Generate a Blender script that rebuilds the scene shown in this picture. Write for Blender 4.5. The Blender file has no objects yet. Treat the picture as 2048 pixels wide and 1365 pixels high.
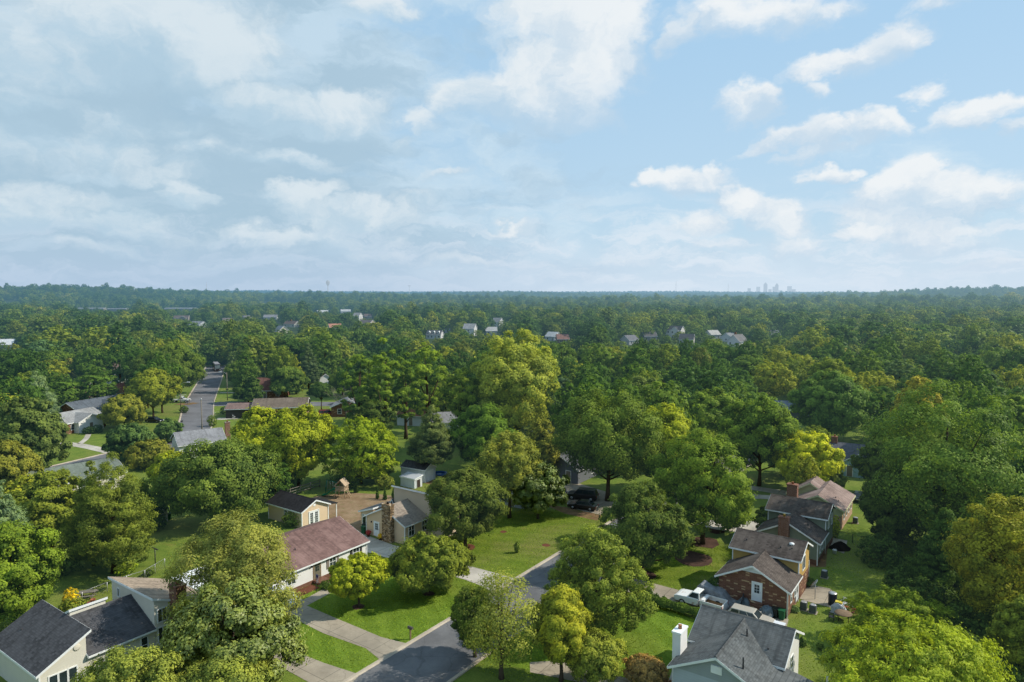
import bpy, math, random
import numpy as np
from mathutils import Vector, Matrix

# ------------------------------------------------------------------ basics
scn = bpy.context.scene
col = scn.collection
R = math.radians
SUN_AZ, SUN_EL = R(84), R(40)          # azimuth from +Y towards +X
CAM_H, PITCH = 35.0, 4.168
STREET = R(-35)                        # the near street's houses are all turned by this angle
NA = (math.cos(STREET), math.sin(STREET))
NB = (-math.sin(STREET), math.cos(STREET))


def W(a, b):                           # street frame (across, along) -> world
    return (a * NA[0] + b * NB[0], a * NA[1] + b * NB[1])


def tag(o, label=None, cat=None, group=None, kind=None):
    if label: o['label'] = label
    if cat: o['category'] = cat
    if group: o['group'] = group
    if kind: o['kind'] = kind
    return o


def empty(name, loc=(0, 0, 0), rz=0, **kw):
    o = bpy.data.objects.new(name, None)
    o.empty_display_size = 0.3
    o.location = loc
    o.rotation_euler = (0, 0, rz)
    col.objects.link(o)
    return tag(o, **kw)


class MB:
    """collects shapes, then links them as one mesh object"""
    def __init__(s): s.v = []; s.f = []; s.sm = []

    def add(s, verts, faces, smooth=False):
        n = len(s.v)
        s.v += [tuple(p) for p in verts]
        s.f += [tuple(i + n for i in f) for f in faces]
        s.sm += [smooth] * len(faces)
        return s

    def box(s, x0, x1, y0, y1, z0, z1):
        return s.add([(x0, y0, z0), (x1, y0, z0), (x1, y1, z0), (x0, y1, z0), (x0, y0, z1), (x1, y0, z1), (x1, y1, z1), (x0, y1, z1)],
                     [(0, 3, 2, 1), (4, 5, 6, 7), (0, 1, 5, 4), (1, 2, 6, 5), (2, 3, 7, 6), (3, 0, 4, 7)])

    def prism(s, poly, axis, c0, c1):
        """poly: 2-D outline; axis 'x': (y,z) outline pushed along x; 'y': (x,z) along y; 'z': (x,y) along z"""
        def P(p, c):
            return (c, p[0], p[1]) if axis == 'x' else (p[0], c, p[1]) if axis == 'y' else (p[0], p[1], c)
        n = len(poly)
        vs = [P(p, c0) for p in poly] + [P(p, c1) for p in poly]
        fs = [tuple(range(n - 1, -1, -1)), tuple(range(n, 2 * n))] + [(i, (i + 1) % n, n + (i + 1) % n, n + i) for i in range(n)]
        return s.add(vs, fs)

    def tube(s, pts, rad, n=8, cap=True, smooth=True):
        pts = [Vector(p) for p in pts]
        rad = rad if isinstance(rad, (list, tuple)) else [rad] * len(pts)
        vs = []; fs = []
        for i, p in enumerate(pts):
            d = (pts[min(i + 1, len(pts) - 1)] - pts[max(i - 1, 0)]).normalized()
            u = d.orthogonal().normalized() if abs(d.z) < .9 else Vector((1, 0, 0))
            u = (u - d * u.dot(d)).normalized(); w = d.cross(u)
            for k in range(n):
                a = 2 * math.pi * k / n
                vs.append(p + (u * math.cos(a) + w * math.sin(a)) * rad[i])
        for i in range(len(pts) - 1):
            for k in range(n):
                a, b = i * n + k, i * n + (k + 1) % n
                fs.append((a, b, b + n, a + n))
        if cap:
            fs.append(tuple(range(n - 1, -1, -1))); fs.append(tuple(range(len(vs) - n, len(vs))))
        return s.add(vs, fs, smooth)

    def lathe(s, prof, n=16, c=(0, 0, 0)):
        vs = []; fs = []
        for r, z in prof:
            for k in range(n):
                a = 2 * math.pi * k / n
                vs.append((c[0] + r * math.cos(a), c[1] + r * math.sin(a), c[2] + z))
        for i in range(len(prof) - 1):
            for k in range(n):
                a, b = i * n + k, i * n + (k + 1) % n
                fs.append((a, b, b + n, a + n))
        fs.append(tuple(range(n - 1, -1, -1))); fs.append(tuple(range(len(vs) - n, len(vs))))
        return s.add(vs, fs, True)

    def disc_y(s, x, z, r, y0, y1, n=18):
        vs = []; fs = []
        for y in (y0, y1):
            for k in range(n):
                a = 2 * math.pi * k / n
                vs.append((x + r * math.cos(a), y, z + r * math.sin(a)))
        for k in range(n):
            fs.append((k, (k + 1) % n, n + (k + 1) % n, n + k))
        fs.append(tuple(range(n - 1, -1, -1))); fs.append(tuple(range(n, 2 * n)))
        return s.add(vs, fs)

    def build(s, name, m, parent=None, bevel=0, **kw):
        me = bpy.data.meshes.new(name)
        me.from_pydata(s.v, [], s.f)
        me.polygons.foreach_set('use_smooth', s.sm)
        me.update()
        import bmesh
        bm = bmesh.new(); bm.from_mesh(me); bmesh.ops.recalc_face_normals(bm, faces=bm.faces); bm.to_mesh(me); bm.free()
        me.materials.append(m)
        o = bpy.data.objects.new(name, me)
        col.objects.link(o)
        if parent: o.parent = parent
        if bevel:
            b = o.modifiers.new('b', 'BEVEL'); b.width = bevel; b.segments = 2; b.limit_method = 'ANGLE'
        return tag(o, **kw)


# ------------------------------------------------------------------ materials
class NT:
    def __init__(s, nt): s.nt = nt; s.nt.nodes.clear()

    def n(s, typ, **kw):
        nd = s.nt.nodes.new(typ)
        for k, v in kw.items():
            if k[0] == 'i' and k[1:].isdigit(): s.put(nd.inputs[int(k[1:])], v)
            elif k.startswith('in_'): s.put(nd.inputs[k[3:].replace('_', ' ')], v)
            else: setattr(nd, k, v)
        return nd

    def put(s, sock, v):
        if hasattr(v, 'is_output') or isinstance(v, bpy.types.NodeSocket): s.nt.links.new(v, sock)
        else: sock.default_value = v

    def math(s, op, a, b=0.0, clamp=False):
        nd = s.n('ShaderNodeMath', operation=op, use_clamp=clamp); s.put(nd.inputs[0], a); s.put(nd.inputs[1], b); return nd.outputs[0]

    def vec(s, op, a, b=(0, 0, 0)):
        nd = s.n('ShaderNodeVectorMath', operation=op); s.put(nd.inputs[0], a); s.put(nd.inputs[1], b)
        return nd.outputs['Value'] if op in ('DOT_PRODUCT', 'LENGTH', 'DISTANCE') else nd.outputs[0]

    def mix(s, f, a, b, mode='MIX'):
        nd = s.n('ShaderNodeMix', data_type='RGBA', blend_type=mode)
        s.put(nd.inputs[0], f); s.put(nd.inputs[6], rgba(a)); s.put(nd.inputs[7], rgba(b)); return nd.outputs[2]

    def ramp(s, f, stops):
        nd = s.n('ShaderNodeValToRGB'); cr = nd.color_ramp
        while len(cr.elements) < len(stops): cr.elements.new(.5)
        for e, (p, c) in zip(cr.elements, stops): e.position = p; e.color = rgba(c)
        s.put(nd.inputs[0], f); return nd.outputs[0]

    def smooth(s, v, lo, hi, a=0., b=1.):
        nd = s.n('ShaderNodeMapRange', interpolation_type='SMOOTHSTEP')
        s.put(nd.inputs[0], v); nd.inputs[1].default_value = lo; nd.inputs[2].default_value = hi
        nd.inputs[3].default_value = a; nd.inputs[4].default_value = b; return nd.outputs[0]

    def noise(s, vec, scale, detail=3, rough=.55, out=0):
        nd = s.n('ShaderNodeTexNoise'); s.put(nd.inputs['Vector'], vec)
        nd.inputs['Scale'].default_value = scale; nd.inputs['Detail'].default_value = detail; nd.inputs['Roughness'].default_value = rough
        return nd.outputs[out]


def rgba(c):
    return c if not isinstance(c, (tuple, list)) or len(c) == 4 else (*c, 1)


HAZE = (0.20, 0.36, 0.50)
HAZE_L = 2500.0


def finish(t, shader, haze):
    if haze:                            # aerial perspective painted on: a glowing haze colour mixed into surfaces, stronger with distance
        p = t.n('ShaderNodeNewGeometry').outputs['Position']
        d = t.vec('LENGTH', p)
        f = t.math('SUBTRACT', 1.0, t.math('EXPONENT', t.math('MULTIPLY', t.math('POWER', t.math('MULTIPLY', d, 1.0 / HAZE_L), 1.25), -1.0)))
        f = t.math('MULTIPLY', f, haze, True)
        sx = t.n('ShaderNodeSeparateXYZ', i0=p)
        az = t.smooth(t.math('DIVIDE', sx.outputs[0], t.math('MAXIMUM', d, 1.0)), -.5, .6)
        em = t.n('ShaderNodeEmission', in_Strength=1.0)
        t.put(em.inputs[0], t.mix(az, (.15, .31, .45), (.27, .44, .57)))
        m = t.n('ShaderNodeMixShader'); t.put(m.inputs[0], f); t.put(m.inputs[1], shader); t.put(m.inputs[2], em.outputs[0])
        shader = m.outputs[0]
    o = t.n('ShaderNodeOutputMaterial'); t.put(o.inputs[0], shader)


def newmat(name):
    m = bpy.data.materials.new(name); m.use_nodes = True
    return m, NT(m.node_tree)


def principled(t, color, rough=.8, spec=.2, metal=0, bump=None, bstr=.3, bdist=.02):
    b = t.n('ShaderNodeBsdfPrincipled'); t.put(b.inputs['Base Color'], rgba(color)); t.put(b.inputs['Roughness'], rough)
    b.inputs['Specular IOR Level'].default_value = spec; b.inputs['Metallic'].default_value = metal
    if bump is not None:
        bn = t.n('ShaderNodeBump', in_Strength=bstr, in_Distance=bdist); t.put(bn.inputs['Height'], bump); t.put(b.inputs['Normal'], bn.outputs[0])
    return b.outputs[0]


_cache = {}


def paint(c, rough=.6, metal=0, var=.12, spec=.3, haze=0):
    k = ('paint', c, rough, metal, haze)
    if k not in _cache:
        m, t = newmat('paint')
        p = t.n('ShaderNodeNewGeometry').outputs['Position']
        n1 = t.noise(p, 1.3, 5, .65)
        cc = t.mix(n1, tuple(x * (1 - var * 1.6) for x in c), tuple(min(1, x * (1 + var)) for x in c))
        finish(t, principled(t, cc, rough, spec, metal), haze)
        _cache[k] = m
    return _cache[k]


def uvz(t):
    """along-wall coordinate and height, from the object's own axes"""
    o = t.n('ShaderNodeTexCoord').outputs['Object']
    s = t.n('ShaderNodeSeparateXYZ', i0=o)
    u = t.math('ADD', s.outputs[0], s.outputs[1])
    return o, u, s.outputs[2], s


def siding(c, pitch=.17, vert=False, haze=0, seam=.2):
    k = ('siding', c, pitch, vert, seam)
    if k not in _cache:
        m, t = newmat('siding')
        o, u, z, s = uvz(t)
        fr = t.math('FRACT', t.math('DIVIDE', u if vert else z, pitch))
        line = t.smooth(fr, .0, .16)
        n1 = t.noise(o, .8, 5, .6)
        cc = t.mix(n1, tuple(x * .86 for x in c), tuple(min(1, x * 1.06) for x in c))
        cc = t.mix(t.math('MULTIPLY', t.math('SUBTRACT', 1.0, line), seam), cc, tuple(x * .35 for x in c))
        streak = t.noise(t.n('ShaderNodeCombineXYZ', i0=t.math('MULTIPLY', u, 3.0), i2=t.math('MULTIPLY', z, .25)).outputs[0], 1.6, 3)
        cc = t.mix(t.smooth(streak, .6, .85, 0, .25), cc, tuple(x * .6 for x in c))
        finish(t, principled(t, cc, .7, .2, bump=fr, bstr=seam, bdist=.02), haze)
        _cache[k] = m
    return _cache[k]


def brick(c1, c2, mortar=(.30, .27, .24), bw=.42, bh=.14, speck=None, haze=0):
    k = ('brick', c1, c2, bw)
    if k not in _cache:
        m, t = newmat('brick')
        o, u, z, s = uvz(t)
        v = t.n('ShaderNodeCombineXYZ', i0=u, i1=z)
        b = t.n('ShaderNodeTexBrick', in_Scale=1.0, in_Mortar_Size=.012, in_Brick_Width=bw, in_Row_Height=bh)
        t.put(b.inputs['Vector'], v.outputs[0]); t.put(b.inputs['Color1'], rgba(c1)); t.put(b.inputs['Color2'], rgba(c2)); t.put(b.inputs['Mortar'], rgba(mortar))
        b.inputs['Bias'].default_value = -.2
        cc = t.mix(t.noise(o, 1.1, 4), b.outputs[0], (0.5, 0.5, .5), 'SOFT_LIGHT')
        if speck:
            cell = t.vec('FLOOR', t.vec('DIVIDE', v.outputs[0], (bw, bh, 1)))
            wn = t.n('ShaderNodeTexWhiteNoise', noise_dimensions='3D', i0=cell)
            cc = t.mix(t.smooth(wn.outputs[0], .86, .93, 0, .8), cc, speck)
        finish(t, principled(t, cc, .85, .15, bump=b.outputs[1], bstr=-.4), haze)
        _cache[k] = m
    return _cache[k]


def shingle(c, var=.35, warm=None, haze=0):
    k = ('shingle', c, haze)
    if k not in _cache:
        m, t = newmat('shingle')
        o = t.n('ShaderNodeTexCoord').outputs['Object']
        s = t.n('ShaderNodeSeparateXYZ', i0=o)
        nrm = t.n('ShaderNodeTexCoord').outputs['Normal']
        ns = t.n('ShaderNodeSeparateXYZ', i0=nrm)
        alongx = t.math('GREATER_THAN', t.math('ABSOLUTE', ns.outputs[0]), t.math('ABSOLUTE', ns.outputs[1]))
        u = t.n('ShaderNodeMix', data_type='FLOAT', i0=alongx); t.put(u.inputs[2], s.outputs[0]); t.put(u.inputs[3], s.outputs[1])
        u = u.outputs[0]
        zz = t.math('MULTIPLY', s.outputs[2], 2.3)
        row = t.math('FLOOR', t.math('DIVIDE', zz, .2))
        tab = t.math('FLOOR', t.math('DIVIDE', t.math('ADD', u, t.math('MULTIPLY', row, .137)), .3))
        wn = t.n('ShaderNodeTexWhiteNoise', noise_dimensions='2D'); t.put(wn.inputs[0], t.n('ShaderNodeCombineXYZ', i0=row, i1=tab).outputs[0])
        fr = t.math('FRACT', t.math('DIVIDE', zz, .2))
        big = t.noise(o, .35, 5, .65)
        streak = t.noise(t.n('ShaderNodeCombineXYZ', i0=t.math('MULTIPLY', u, 1.8), i1=t.math('MULTIPLY', s.outputs[2], .3)).outputs[0], 1.0, 4, .6)
        cc = t.mix(wn.outputs[0], tuple(x * (1 - var) for x in c), tuple(x * (1 + var) for x in c))
        cc = t.mix(t.smooth(big, .35, .7, 0, .75), cc, tuple(x * 1.5 for x in (warm or c)))
        cc = t.mix(t.smooth(streak, .48, .72, 0, .55), cc, tuple(x * .5 for x in c))
        cc = t.mix(t.smooth(fr, .75, 1., 0, .55), cc, tuple(x * .4 for x in c))
        finish(t, principled(t, cc, .9, .15, bump=fr, bstr=.35, bdist=.02), haze)
        _cache[k] = m
    return _cache[k]


def stone():
    if 'stone' not in _cache:
        m, t = newmat('stone')
        o, u, z, s = uvz(t)
        v = t.n('ShaderNodeCombineXYZ', i0=t.math('MULTIPLY', u, 2.4), i1=t.math('MULTIPLY', z, 5.5)).outputs[0]
        vo = t.n('ShaderNodeTexVoronoi', in_Scale=1.0); t.put(vo.inputs['Vector'], v)
        e = t.n('ShaderNodeTexVoronoi', feature='DISTANCE_TO_EDGE', in_Scale=1.0); t.put(e.inputs['Vector'], v)
        r = t.n('ShaderNodeSeparateColor', i0=vo.outputs['Color'])
        cc = t.ramp(r.outputs[0], [(0, (.10, .07, .045)), (.4, (.24, .16, .09)), (.7, (.36, .25, .14)), (1, (.42, .35, .26))])
        cc = t.mix(t.smooth(e.outputs[0], .0, .09), (.06, .05, .04), cc)
        finish(t, principled(t, cc, .9, .1, bump=e.outputs[0], bstr=.6, bdist=.04), 0)
        _cache['stone'] = m
    return _cache['stone']


def glass(tintc=(.02, .03, .035), haze=0):
    k = ('glass', tintc)
    if k not in _cache:
        m, t = newmat('window_glass')
        finish(t, principled(t, t.mix(t.noise(t.n('ShaderNodeNewGeometry').outputs['Position'], .9, 2), tuple(x * .5 for x in tintc), tuple(x * 2 for x in tintc)), .06, .6), haze)
        _cache[k] = m
    return _cache[k]


def leafmat(name, haze=0, forest=False, gloss=.05, trans=.34):
    m, t = newmat(name)
    oi = t.n('ShaderNodeObjectInfo')
    tint = t.n('ShaderNodeAttribute', attribute_name='tint').outputs['Fac']
    if forest:
        base = t.ramp(oi.outputs['Random'], [(0, (.055, .118, .034)), (.20, (.090, .160, .038)), (.42, (.135, .205, .040)), (.62, (.200, .255, .044)), (.80, (.30, .32, .05)), (.91, (.10, .18, .08)), (1, (.34, .32, .075))])
        pos = t.n('ShaderNodeNewGeometry').outputs['Position']
        wide = t.vec('MULTIPLY', pos, (.45, 1, 1))
        base = t.mix(t.smooth(t.noise(wide, .0075, 3), .38, .62, 0, .75), base, (.055, .112, .032))  # wide dark bands painted into the leaf colour as cloud shadow
        base = t.mix(t.smooth(t.noise(wide, .0052, 3), .54, .68, 0, .6), base, (.25, .285, .05))  # paler bands painted in as the sunlit stretches between
    else:
        base = t.mix(1.0, oi.outputs['Color'], (1.88, 1.88, 1.45), 'MULTIPLY')
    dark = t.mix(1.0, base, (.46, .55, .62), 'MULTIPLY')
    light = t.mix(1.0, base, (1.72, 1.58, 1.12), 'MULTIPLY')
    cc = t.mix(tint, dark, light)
    p = principled(t, cc, .5, gloss)
    tr = t.n('ShaderNodeBsdfTranslucent'); t.put(tr.inputs[0], t.mix(1.0, cc, (1.25, 1.25, .55), 'MULTIPLY'))
    mx = t.n('ShaderNodeMixShader', i0=trans); t.put(mx.inputs[1], p); t.put(mx.inputs[2], tr.outputs[0])
    finish(t, mx.outputs[0], haze)
    return m


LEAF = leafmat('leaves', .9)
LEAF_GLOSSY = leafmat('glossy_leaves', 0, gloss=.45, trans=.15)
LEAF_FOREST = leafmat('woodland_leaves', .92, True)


def barkmat(c, name='bark'):
    m, t = newmat(name)
    o = t.n('ShaderNodeTexCoord').outputs['Object']
    n1 = t.noise(t.vec('MULTIPLY', o, (6, 6, 1.2)), 2., 4)
    finish(t, principled(t, t.mix(n1, tuple(x * .5 for x in c), tuple(x * 1.5 for x in c)), .95, .1, bump=n1, bstr=.6), 0)
    return m


BARK = barkmat((.085, .065, .048))
BARK_PALE = barkmat((.22, .20, .17), 'pale_bark')


def grassmat(name, c1, c2, dry, stripes=0, far=False, dryness=.5):
    m, t = newmat(name)
    p = t.n('ShaderNodeNewGeometry').outputs['Position']
    fine = t.noise(p, 5.5, 4, .75)
    med = t.noise(p, .55, 5, .62)
    big = t.noise(p, .085, 3)
    cc = t.mix(t.smooth(med, .3, .7), c1, c2)
    cc = t.mix(t.smooth(big, .45, .68, 0, dryness), cc, dry)
    cc = t.mix(t.smooth(t.noise(p, .22, 6, .7), .58, .75, 0, dryness * .9), cc, tuple(x * y for x, y in zip(dry, (1.15, .85, .9))))
    cc = t.mix(t.smooth(t.noise(p, 1.7, 3, .7), .62, .78, 0, .35), cc, tuple(x * .55 for x in c1))
    if stripes:
        d = t.vec('DOT_PRODUCT', p, (math.cos(stripes), math.sin(stripes), 0))
        st = t.smooth(t.math('SINE', t.math('MULTIPLY', d, 2 * math.pi / 2.3)), -.35, .35, 0, .3)
        cc = t.mix(st, cc, tuple(x * .72 for x in c1))
    cc = t.mix(t.smooth(fine, .25, .75, .0, .5), tuple(x * .4 for x in c1), cc) if False else t.mix(t.smooth(fine, .62, .25, 0, .55), cc, tuple(x * .38 for x in c1))
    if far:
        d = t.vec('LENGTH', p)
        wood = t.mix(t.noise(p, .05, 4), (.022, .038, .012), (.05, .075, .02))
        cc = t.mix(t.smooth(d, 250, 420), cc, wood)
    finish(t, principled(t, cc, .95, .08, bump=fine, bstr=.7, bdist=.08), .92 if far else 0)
    return m


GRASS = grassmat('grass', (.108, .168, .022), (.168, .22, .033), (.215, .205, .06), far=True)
LAWN = grassmat('lawn_grass', (.110, .190, .020), (.170, .255, .032), (.215, .225, .055), stripes=R(20), dryness=.3)
MOWN = grassmat('mown_grass', (.110, .172, .022), (.17, .225, .033), (.22, .195, .075), stripes=R(75), dryness=.6)


def dirtmat(name, c1, c2, tufts=0.):
    m, t = newmat(name)
    p = t.n('ShaderNodeNewGeometry').outputs['Position']
    n1 = t.noise(p, .5, 6, .7)
    cc = t.mix(t.smooth(n1, .3, .7), c1, c2)
    cc = t.mix(t.smooth(t.noise(p, 4., 4, .7), .4, .75, 0, .6), cc, tuple(x * .5 for x in c1))
    if tufts: cc = t.mix(t.smooth(t.noise(p, .8, 6, .75), .5, .68, 0, tufts), cc, (.08, .115, .02))
    finish(t, principled(t, cc, .95, .08, bump=n1, bstr=.5, bdist=.1), 0)
    return m


DIRT = dirtmat('dirt', (.21, .140, .083), (.31, .225, .145), .45)
DIRT_GRASSY = dirtmat('worn_ground', (.15, .095, .05), (.24, .155, .085), .8)
MULCH = dirtmat('mulch', (.055, .035, .028), (.11, .065, .05))
MULCH_RED = dirtmat('red_mulch', (.11, .045, .03), (.18, .075, .045))


def pavemat(name, c, crack=.5, joint=0., ang=0, haze=0, patch=None):
    m, t = newmat(name)
    p = t.n('ShaderNodeNewGeometry').outputs['Position']
    n1 = t.noise(p, .25, 6, .65)
    cc = t.mix(t.smooth(n1, .3, .7), tuple(x * .78 for x in c), tuple(x * 1.2 for x in c))
    cc = t.mix(t.smooth(t.noise(p, 7., 3, .8), .35, .7, 0, .3), cc, tuple(x * .6 for x in c))
    cc = t.mix(t.smooth(t.noise(p, .9, 6, .7), .55, .75, 0, .4), cc, tuple(x * .62 for x in (patch or c)))
    cc = t.mix(t.smooth(t.noise(p, .12, 2, .4), .56, .60, 0, .22), cc, tuple(x * .55 for x in c))
    wob = t.vec('ADD', p, t.vec('MULTIPLY', t.noise(p, .7, 3, .6, 1), (1.6, 1.6, 0)))
    e = t.n('ShaderNodeTexVoronoi', feature='DISTANCE_TO_EDGE', in_Scale=.22); t.put(e.inputs['Vector'], wob)
    cc = t.mix(t.smooth(e.outputs[0], .02, .0, 0, crack), cc, tuple(x * .3 for x in c))
    if joint:
        for a in (ang, ang + math.pi / 2):
            d = t.vec('DOT_PRODUCT', p, (math.cos(a), math.sin(a), 0))
            fr = t.math('ABSOLUTE', t.math('SUBTRACT', t.math('FRACT', t.math('DIVIDE', d, joint)), .5))
            cc = t.mix(t.smooth(fr, .015, .004, 0, .7), cc, tuple(x * .25 for x in c))
    finish(t, principled(t, cc, .9, .2, bump=n1, bstr=.15), haze)
    return m


ASPHALT = pavemat('asphalt', (.14, .142, .150), .32)
ASPHALT_FAR = pavemat('worn_asphalt', (.15, .152, .165), .2)
CONCRETE = pavemat('concrete', (.33, .29, .23), .3, 3.1, STREET, patch=(.22, .17, .11))
CONCRETE_PALE = pavemat('pale_concrete', (.45, .42, .37), .35, 3.4, STREET, patch=(.34, .30, .24))
KERB = pavemat('kerb_concrete', (.40, .35, .28), .1)
WHITE = paint((.72, .73, .72))
TRIM = paint((.76, .79, .80))
BLACK = paint((.018, .018, .02), .45)
STEEL = paint((.42, .43, .44), .45, .6)
DARKSTEEL = paint((.06, .06, .065), .5, .3)
GLASS = glass()
GLASS_PALE = glass((.10, .13, .14))
WOOD = paint((.25, .17, .10), .85, var=.3)
WOOD_PALE = paint((.48, .36, .24), .85, var=.25)
WOOD_GREY = paint((.20, .18, .155), .9, var=.3)
TYRE = paint((.02, .02, .02), .9)
BRICK_RED = brick((.138, .068, .048), (.205, .105, .075), (.20, .12, .085), speck=(.45, .33, .20))
BRICK_CHIM = brick((.17, .075, .05), (.24, .115, .08))
PLASTIC_GREEN = paint((.015, .10, .045), .45)
PLASTIC_DARK = paint((.02, .03, .028), .45)


# ------------------------------------------------------------------ ground and roads
def hill(x, y):
    d = np.hypot(x, y)
    h = 31 * np.exp(-(((x + 1070) / 300) ** 2 + ((y - 1750) / 420) ** 2))
    h += 22 * np.exp(-(((x - 1520) / 420) ** 2 + ((y - 2100) / 500) ** 2))
    h += 14 * np.exp(-(((x + 450) / 330) ** 2 + ((y - 1750) / 350) ** 2))
    h += 7 * np.exp(-(((x + 60) / 360) ** 2 + ((y - 3000) / 500) ** 2))
    h += 9 * np.sin(x / 330. + 1.3 + y / 900.) * np.sin(y / 300. + .4 + x / 1500.) * np.clip((d - 700) / 900, 0, 1)
    far = np.clip((d - 5000) / 4000, 0, 1)
    h += far * (8 + 14 * np.exp(-((x + 2500) / 2500) ** 2) + 6 * np.sin(x / 900.))
    return h * np.clip((d - 420) / 400, 0, 1)


def make_ground():
    s = np.linspace(-1, 1, 181)
    xs = np.sinh(s * 5.2) / np.sinh(5.2) * 16000
    u = np.linspace(0, 1, 200)
    ys = -300 + 300 * u + (np.sinh(u * 5.6) / np.sinh(5.6)) * 16000
    X, Y = np.meshgrid(xs, ys)
    Z = hill(X, Y)
    v = np.stack([X.ravel(), Y.ravel(), Z.ravel()], 1)
    nx, ny = len(xs), len(ys)
    i = (np.arange(ny - 1)[:, None] * nx + np.arange(nx - 1)[None, :]).ravel()
    f = np.stack([i, i + 1, i + nx + 1, i + nx], 1)
    me = bpy.data.meshes.new('ground')
    me.from_pydata(v.tolist(), [], f.tolist())
    me.materials.append(GRASS)
    o = bpy.data.objects.new('ground', me); col.objects.link(o)
    tag(o, kind='structure')


make_ground()


def sheet(name, pts, m, z, kind='structure'):
    """a flat patch on the ground, its outline rounded a little"""
    from mathutils.geometry import tessellate_polygon
    vs = [Vector((p[0], p[1], z)) for p in pts]
    tr = tessellate_polygon([vs])
    mb = MB(); mb.add(vs, [tuple(x) for x in tr])
    o = mb.build(name, m); tag(o, kind=kind)
    for p in o.data.polygons:
        if p.normal.z < 0: p.flip()
    return o


def ribbon(pts, w, z, name, m):
    mb = MB(); vs = []; fs = []
    for i, p in enumerate(pts):
        a = Vector(pts[max(i - 1, 0)]); b = Vector(pts[min(i + 1, len(pts) - 1)])
        d = (b - a).normalized(); nrm = Vector((d.y, -d.x))
        vs += [(p[0] - nrm.x * w / 2, p[1] - nrm.y * w / 2, z), (p[0] + nrm.x * w / 2, p[1] + nrm.y * w / 2, z)]
    for i in range(len(pts) - 1): fs.append((2 * i, 2 * i + 1, 2 * i + 3, 2 * i + 2))
    o = mb.add(vs, fs).build(name, m)
    return tag(o, kind='structure')


def kerb(pts, name='kerb', w=.42, h=.13):
    """a kerb with a sloped inner face along a polyline"""
    mb = MB(); vs = []; fs = []
    prof = [(-w / 2, -.05), (-w / 2, h), (w * .15, h), (w / 2, .035), (w / 2, -.05)]
    for i, p in enumerate(pts):
        a = Vector(pts[max(i - 1, 0)]); b = Vector(pts[min(i + 1, len(pts) - 1)])
        d = (b - a).normalized(); nrm = Vector((d.y, -d.x))
        for q, z in prof: vs.append((p[0] + nrm.x * q, p[1] + nrm.y * q, z))
    k = len(prof)
    for i in range(len(pts) - 1):
        for j in range(k - 1): fs.append((i * k + j, i * k + j + 1, i * k + k + j + 1, i * k + k + j))
    o = mb.add(vs, fs).build(name, KERB)
    return tag(o, kind='structure')


def smooth_line(pts, n=8):
    out = []
    P = [np.array(p, float) for p in pts]
    P = [2 * P[0] - P[1]] + P + [2 * P[-1] - P[-2]]
    for i in range(1, len(P) - 2):
        for k in range(n):
            t = k / n
            out.append(tuple(.5 * (2 * P[i] + (P[i + 1] - P[i - 1]) * t + (2 * P[i - 1] - 5 * P[i] + 4 * P[i + 1] - P[i + 2]) * t * t + (-P[i - 1] + 3 * P[i] - 3 * P[i + 1] + P[i + 2]) * t ** 3)))
    out.append(tuple(P[-2])); return out


# near street: runs along b between across = -46 and -38.4
ribbon([W(-42.2, b) for b in (10, 40, 70, 100, 125, 150)], 7.6, .012, 'road', ASPHALT)
kerb([W(-46.0, b) for b in np.arange(10, 118, 1.5)])
kerb([W(-38.4, b) for b in np.arange(150, 10, -1.5)])
far_c = smooth_line([(-139, 318), (-136, 311), (-117, 262), (-98, 212), (-82, 174), (-79, 158), (-83, 146), (-88, 134), (-93, 122), (-100, 108)])
ribbon(far_c, 8.4, .012, 'road', ASPHALT_FAR)
for sgn in (1, -1):
    line = []
    for i, p in enumerate(far_c):
        a = Vector(far_c[max(i - 1, 0)]); b = Vector(far_c[min(i + 1, len(far_c) - 1)]); d = (b - a).normalized()
        q = (p[0] + d.y * 4.2 * sgn, p[1] - d.x * 4.2 * sgn)
        if sgn == 1 and 203 < q[1] < 219: 
            if len(line) > 1: kerb(line if sgn < 0 else line[::-1])
            line = []; continue
        line.append(q)
    kerb(line if sgn < 0 else line[::-1])
ribbon(smooth_line([(-93, 210.5), (-80, 211), (-60, 210.5), (-35, 209), (-5, 207)]), 8.0, .024, 'road', ASPHALT_FAR)
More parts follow.
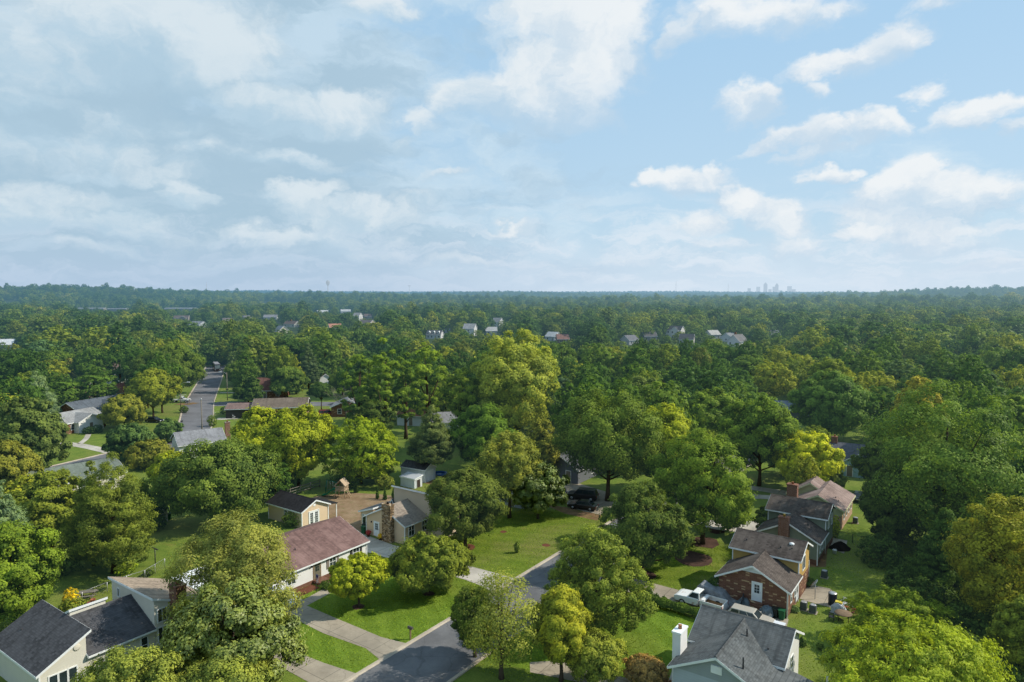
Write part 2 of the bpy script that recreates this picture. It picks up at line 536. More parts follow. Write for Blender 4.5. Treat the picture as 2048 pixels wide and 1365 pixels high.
PATCHES = [
    ('lawn', 'LAWN', 0.005, [(-28.7, 73.2), (-16.09, 57.66), (-1.18, 78.95), (-18.17, 87.19)]),
    ('lawn', 'LAWN', 0.005, [(-2.57, 62.84), (12.5, 55.34), (21.39, 68.03), (18.62, 71.93), (9.36, 79.88)]),
    ('lawn', 'MOWN', 0.005, [(-15.02, 91.7), (-0.32, 80.18), (17.18, 105.17), (2.47, 108.14), (-7.28, 102.76)]),
    ('lawn', 'MOWN', 0.005, [(12.05, 83.73), (23.12, 75.73), (32.13, 88.6), (22.09, 98.06)]),
    ('driveway', 'CONCRETE', 0.022, [(-26.6, 73.46), (-23.74, 71.13), (-19.39, 67.68), (-14.4, 64.73), (-12.44, 62.46), (-10.19, 65.5), (-13.24, 66.87), (-19.54, 71.36), (-23.08, 73.95), (-25.96, 76.59)]),
    ('driveway', 'CONCRETE', 0.022, [(-24.02, 65.4), (-21.51, 64.36), (-17.85, 62.11), (-13.91, 60.08), (-14.67, 57.57), (-18.15, 58.8), (-21.2, 61.08), (-23.52, 62.63)]),
    ('driveway', 'CONCRETE_PALE', 0.022, [(-25.63, 101.88), (-21.63, 96.5), (-16.13, 91.83), (-13.22, 90.73), (-5.89, 85.11), (-1.49, 82.33), (0.49, 81.0), (-2.15, 76.99), (-3.44, 78.74), (-5.72, 80.71), (-10.67, 83.85), (-16.0, 87.24), (-19.98, 89.83), (-20.0, 92.2), (-23.74, 97.74)]),
    ('driveway', 'CONCRETE', 0.022, [(9.56, 80.34), (11.69, 83.38), (29.61, 70.7), (27.78, 67.22), (25.6, 65.33), (23.14, 67.05), (22.36, 70.29), (16.15, 75.37)]),
    ('driveway', 'CONCRETE', 0.022, [(1.7, 62.19), (4.32, 62.46), (10.88, 59.28), (9.89, 57.35), (1.66, 60.49)]),
    ('driveway', 'CONCRETE_PALE', 0.022, [(27.13, 100.32), (32.23, 103.5), (38.43, 101.43), (35.67, 96.91), (31.14, 97.53)]),
    ('driveway', 'CONCRETE_PALE', 0.022, [(42.6, 121.26), (49.09, 117.25), (48.02, 114.62), (41.74, 118.76)]),
    ('driveway', 'CONCRETE_PALE', 0.022, [(40.81, 116.07), (45.88, 114.62), (45.11, 112.65), (39.92, 113.49)]),
    ('driveway', 'CONCRETE', 0.022, [(5.91, 120.0), (10.74, 124.2), (16.67, 116.95), (17.75, 109.96), (13.82, 104.92), (10.14, 107.63)]),
    ('bare_earth', 'DIRT_GRASSY', 0.012, [(5.04, 110.49), (10.16, 107.89), (14.02, 104.68), (13.07, 102.11), (8.36, 105.41)]),
    ('bare_earth', 'DIRT', 0.012, [(-36.18, 111.56), (-32.95, 114.91), (-28.21, 116.66), (-22.82, 115.78), (-19.13, 114.34), (-18.35, 112.65), (-21.7, 109.96), (-23.61, 105.89), (-21.85, 96.5), (-25.26, 100.98), (-27.95, 102.57), (-31.79, 107.89)]),
    ('bare_earth', 'DIRT_GRASSY', 0.012, [(-16.4, 122.88), (-11.54, 130.16), (-8.24, 124.2), (-11.49, 119.38)]),
    ('path', 'CONCRETE', 0.016, [(-23.96, 74.81), (-22.95, 73.7), (-20.82, 77.52), (-21.91, 78.74)]),
    ('path', 'CONCRETE', 0.03, [(21.74, 76.21), (22.56, 75.64), (25.78, 80.22), (24.96, 80.8)]),
    ('path', 'CONCRETE_PALE', 0.022, [(13.9, 58.65), (15.58, 62.46), (16.27, 62.19), (14.89, 58.11)]),
    ('patio', 'CONCRETE', 0.03, [(33.39, 77.92), (35.87, 79.15), (37.51, 78.19), (37.52, 76.59), (36.68, 75.06), (35.37, 73.34), (33.28, 74.93), (32.57, 75.95)]),
    ('patio', 'CONCRETE', 0.03, [(44.21, 95.69), (47.19, 93.72), (44.38, 88.95), (43.71, 90.37)]),
    ('bare_earth', 'DIRT_GRASSY', 0.012, [(40.2, 89.48), (43.16, 91.1), (39.92, 84.48), (37.83, 84.64)]),
    ('mulch_bed', 'MULCH', 0.014, [(28.78, 93.15), (28.96, 94.14), (28.13, 94.92), (27.22, 95.22), (26.31, 95.14), (25.3, 94.81), (24.65, 94.14), (24.7, 93.15), (24.55, 92.12), (25.45, 91.52), (26.29, 91.21), (27.29, 90.73), (28.0, 91.47), (28.73, 92.16)]),
    ('mulch_bed', 'MULCH_RED', 0.014, [(-5.01, 91.28), (-5.21, 91.88), (-5.6, 92.39), (-6.11, 92.41), (-6.66, 92.43), (-7.14, 92.32), (-7.58, 91.77), (-7.62, 91.28), (-7.5, 90.69), (-7.08, 90.36), (-6.65, 89.94), (-6.08, 89.92), (-5.49, 90.27), (-5.2, 90.68)]),
    ('mulch_bed', 'MULCH', 0.014, [(26.27, 87.24), (26.2, 88.25), (25.31, 89.05), (24.23, 89.93), (23.05, 89.97), (22.18, 89.18), (21.67, 88.44), (21.32, 87.24), (21.61, 86.24), (22.08, 85.35), (23.09, 84.65), (24.3, 84.73), (25.13, 85.09), (25.97, 86.11)]),
    ('mulch_bed', 'MULCH', 0.014, [(-16.44, 73.58), (-16.42, 73.86), (-16.65, 74.08), (-16.94, 74.33), (-17.21, 74.22), (-17.52, 74.13), (-17.72, 73.86), (-17.79, 73.58), (-17.64, 73.26), (-17.51, 73.01), (-17.23, 72.84), (-16.94, 72.91), (-16.68, 73.04), (-16.44, 73.26)]),
    ('mulch_bed', 'MULCH', 0.014, [(-8.92, 76.85), (-9.08, 77.18), (-9.29, 77.38), (-9.52, 77.48), (-9.83, 77.53), (-10.12, 77.36), (-10.38, 77.13), (-10.4, 76.85), (-10.31, 76.59), (-10.15, 76.35), (-9.86, 76.22), (-9.55, 76.25), (-9.27, 76.3), (-9.01, 76.56)]),
    ('mulch_bed', 'MULCH_RED', 0.014, [(5.3, 92.02), (5.19, 92.25), (5.11, 92.5), (4.84, 92.66), (4.57, 92.65), (4.38, 92.51), (4.15, 92.27), (4.18, 92.02), (4.19, 91.75), (4.34, 91.6), (4.57, 91.47), (4.84, 91.42), (5.09, 91.51), (5.27, 91.76)]),
    ('mulch_bed', 'MULCH_RED', 0.014, [(-0.71, 97.33), (-0.79, 97.56), (-0.92, 97.74), (-1.14, 97.86), (-1.35, 97.81), (-1.54, 97.69), (-1.72, 97.51), (-1.72, 97.33), (-1.73, 97.09), (-1.51, 96.9), (-1.35, 96.8), (-1.12, 96.83), (-0.95, 96.97), (-0.85, 97.11)]),
    ('mulch_bed', 'MULCH', 0.014, [(31.25, 97.74), (31.01, 98.31), (30.67, 98.84), (30.16, 99.21), (29.62, 98.94), (28.94, 98.86), (28.78, 98.39), (28.66, 97.74), (28.77, 97.11), (28.98, 96.76), (29.57, 96.39), (30.16, 96.53), (30.64, 96.73), (31.24, 97.23)]),
    ('mulch_bed', 'MULCH', 0.014, [(17.82, 82.18), (17.59, 82.79), (17.17, 83.38), (16.59, 83.77), (15.91, 83.59), (15.3, 83.43), (14.72, 82.85), (14.66, 82.18), (14.93, 81.58), (15.24, 80.97), (15.92, 80.74), (16.64, 80.74), (17.36, 81.01), (17.78, 81.58)]),
    ('flower_bed', 'MULCH_RED', 0.014, [(-25.76, 76.88), (-24.45, 75.96), (-22.67, 78.5), (-23.98, 79.42)]),
    ('flower_bed', 'MULCH_RED', 0.014, [(-22.89, 80.98), (-21.91, 80.29), (-17.72, 86.27), (-18.71, 86.96)]),
]
for nm, mt, z, pts in PATCHES:
    sheet(nm, pts, globals()[mt], z)
for nm, mt, z, w, pts in [
    ('driveway', 'CONCRETE_PALE', 0.02, 2.6, [(-104.47, 156.0), (-96.68, 152.42), (-86.48, 146.18)]),
    ('path', 'CONCRETE_PALE', 0.02, 1.2, [(-105.4, 168.41), (-101.35, 160.3), (-99.41, 154.96)]),
    ('driveway', 'CONCRETE_PALE', 0.03, 3.0, [(-75.73, 187.33), (-78.99, 185.84), (-81.47, 185.84)]),
    ('path', 'CONCRETE_PALE', 0.03, 1.4, [(-100.96, 234.1), (-93.58, 232.94), (-82.21, 222.99)]),
    ('driveway', 'DIRT_GRASSY', 0.03, 3.0, [(-104.34, 210.96), (-100.78, 210.02), (-99.46, 212.88)]),
]:
    ribbon(smooth_line(pts, 5), w, z, nm, globals()[mt])


# ------------------------------------------------------------------ houses
class House:
    """a house as one thing: an Empty with walls, roofs, trim, windows ... as its parts; coordinates are the house's own (x across, y along, z up)"""
    def __init__(s, name, label, loc, rz, cat='house', group=None):
        s.e = empty(name, (loc[0], loc[1], 0), rz, label=label, cat=cat, group=group)

    def part(s, mb, name, m, parent=None, **kw):
        return mb.build(name, m, parent or s.e, **kw)

    def wall(s, x0, x1, y0, y1, z1, m, z0=-.05, name='wall'):
        return s.part(MB().box(x0, x1, y0, y1, z0, z1), name, m)

    def gable(s, x0, x1, y0, y1, ze, zr, m_wall, m_roof, axis='y', over=.35, gover=.3, trim=TRIM, gable_m=None, ext=None, mid=None, z0=-.05):
        """pentagon walls under a gable roof; axis = direction of the ridge; ext=(side, reach, drop): a porch slope carried on from one eave"""
        sw = (lambda a, b: (a, b)) if axis == 'y' else (lambda a, b: (b, a))
        c0, c1 = (x0, x1) if axis == 'y' else (y0, y1)
        l0, l1 = (y0, y1) if axis == 'y' else (x0, x1)
        mid = (c0 + c1) / 2 if mid is None else mid
        sl = (zr - ze) / (mid - c0); sr = (zr - ze) / (c1 - mid)
        pax = 'y' if axis == 'y' else 'x'
        th = .16
        wall = MB().prism([(c0, z0), (c1, z0), (c1, ze - .02), (mid, zr - .03), (c0, ze - .02)] if not gable_m else [(c0, z0), (c1, z0), (c1, ze - .1), (c0, ze - .1)], pax, l0, l1)
        s.part(wall, 'wall', m_wall)
        if gable_m:
            for q0, q1 in ((l0 - .02, l0 + .12), (l1 - .12, l1 + .02)):
                s.part(MB().prism([(c0 + .02, ze - .1), (c1 - .02, ze - .1), (mid, zr - .05)], pax, q0, q1), 'gable_panel', gable_m)
        L = (c0 - over, ze - over * sl + .02); Rr = (c1 + over, ze - over * sr + .02); T = (mid, zr + .02)
        rx = [Rr]
        if ext: rx = [(c1 + .05, ze), (c1 + ext[0], ze - ext[1])]
        top = [(p[0], p[1] + th) for p in [L, T] + rx]
        poly = [L, T] + rx + top[::-1]
        g0, g1 = l0 - gover, l1 + gover
        roof = s.part(MB().prism(poly, pax, g0, g1), 'roof', m_roof)
        s.part(MB().prism([(mid - .16, zr + th - .04), (mid, zr + th + .06), (mid + .16, zr + th - .04)], pax, g0 - .01, g1 + .01), 'ridge_cap', m_roof, roof)
        # fascia boards along the eaves and the gable rakes, a little proud of the slabs
        fa = MB()
        lo = [L] + ([rx[-1]] if ext else [Rr])
        for k, p in enumerate(lo):
            q = p[0] + (-.035 if k == 0 else .035)
            a, b = sorted((q, p[0] + (.0 if k == 0 else .0)))
            fa.prism([(a, p[1] - .05), (b, p[1] - .05), (b, p[1] + th * .8), (a, p[1] + th * .8)], pax, g0, g1)
        for q0, q1 in ((g0 - .035, g0), (g1, g1 + .035)):
            ch = [L, T] + rx
            for i in range(len(ch) - 1):
                a, b = ch[i], ch[i + 1]
                fa.prism([(a[0], a[1] - .08), (b[0], b[1] - .08), (b[0], b[1] + th * .85), (a[0], a[1] + th * .85)], pax, q0, q1)
        s.part(fa, 'fascia', trim, roof)
        return roof

    def shed(s, x0, x1, y0, y1, z_lo, z_hi, hi, m_wall, m_roof, over=.25, trim=TRIM, th=.16, z0=-.05):
        """single-pitch block; hi = side that carries the high edge: '+x','-x','+y','-y'"""
        ax = hi[1]; sg = 1 if hi[0] == '+' else -1
        c0, c1 = (x0, x1) if ax == 'x' else (y0, y1)
        l0, l1 = (y0, y1) if ax == 'x' else (x0, x1)
        pax = 'y' if ax == 'x' else 'x'
        zl, zr = (z_lo, z_hi) if sg > 0 else (z_hi, z_lo)
        s.part(MB().prism([(c0, z0), (c1, z0), (c1, zr - .02), (c0, zl - .02)], pax, l0, l1), 'wall', m_wall)
        k = (zr - zl) / (c1 - c0)
        A = (c0 - over, zl - over * k + .02); B = (c1 + over, zr + over * k + .02)
        roof = s.part(MB().prism([A, B, (B[0], B[1] + th), (A[0], A[1] + th)], pax, l0 - over, l1 + over), 'roof', m_roof)
        fa = MB()
        for q0, q1 in ((l0 - over - .035, l0 - over), (l1 + over, l1 + over + .035)):
            fa.prism([(A[0], A[1] - .08), (B[0], B[1] - .08), (B[0], B[1] + th * .85), (A[0], A[1] + th * .85)], pax, q0, q1)
        for p, d in ((A, -.035), (B, .035)):
            a, b = sorted((p[0], p[0] + d))
            fa.prism([(a, p[1] - .08), (b, p[1] - .08), (b, p[1] + th * .85), (a, p[1] + th * .85)], pax, l0 - over, l1 + over)
        s.part(fa, 'fascia', trim, roof)
        return roof

    def _face(s, face, c, u, z, w, h):
        """returns function (du, dz, depth) -> local point on that wall face"""
        ax = face[1]; sg = 1 if face[0] == '+' else -1
        return (lambda du, dz, d: (c + sg * d, u + du, z + dz)) if ax == 'x' else (lambda du, dz, d: (u + du, c + sg * d, z + dz))

    def _slab(s, mb, P, u0, u1, z0, z1, d0, d1):
        p = [P(u, z, d) for d in (d0, d1) for u, z in ((u0, z0), (u1, z0), (u1, z1), (u0, z1))]
        return mb.add(p, [(0, 3, 2, 1), (4, 5, 6, 7), (0, 1, 5, 4), (1, 2, 6, 5), (2, 3, 7, 6), (3, 0, 4, 7)])

    def window(s, face, c, u, z, w, h, frame=TRIM, bars=(2, 2), shutter=None, pane=None):
        P = s._face(face, c, u, z, w, h)
        mb = MB(); f = .09
        for a in ((-w / 2 - f, -w / 2, -f, h + f), (w / 2, w / 2 + f, -f, h + f), (-w / 2, w / 2, -f, 0), (-w / 2, w / 2, h, h + f)):
            s._slab(mb, P, a[0], a[1], a[2], a[3], -.03, .06)
        for i in range(1, bars[0]):
            x = -w / 2 + w * i / bars[0]; s._slab(mb, P, x - .025, x + .025, 0, h, .0, .045)
        for i in range(1, bars[1]):
            zz = h * i / bars[1]; s._slab(mb, P, -w / 2, w / 2, zz - .025, zz + .025, .002, .043)
        o = s.part(mb, 'window', frame)
        s.part(s._slab(MB(), P, -w / 2, w / 2, 0, h, -.02, .02), 'pane', pane or GLASS, o)
        if shutter:
            for a in (-w / 2 - f - .4, w / 2 + f + .02):
                sh = MB(); s._slab(sh, P, a, a + .38, -f, h + f, 0, .05)
                for i in range(7): s._slab(sh, P, a + .05, a + .33, -f + .08 + i * (h + .1) / 7, -f + .08 + (i + .6) * (h + .1) / 7, .05, .065)
                s.part(sh, 'shutter', shutter)
        return o

    def door(s, face, c, u, z, w, h, m=None, frame=TRIM, lite=True, cols=3, rows=3, double=False):
        P = s._face(face, c, u, z, w, h)
        mb = MB(); f = .1
        for a in ((-w / 2 - f, -w / 2, 0, h + f), (w / 2, w / 2 + f, 0, h + f), (-w / 2, w / 2, h, h + f)): s._slab(mb, P, a[0], a[1], a[2], a[3], -.03, .07)
        d = s.part(s._slab(MB(), P, -w / 2, w / 2, 0, h, -.02, .04), 'door', m or TRIM)
        s.part(mb, 'frame', frame, d)
        leaves = ((-w / 2, 0), (0, w / 2)) if double else ((-w / 2, w / 2),)
        for q0, q1 in leaves:
            ww = q1 - q0
            if lite:
                lo = .25 if double else h * .45
                s.part(s._slab(MB(), P, q0 + ww * .22, q1 - ww * .22, lo, h - .2, .04, .046), 'pane', GLASS, d)
                g = MB()
                for i in range(1, cols):
                    x = q0 + ww * .22 + ww * .56 * i / cols; s._slab(g, P, x - .015, x + .015, lo, h - .2, .046, .058)
                for i in range(1, rows):
                    zz = lo + (h - .2 - lo) * i / rows; s._slab(g, P, q0 + ww * .22, q1 - ww * .22, zz - .015, zz + .015, .047, .057)
                s.part(g, 'glazing_bar', m or TRIM, d)
        s.part(s._slab(MB(), P, (.06 if double else w / 2 - .12), (.1 if double else w / 2 - .07), 1.0, 1.1, .04, .09), 'handle', STEEL, d)
        return d

    def chimney(s, x0, x1, y0, y1, z1, m, cap=None, z0=0, pot=None):
        c = s.part(MB().box(x0, x1, y0, y1, z0, z1), 'chimney', m)
        s.part(MB().box(x0 - .06, x1 + .06, y0 - .06, y1 + .06, z1 + .002, z1 + .16), 'cap', cap or m, c)
        mx, my = (x0 + x1) / 2, (y0 + y1) / 2
        s.part(MB().lathe([(.17, 0), (.15, .3), (.19, .32), (.12, .34)], 12, (mx, my, z1 + .16)), 'flue', pot or paint((.35, .16, .08), .8), c)
        return c

    def vent(s, x, y, z, h=.45, r=.07, m=None, hood=False):
        if hood: mb = MB().lathe([(.2, -.2), (.2, .15), (.3, .2), (.28, .34), (.1, .42)], 12, (x, y, z))
        else: mb = MB().lathe([(r, -.3), (r, h), (r * .9, h + .01)], 10, (x, y, z))
        return s.part(mb, 'roof_vent', m or DARKSTEEL)

    def corner(s, pts, z1, m=TRIM, w=.12):
        for x, y in pts: s.part(MB().box(x - w / 2, x + w / 2, y - w / 2, y + w / 2, 0, z1), 'corner_trim', m)


CREAM = siding((.67, .64, .55), .2)
CREAM_SIDE = siding((.66, .64, .56), .2)
TAN = siding((.64, .50, .35), .4, True, seam=.05)
CHARCOAL_ROOF = shingle((.062, .063, .069))
DARK_ROOF = shingle((.075, .062, .056), .35, (.10, .085, .075))
PINK_ROOF = shingle((.215, .160, .145), .18, (.25, .195, .18))
REDBROWN_ROOF = shingle((.145, .088, .080), .22, (.18, .115, .105))
SLATE_ROOF = shingle((.088, .097, .101), .28, (.105, .11, .11))
GREY_ROOF = shingle((.20, .205, .22), .2)
BROWN_ROOF = shingle((.135, .11, .09), .2)
TAN_ROOF = shingle((.27, .215, .165), .25)
BLUEGREY = siding((.40, .45, .50), .22)
OCHRE = siding((.50, .34, .12), .2)
SAGE = siding((.24, .275, .215), .2)
PALE_GREEN = siding((.42, .44, .27), .2)
PALE_BLUE = siding((.30, .44, .50), .2)
METAL_WHITE = siding((.60, .64, .68), .35, True)
WHITE_SIDE = siding((.74, .75, .74), .2)

# cream split-level house, nearest on the far side of the street
h = House('split_level_house', 'cream clapboard house with charcoal shingle roofs, brick chimney and a raised tan shed-roofed block', W(-64, 26), STREET)
h.shed(-9.5, 0, -3.7, 0, 3.05, 5.0, '+y', CREAM_SIDE, CHARCOAL_ROOF, over=.32)
h.gable(-8.6, 0.004, .02, 6, 3.0, 5.0, CREAM, CHARCOAL_ROOF, 'y', over=.35, gover=0.0, mid=-4.3)
h.shed(-5.6, -4.25, .5, 3.6, 4.9, 5.6, '+x', CREAM_SIDE, CHARCOAL_ROOF, over=.12)
h.shed(-8.3, .0, 6.02, 12, 3.4, 5.75, '-y', CREAM_SIDE, TAN_ROOF, over=.22)
h.window('+x', 0, -1.9, .9, .6, 1.5, bars=(1, 1)); h.window('+x', 0, -2.65, .9, .6, 1.5, bars=(1, 1)); h.window('+x', 0, -1.15, .9, .6, 1.5, bars=(1, 1))
h.window('+x', 0.004, 2.9, 1.0, .55, 1.5, bars=(1, 2)); h.window('+x', 0.004, 5.0, 1.0, .55, 1.5, bars=(1, 2))
h.window('+x', 0, 6.75, 3.4, .8, 1.2, bars=(2, 1)); h.window('+x', 0, 6.75, 1.3, .8, 1.5, bars=(2, 1))
h.window('-y', 6.02, -6.9, 4.3, .3, .8, bars=(1, 1))
h.chimney(.02, 1.3, 7.5, 8.5, 6.6, BRICK_RED)
h.part(MB().lathe([(.28, -.03), (.3, .0), (.22, .03)], 16, (0, 0, 0)), 'gable_vent', CREAM_SIDE).matrix_local = Matrix.Translation((.03, -.75, 4.05)) @ Matrix.Rotation(R(90), 4, 'Y')
h.corner([(0.01, -3.68), (0.01, 11.95), (-8.28, 6.04)], 3.0)
h.vent(-7.6, -2.2, 3.9, .25)

# white ranch house with the red-brown roof
h = House('ranch_house', 'white ranch house with a long red-brown shingle roof and brick footing beside its driveway', W(-65.3, 46), STREET)
h.gable(-10.8, 0, 0, 14.2, 2.6, 4.6, WHITE_SIDE, REDBROWN_ROOF, 'y', over=.4, gover=.25)
h.part(MB().box(-10.84, .05, -.04, 14.24, -.05, .42), 'brick_footing', BRICK_RED)
h.window('+x', 0, 12.4, 1.0, 1.0, 1.35, shutter=paint((.05, .05, .055)), bars=(2, 2)); h.window('+x', 0, 8.6, 1.1, .95, 1.2, shutter=paint((.22, .19, .17)))
h.window('+x', 0, 2.5, 1.0, 1.0, 1.3); h.door('+x', 0, 6.2, .42, .95, 2.0, m=paint((.16, .15, .11)), frame=paint((.30, .22, .14)), cols=2)
h.part(MB().box(.02, 1.3, 5.5, 7.0, 0, .4).box(1.3, 1.65, 5.6, 6.9, 0, .2), 'door_step', BRICK_RED)
h.part(MB().lathe([(.06, 0), (.12, .06), (.1, .22), (.03, .26)], 10, (.12, 5.35, 2.05)), 'porch_light', BLACK)
h.corner([(.012, .01), (.012, 14.19)], 2.55); h.vent(-2.5, 5.0, 3.75, .2); h.vent(-6.6, 9, 4.2, .2)

# tan house with the stone chimney
h = House('tan_house', 'tan house with a tall stone chimney, white side door and grey-brown shingle roof', W(-65, 67), STREET)
h.gable(-7.6, 0, 0, 4.6, 2.7, 4.5, TAN, shingle((.225, .19, .158), .25), 'y', over=.35, gover=.3)
h.shed(-6.6, 3.0, 4.62, 10.5, 3.7, 6.0, '-y', siding((.56, .46, .35), .4, True, seam=.05), DARK_ROOF, over=.25)
h.shed(-10.2, -7.62, 1.3, 5.4, 2.5, 3.3, '+x', TAN, shingle((.10, .105, .11), .25), over=.25)
h.gable(-7.6, -6.0, 4.62, 7, 2.7, 4.0, TAN, shingle((.10, .105, .11), .25), 'y', over=.3)
h.chimney(-3.7, -2.0, -.75, -.02, 5.2, stone(), pot=DARKSTEEL)
h.door('-y', 0, -5.5, .1, .95, 2.05, m=paint((.72, .78, .82)))
h.window('+x', 0, 1.3, .95, 1.0, 1.5); h.window('+x', 0, 4.0, 1.0, .95, 1.4)
h.window('-y', 1.3, -9.1, .6, 1.3, 1.5, bars=(1, 1))
h.part(MB().lathe([(.05, 0), (.1, .05), (.09, .2), (.02, .24)], 10, (-6.5, -.1, 1.9)), 'porch_light', BLACK)
h.corner([(-7.59, -.01), (.01, .0)], 2.68); h.vent(-5.2, 3.2, 4.0, .3)

# tan outbuilding with french doors
h = House('garage', 'tan outbuilding with black roof and white french doors beside the dirt yard', W(-82, 63), STREET, cat='outbuilding')
h.gable(-8, 0, 0, 4.9, 2.5, 3.65, TAN, shingle((.022, .022, .025), .3), 'x', over=.3, gover=.3)
h.part(MB().prism([(5.2, 2.42), (5.2, 2.56), (6.6, 2.3), (6.6, 2.16)], 'x', -4.6, .3), 'porch_roof', shingle((.022, .022, .025), .3))
for px_ in (-4.4, -2.2, .1): h.part(MB().box(px_ - .06, px_ + .06, 6.35, 6.47, 0, 2.2), 'porch_post', TRIM)
h.door('+x', 0, 2.2, .05, 1.75, 2.05, m=TRIM, double=True, cols=2, rows=5)
h.window('-y', 0, -3.7, 1.35, .65, .75); h.corner([(.01, .0), (-7.99, 0), (0.01, 4.89)], 2.48)
h.part(MB().box(.01, .05, 2.1, 2.5, 2.8, 3.15), 'gable_vent', TRIM)


def split_level(name, label, a, b, wing_w, m_wing, m_block, roof, gable_m=None, block_wall=None, ze=3.0, zr=4.9, be=4.8, br=6.0, wl=4.9, bw=7.4, bx=0., bd=5.4, ext=None, rake=TRIM):
    h = House(name, label, W(a, b), STREET)
    h.gable(0, wing_w, 0, wl, ze, zr, m_wing, roof, 'y', over=.4, gover=.35, gable_m=gable_m, ext=ext, trim=rake)
    h.gable(bx, bx + bw, wl + .02, wl + bd, be, br, m_block, roof, 'x', over=.4, gover=.35, trim=rake)
    return h


# brick and ochre split-level
h = split_level('split_level_house', 'red brick house with an ochre upper block and dark shingle roofs, covered trailer beside it', -23.9, 75.0, 7.4, BRICK_RED, OCHRE, DARK_ROOF  )
h.part(MB().prism([(2.3, 4.15), (5.1, 4.15), (3.7, 4.84)], 'y', -.05, .02), 'gable_panel', paint((.62, .68, .72)))
h.part(MB().box(-.03, 7.45, 4.88, 10.36, -.05, 2.2), 'brick_base', BRICK_RED)
h.door('-y', 0, 4.2, 1.05, .95, 2.05, m=paint((.70, .76, .82)), cols=2, rows=3)
st = MB()
for i in range(5): st.box(3.5, 4.9, -1.65 + i * .3, -1.35 + i * .3 if i < 4 else -.02, 0, .2 * (i + 1))
h.part(st, 'door_step', BRICK_RED)
h.window('+x', 7.4, 1.6, 1.2, .6, 1.2, bars=(1, 2)); h.window('+x', 7.4, 3.4, 1.2, .6, 1.2, bars=(1, 2)); h.window('+x', 7.4, 7.5, 2.9, 1.2, 1.5, bars=(2, 1), frame=TRIM)
h.door('+x', 7.4, 4.3, .3, .9, 2.0, m=paint((.6, .65, .7)), cols=1, rows=1)
h.corner([(7.41, 0), (7.41, 10.3), (7.41, 4.9), (-.0, 4.9)], 3.0)
h.corner([(7.41, 4.95), (0.0, 4.95)], 4.7)
h.part(MB().tube([(7.3, .0, 2.8), (7.44, -.06, 2.6), (7.44, -.06, .1)], .05), 'downpipe', TRIM)
for x, y, z, k in ((1.3, 6.0, 5.15, 0), (5.2, 5.9, 5.1, 0), (6.4, 6.1, 5.15, 0)): h.vent(x, y, z + .15, .35)
h.vent(6.2, 6.8, 5.55, hood=True, m=TRIM)

# sage green split-level with the brick chimney
h = split_level('split_level_house', 'sage green house with dark roofs and a brick chimney on its front gable', -24.2, 92.0, 7.4, SAGE, SAGE, DARK_ROOF)
h.part(MB().box(-.03, 7.45, -.03, 10.36, -.05, .7), 'brick_base', BRICK_RED)
h.chimney(2.7, 4.0, -.75, -.02, 5.6, BRICK_CHIM, pot=paint((.5, .33, .08)))
h.window('+x', 7.4, 1.6, 1.2, .6, 1.2, bars=(1, 2)); h.window('+x', 7.4, 3.2, 1.2, .6, 1.2, bars=(1, 2)); h.window('+x', 7.4, 7.2, 2.9, 1.2, 1.4, bars=(2, 1)); h.window('+x', 7.4, 9.2, 2.9, .7, 1.4, bars=(1, 2))
h.corner([(7.41, 0)], 2.95); h.corner([(7.41, 4.95), (0, 4.95)], 4.7)
for x, y, z in ((5.1, 7, 5.4), (6.2, 7.4, 5.6), (5.9, 6., 5.1)): h.vent(x, y, z, .35, m=STEEL)
h.vent(5.6, 3.0, 4.0, .3)

# pink-brown ranch beyond it
h = House('ranch_house', 'pale green ranch house with pinkish brown roof and a big brick chimney', W(-23.2, 108.2), STREET)
h.gable(0, 6.6, 0, 9.2, 2.9, 4.5, PALE_GREEN, PINK_ROOF, 'y', over=.4, gover=.3, trim=paint((.6, .62, .4)))
h.gable(-2.0, 4.4, 5.0, 9.4, 2.9, 4.9, PALE_GREEN, PINK_ROOF, 'y', over=.35, gover=.3, trim=paint((.6, .62, .4)))
h.part(MB().box(-.03, 6.64, -.03, 9.24, -.05, 2.0), 'brick_base', brick((.40, .25, .17), (.50, .33, .24)))
h.chimney(-1.4, .1, .9, 1.9, 5.2, BRICK_CHIM)
for y in (1.5, 3.6, 5.6, 7.6): h.window('+x', 6.64, y, 1.2, .8, 1.2, bars=(1, 2))
h.vent(5.2, 3, 3.7, .25); h.vent(5.7, 2.4, 3.4, .25)

# grey house with the white chimney, nearest on the right-hand side of the street
h = split_level('split_level_house', 'blue grey house with slate coloured shingle roofs and a white painted chimney', -20.6, 53.1, 7.3, BLUEGREY, siding((.72, .73, .72), .2), SLATE_ROOF, ze=3.6, zr=5.45, be=4.0, br=5.62, wl=4.6, bw=7.6, bd=6.4, gable_m=siding((.30, .34, .36), .2), ext=(3.9, .8))
# its front slope is carried back up to the block's own ridge
h.part(MB().prism([(.9, 3.9), (3.65, 5.47), (6.6, 3.9), (6.6, 4.06), (3.65, 5.63), (.9, 4.06)], 'y', 4.9, 7.75), 'roof', SLATE_ROOF)
h.part(MB().prism([(3.49, 5.6), (3.65, 5.72), (3.81, 5.6)], 'y', -.3, 7.9), 'ridge_cap', shingle((.07, .075, .078)))
h.part(MB().prism([(7.66, 5.72), (7.8, 5.86), (7.94, 5.72)], 'x', -.36, 7.96), 'ridge_cap', shingle((.17, .15, .13)))
for y in (.2, 4, 7.3): h.part(MB().box(10.6, 10.75, y - .07, y + .07, 0, 2.75), 'porch_post', TRIM)
h.chimney(-.75, -.02, 1.6, 3.2, 5.55, paint((.74, .74, .73)), cap=TRIM)
h.part(MB().box(3.2, 4.1, -.1, -.02, 4.1, 4.75), 'gable_vent', TRIM)
h.window('+x', 7.6, 8.2, 2.0, .8, 1.1, bars=(1, 2))
h.window('-y', 0, 1.6, 1.0, 1.2, 1.3); h.window('-y', 0, 5.4, 1.0, 1.2, 1.3)
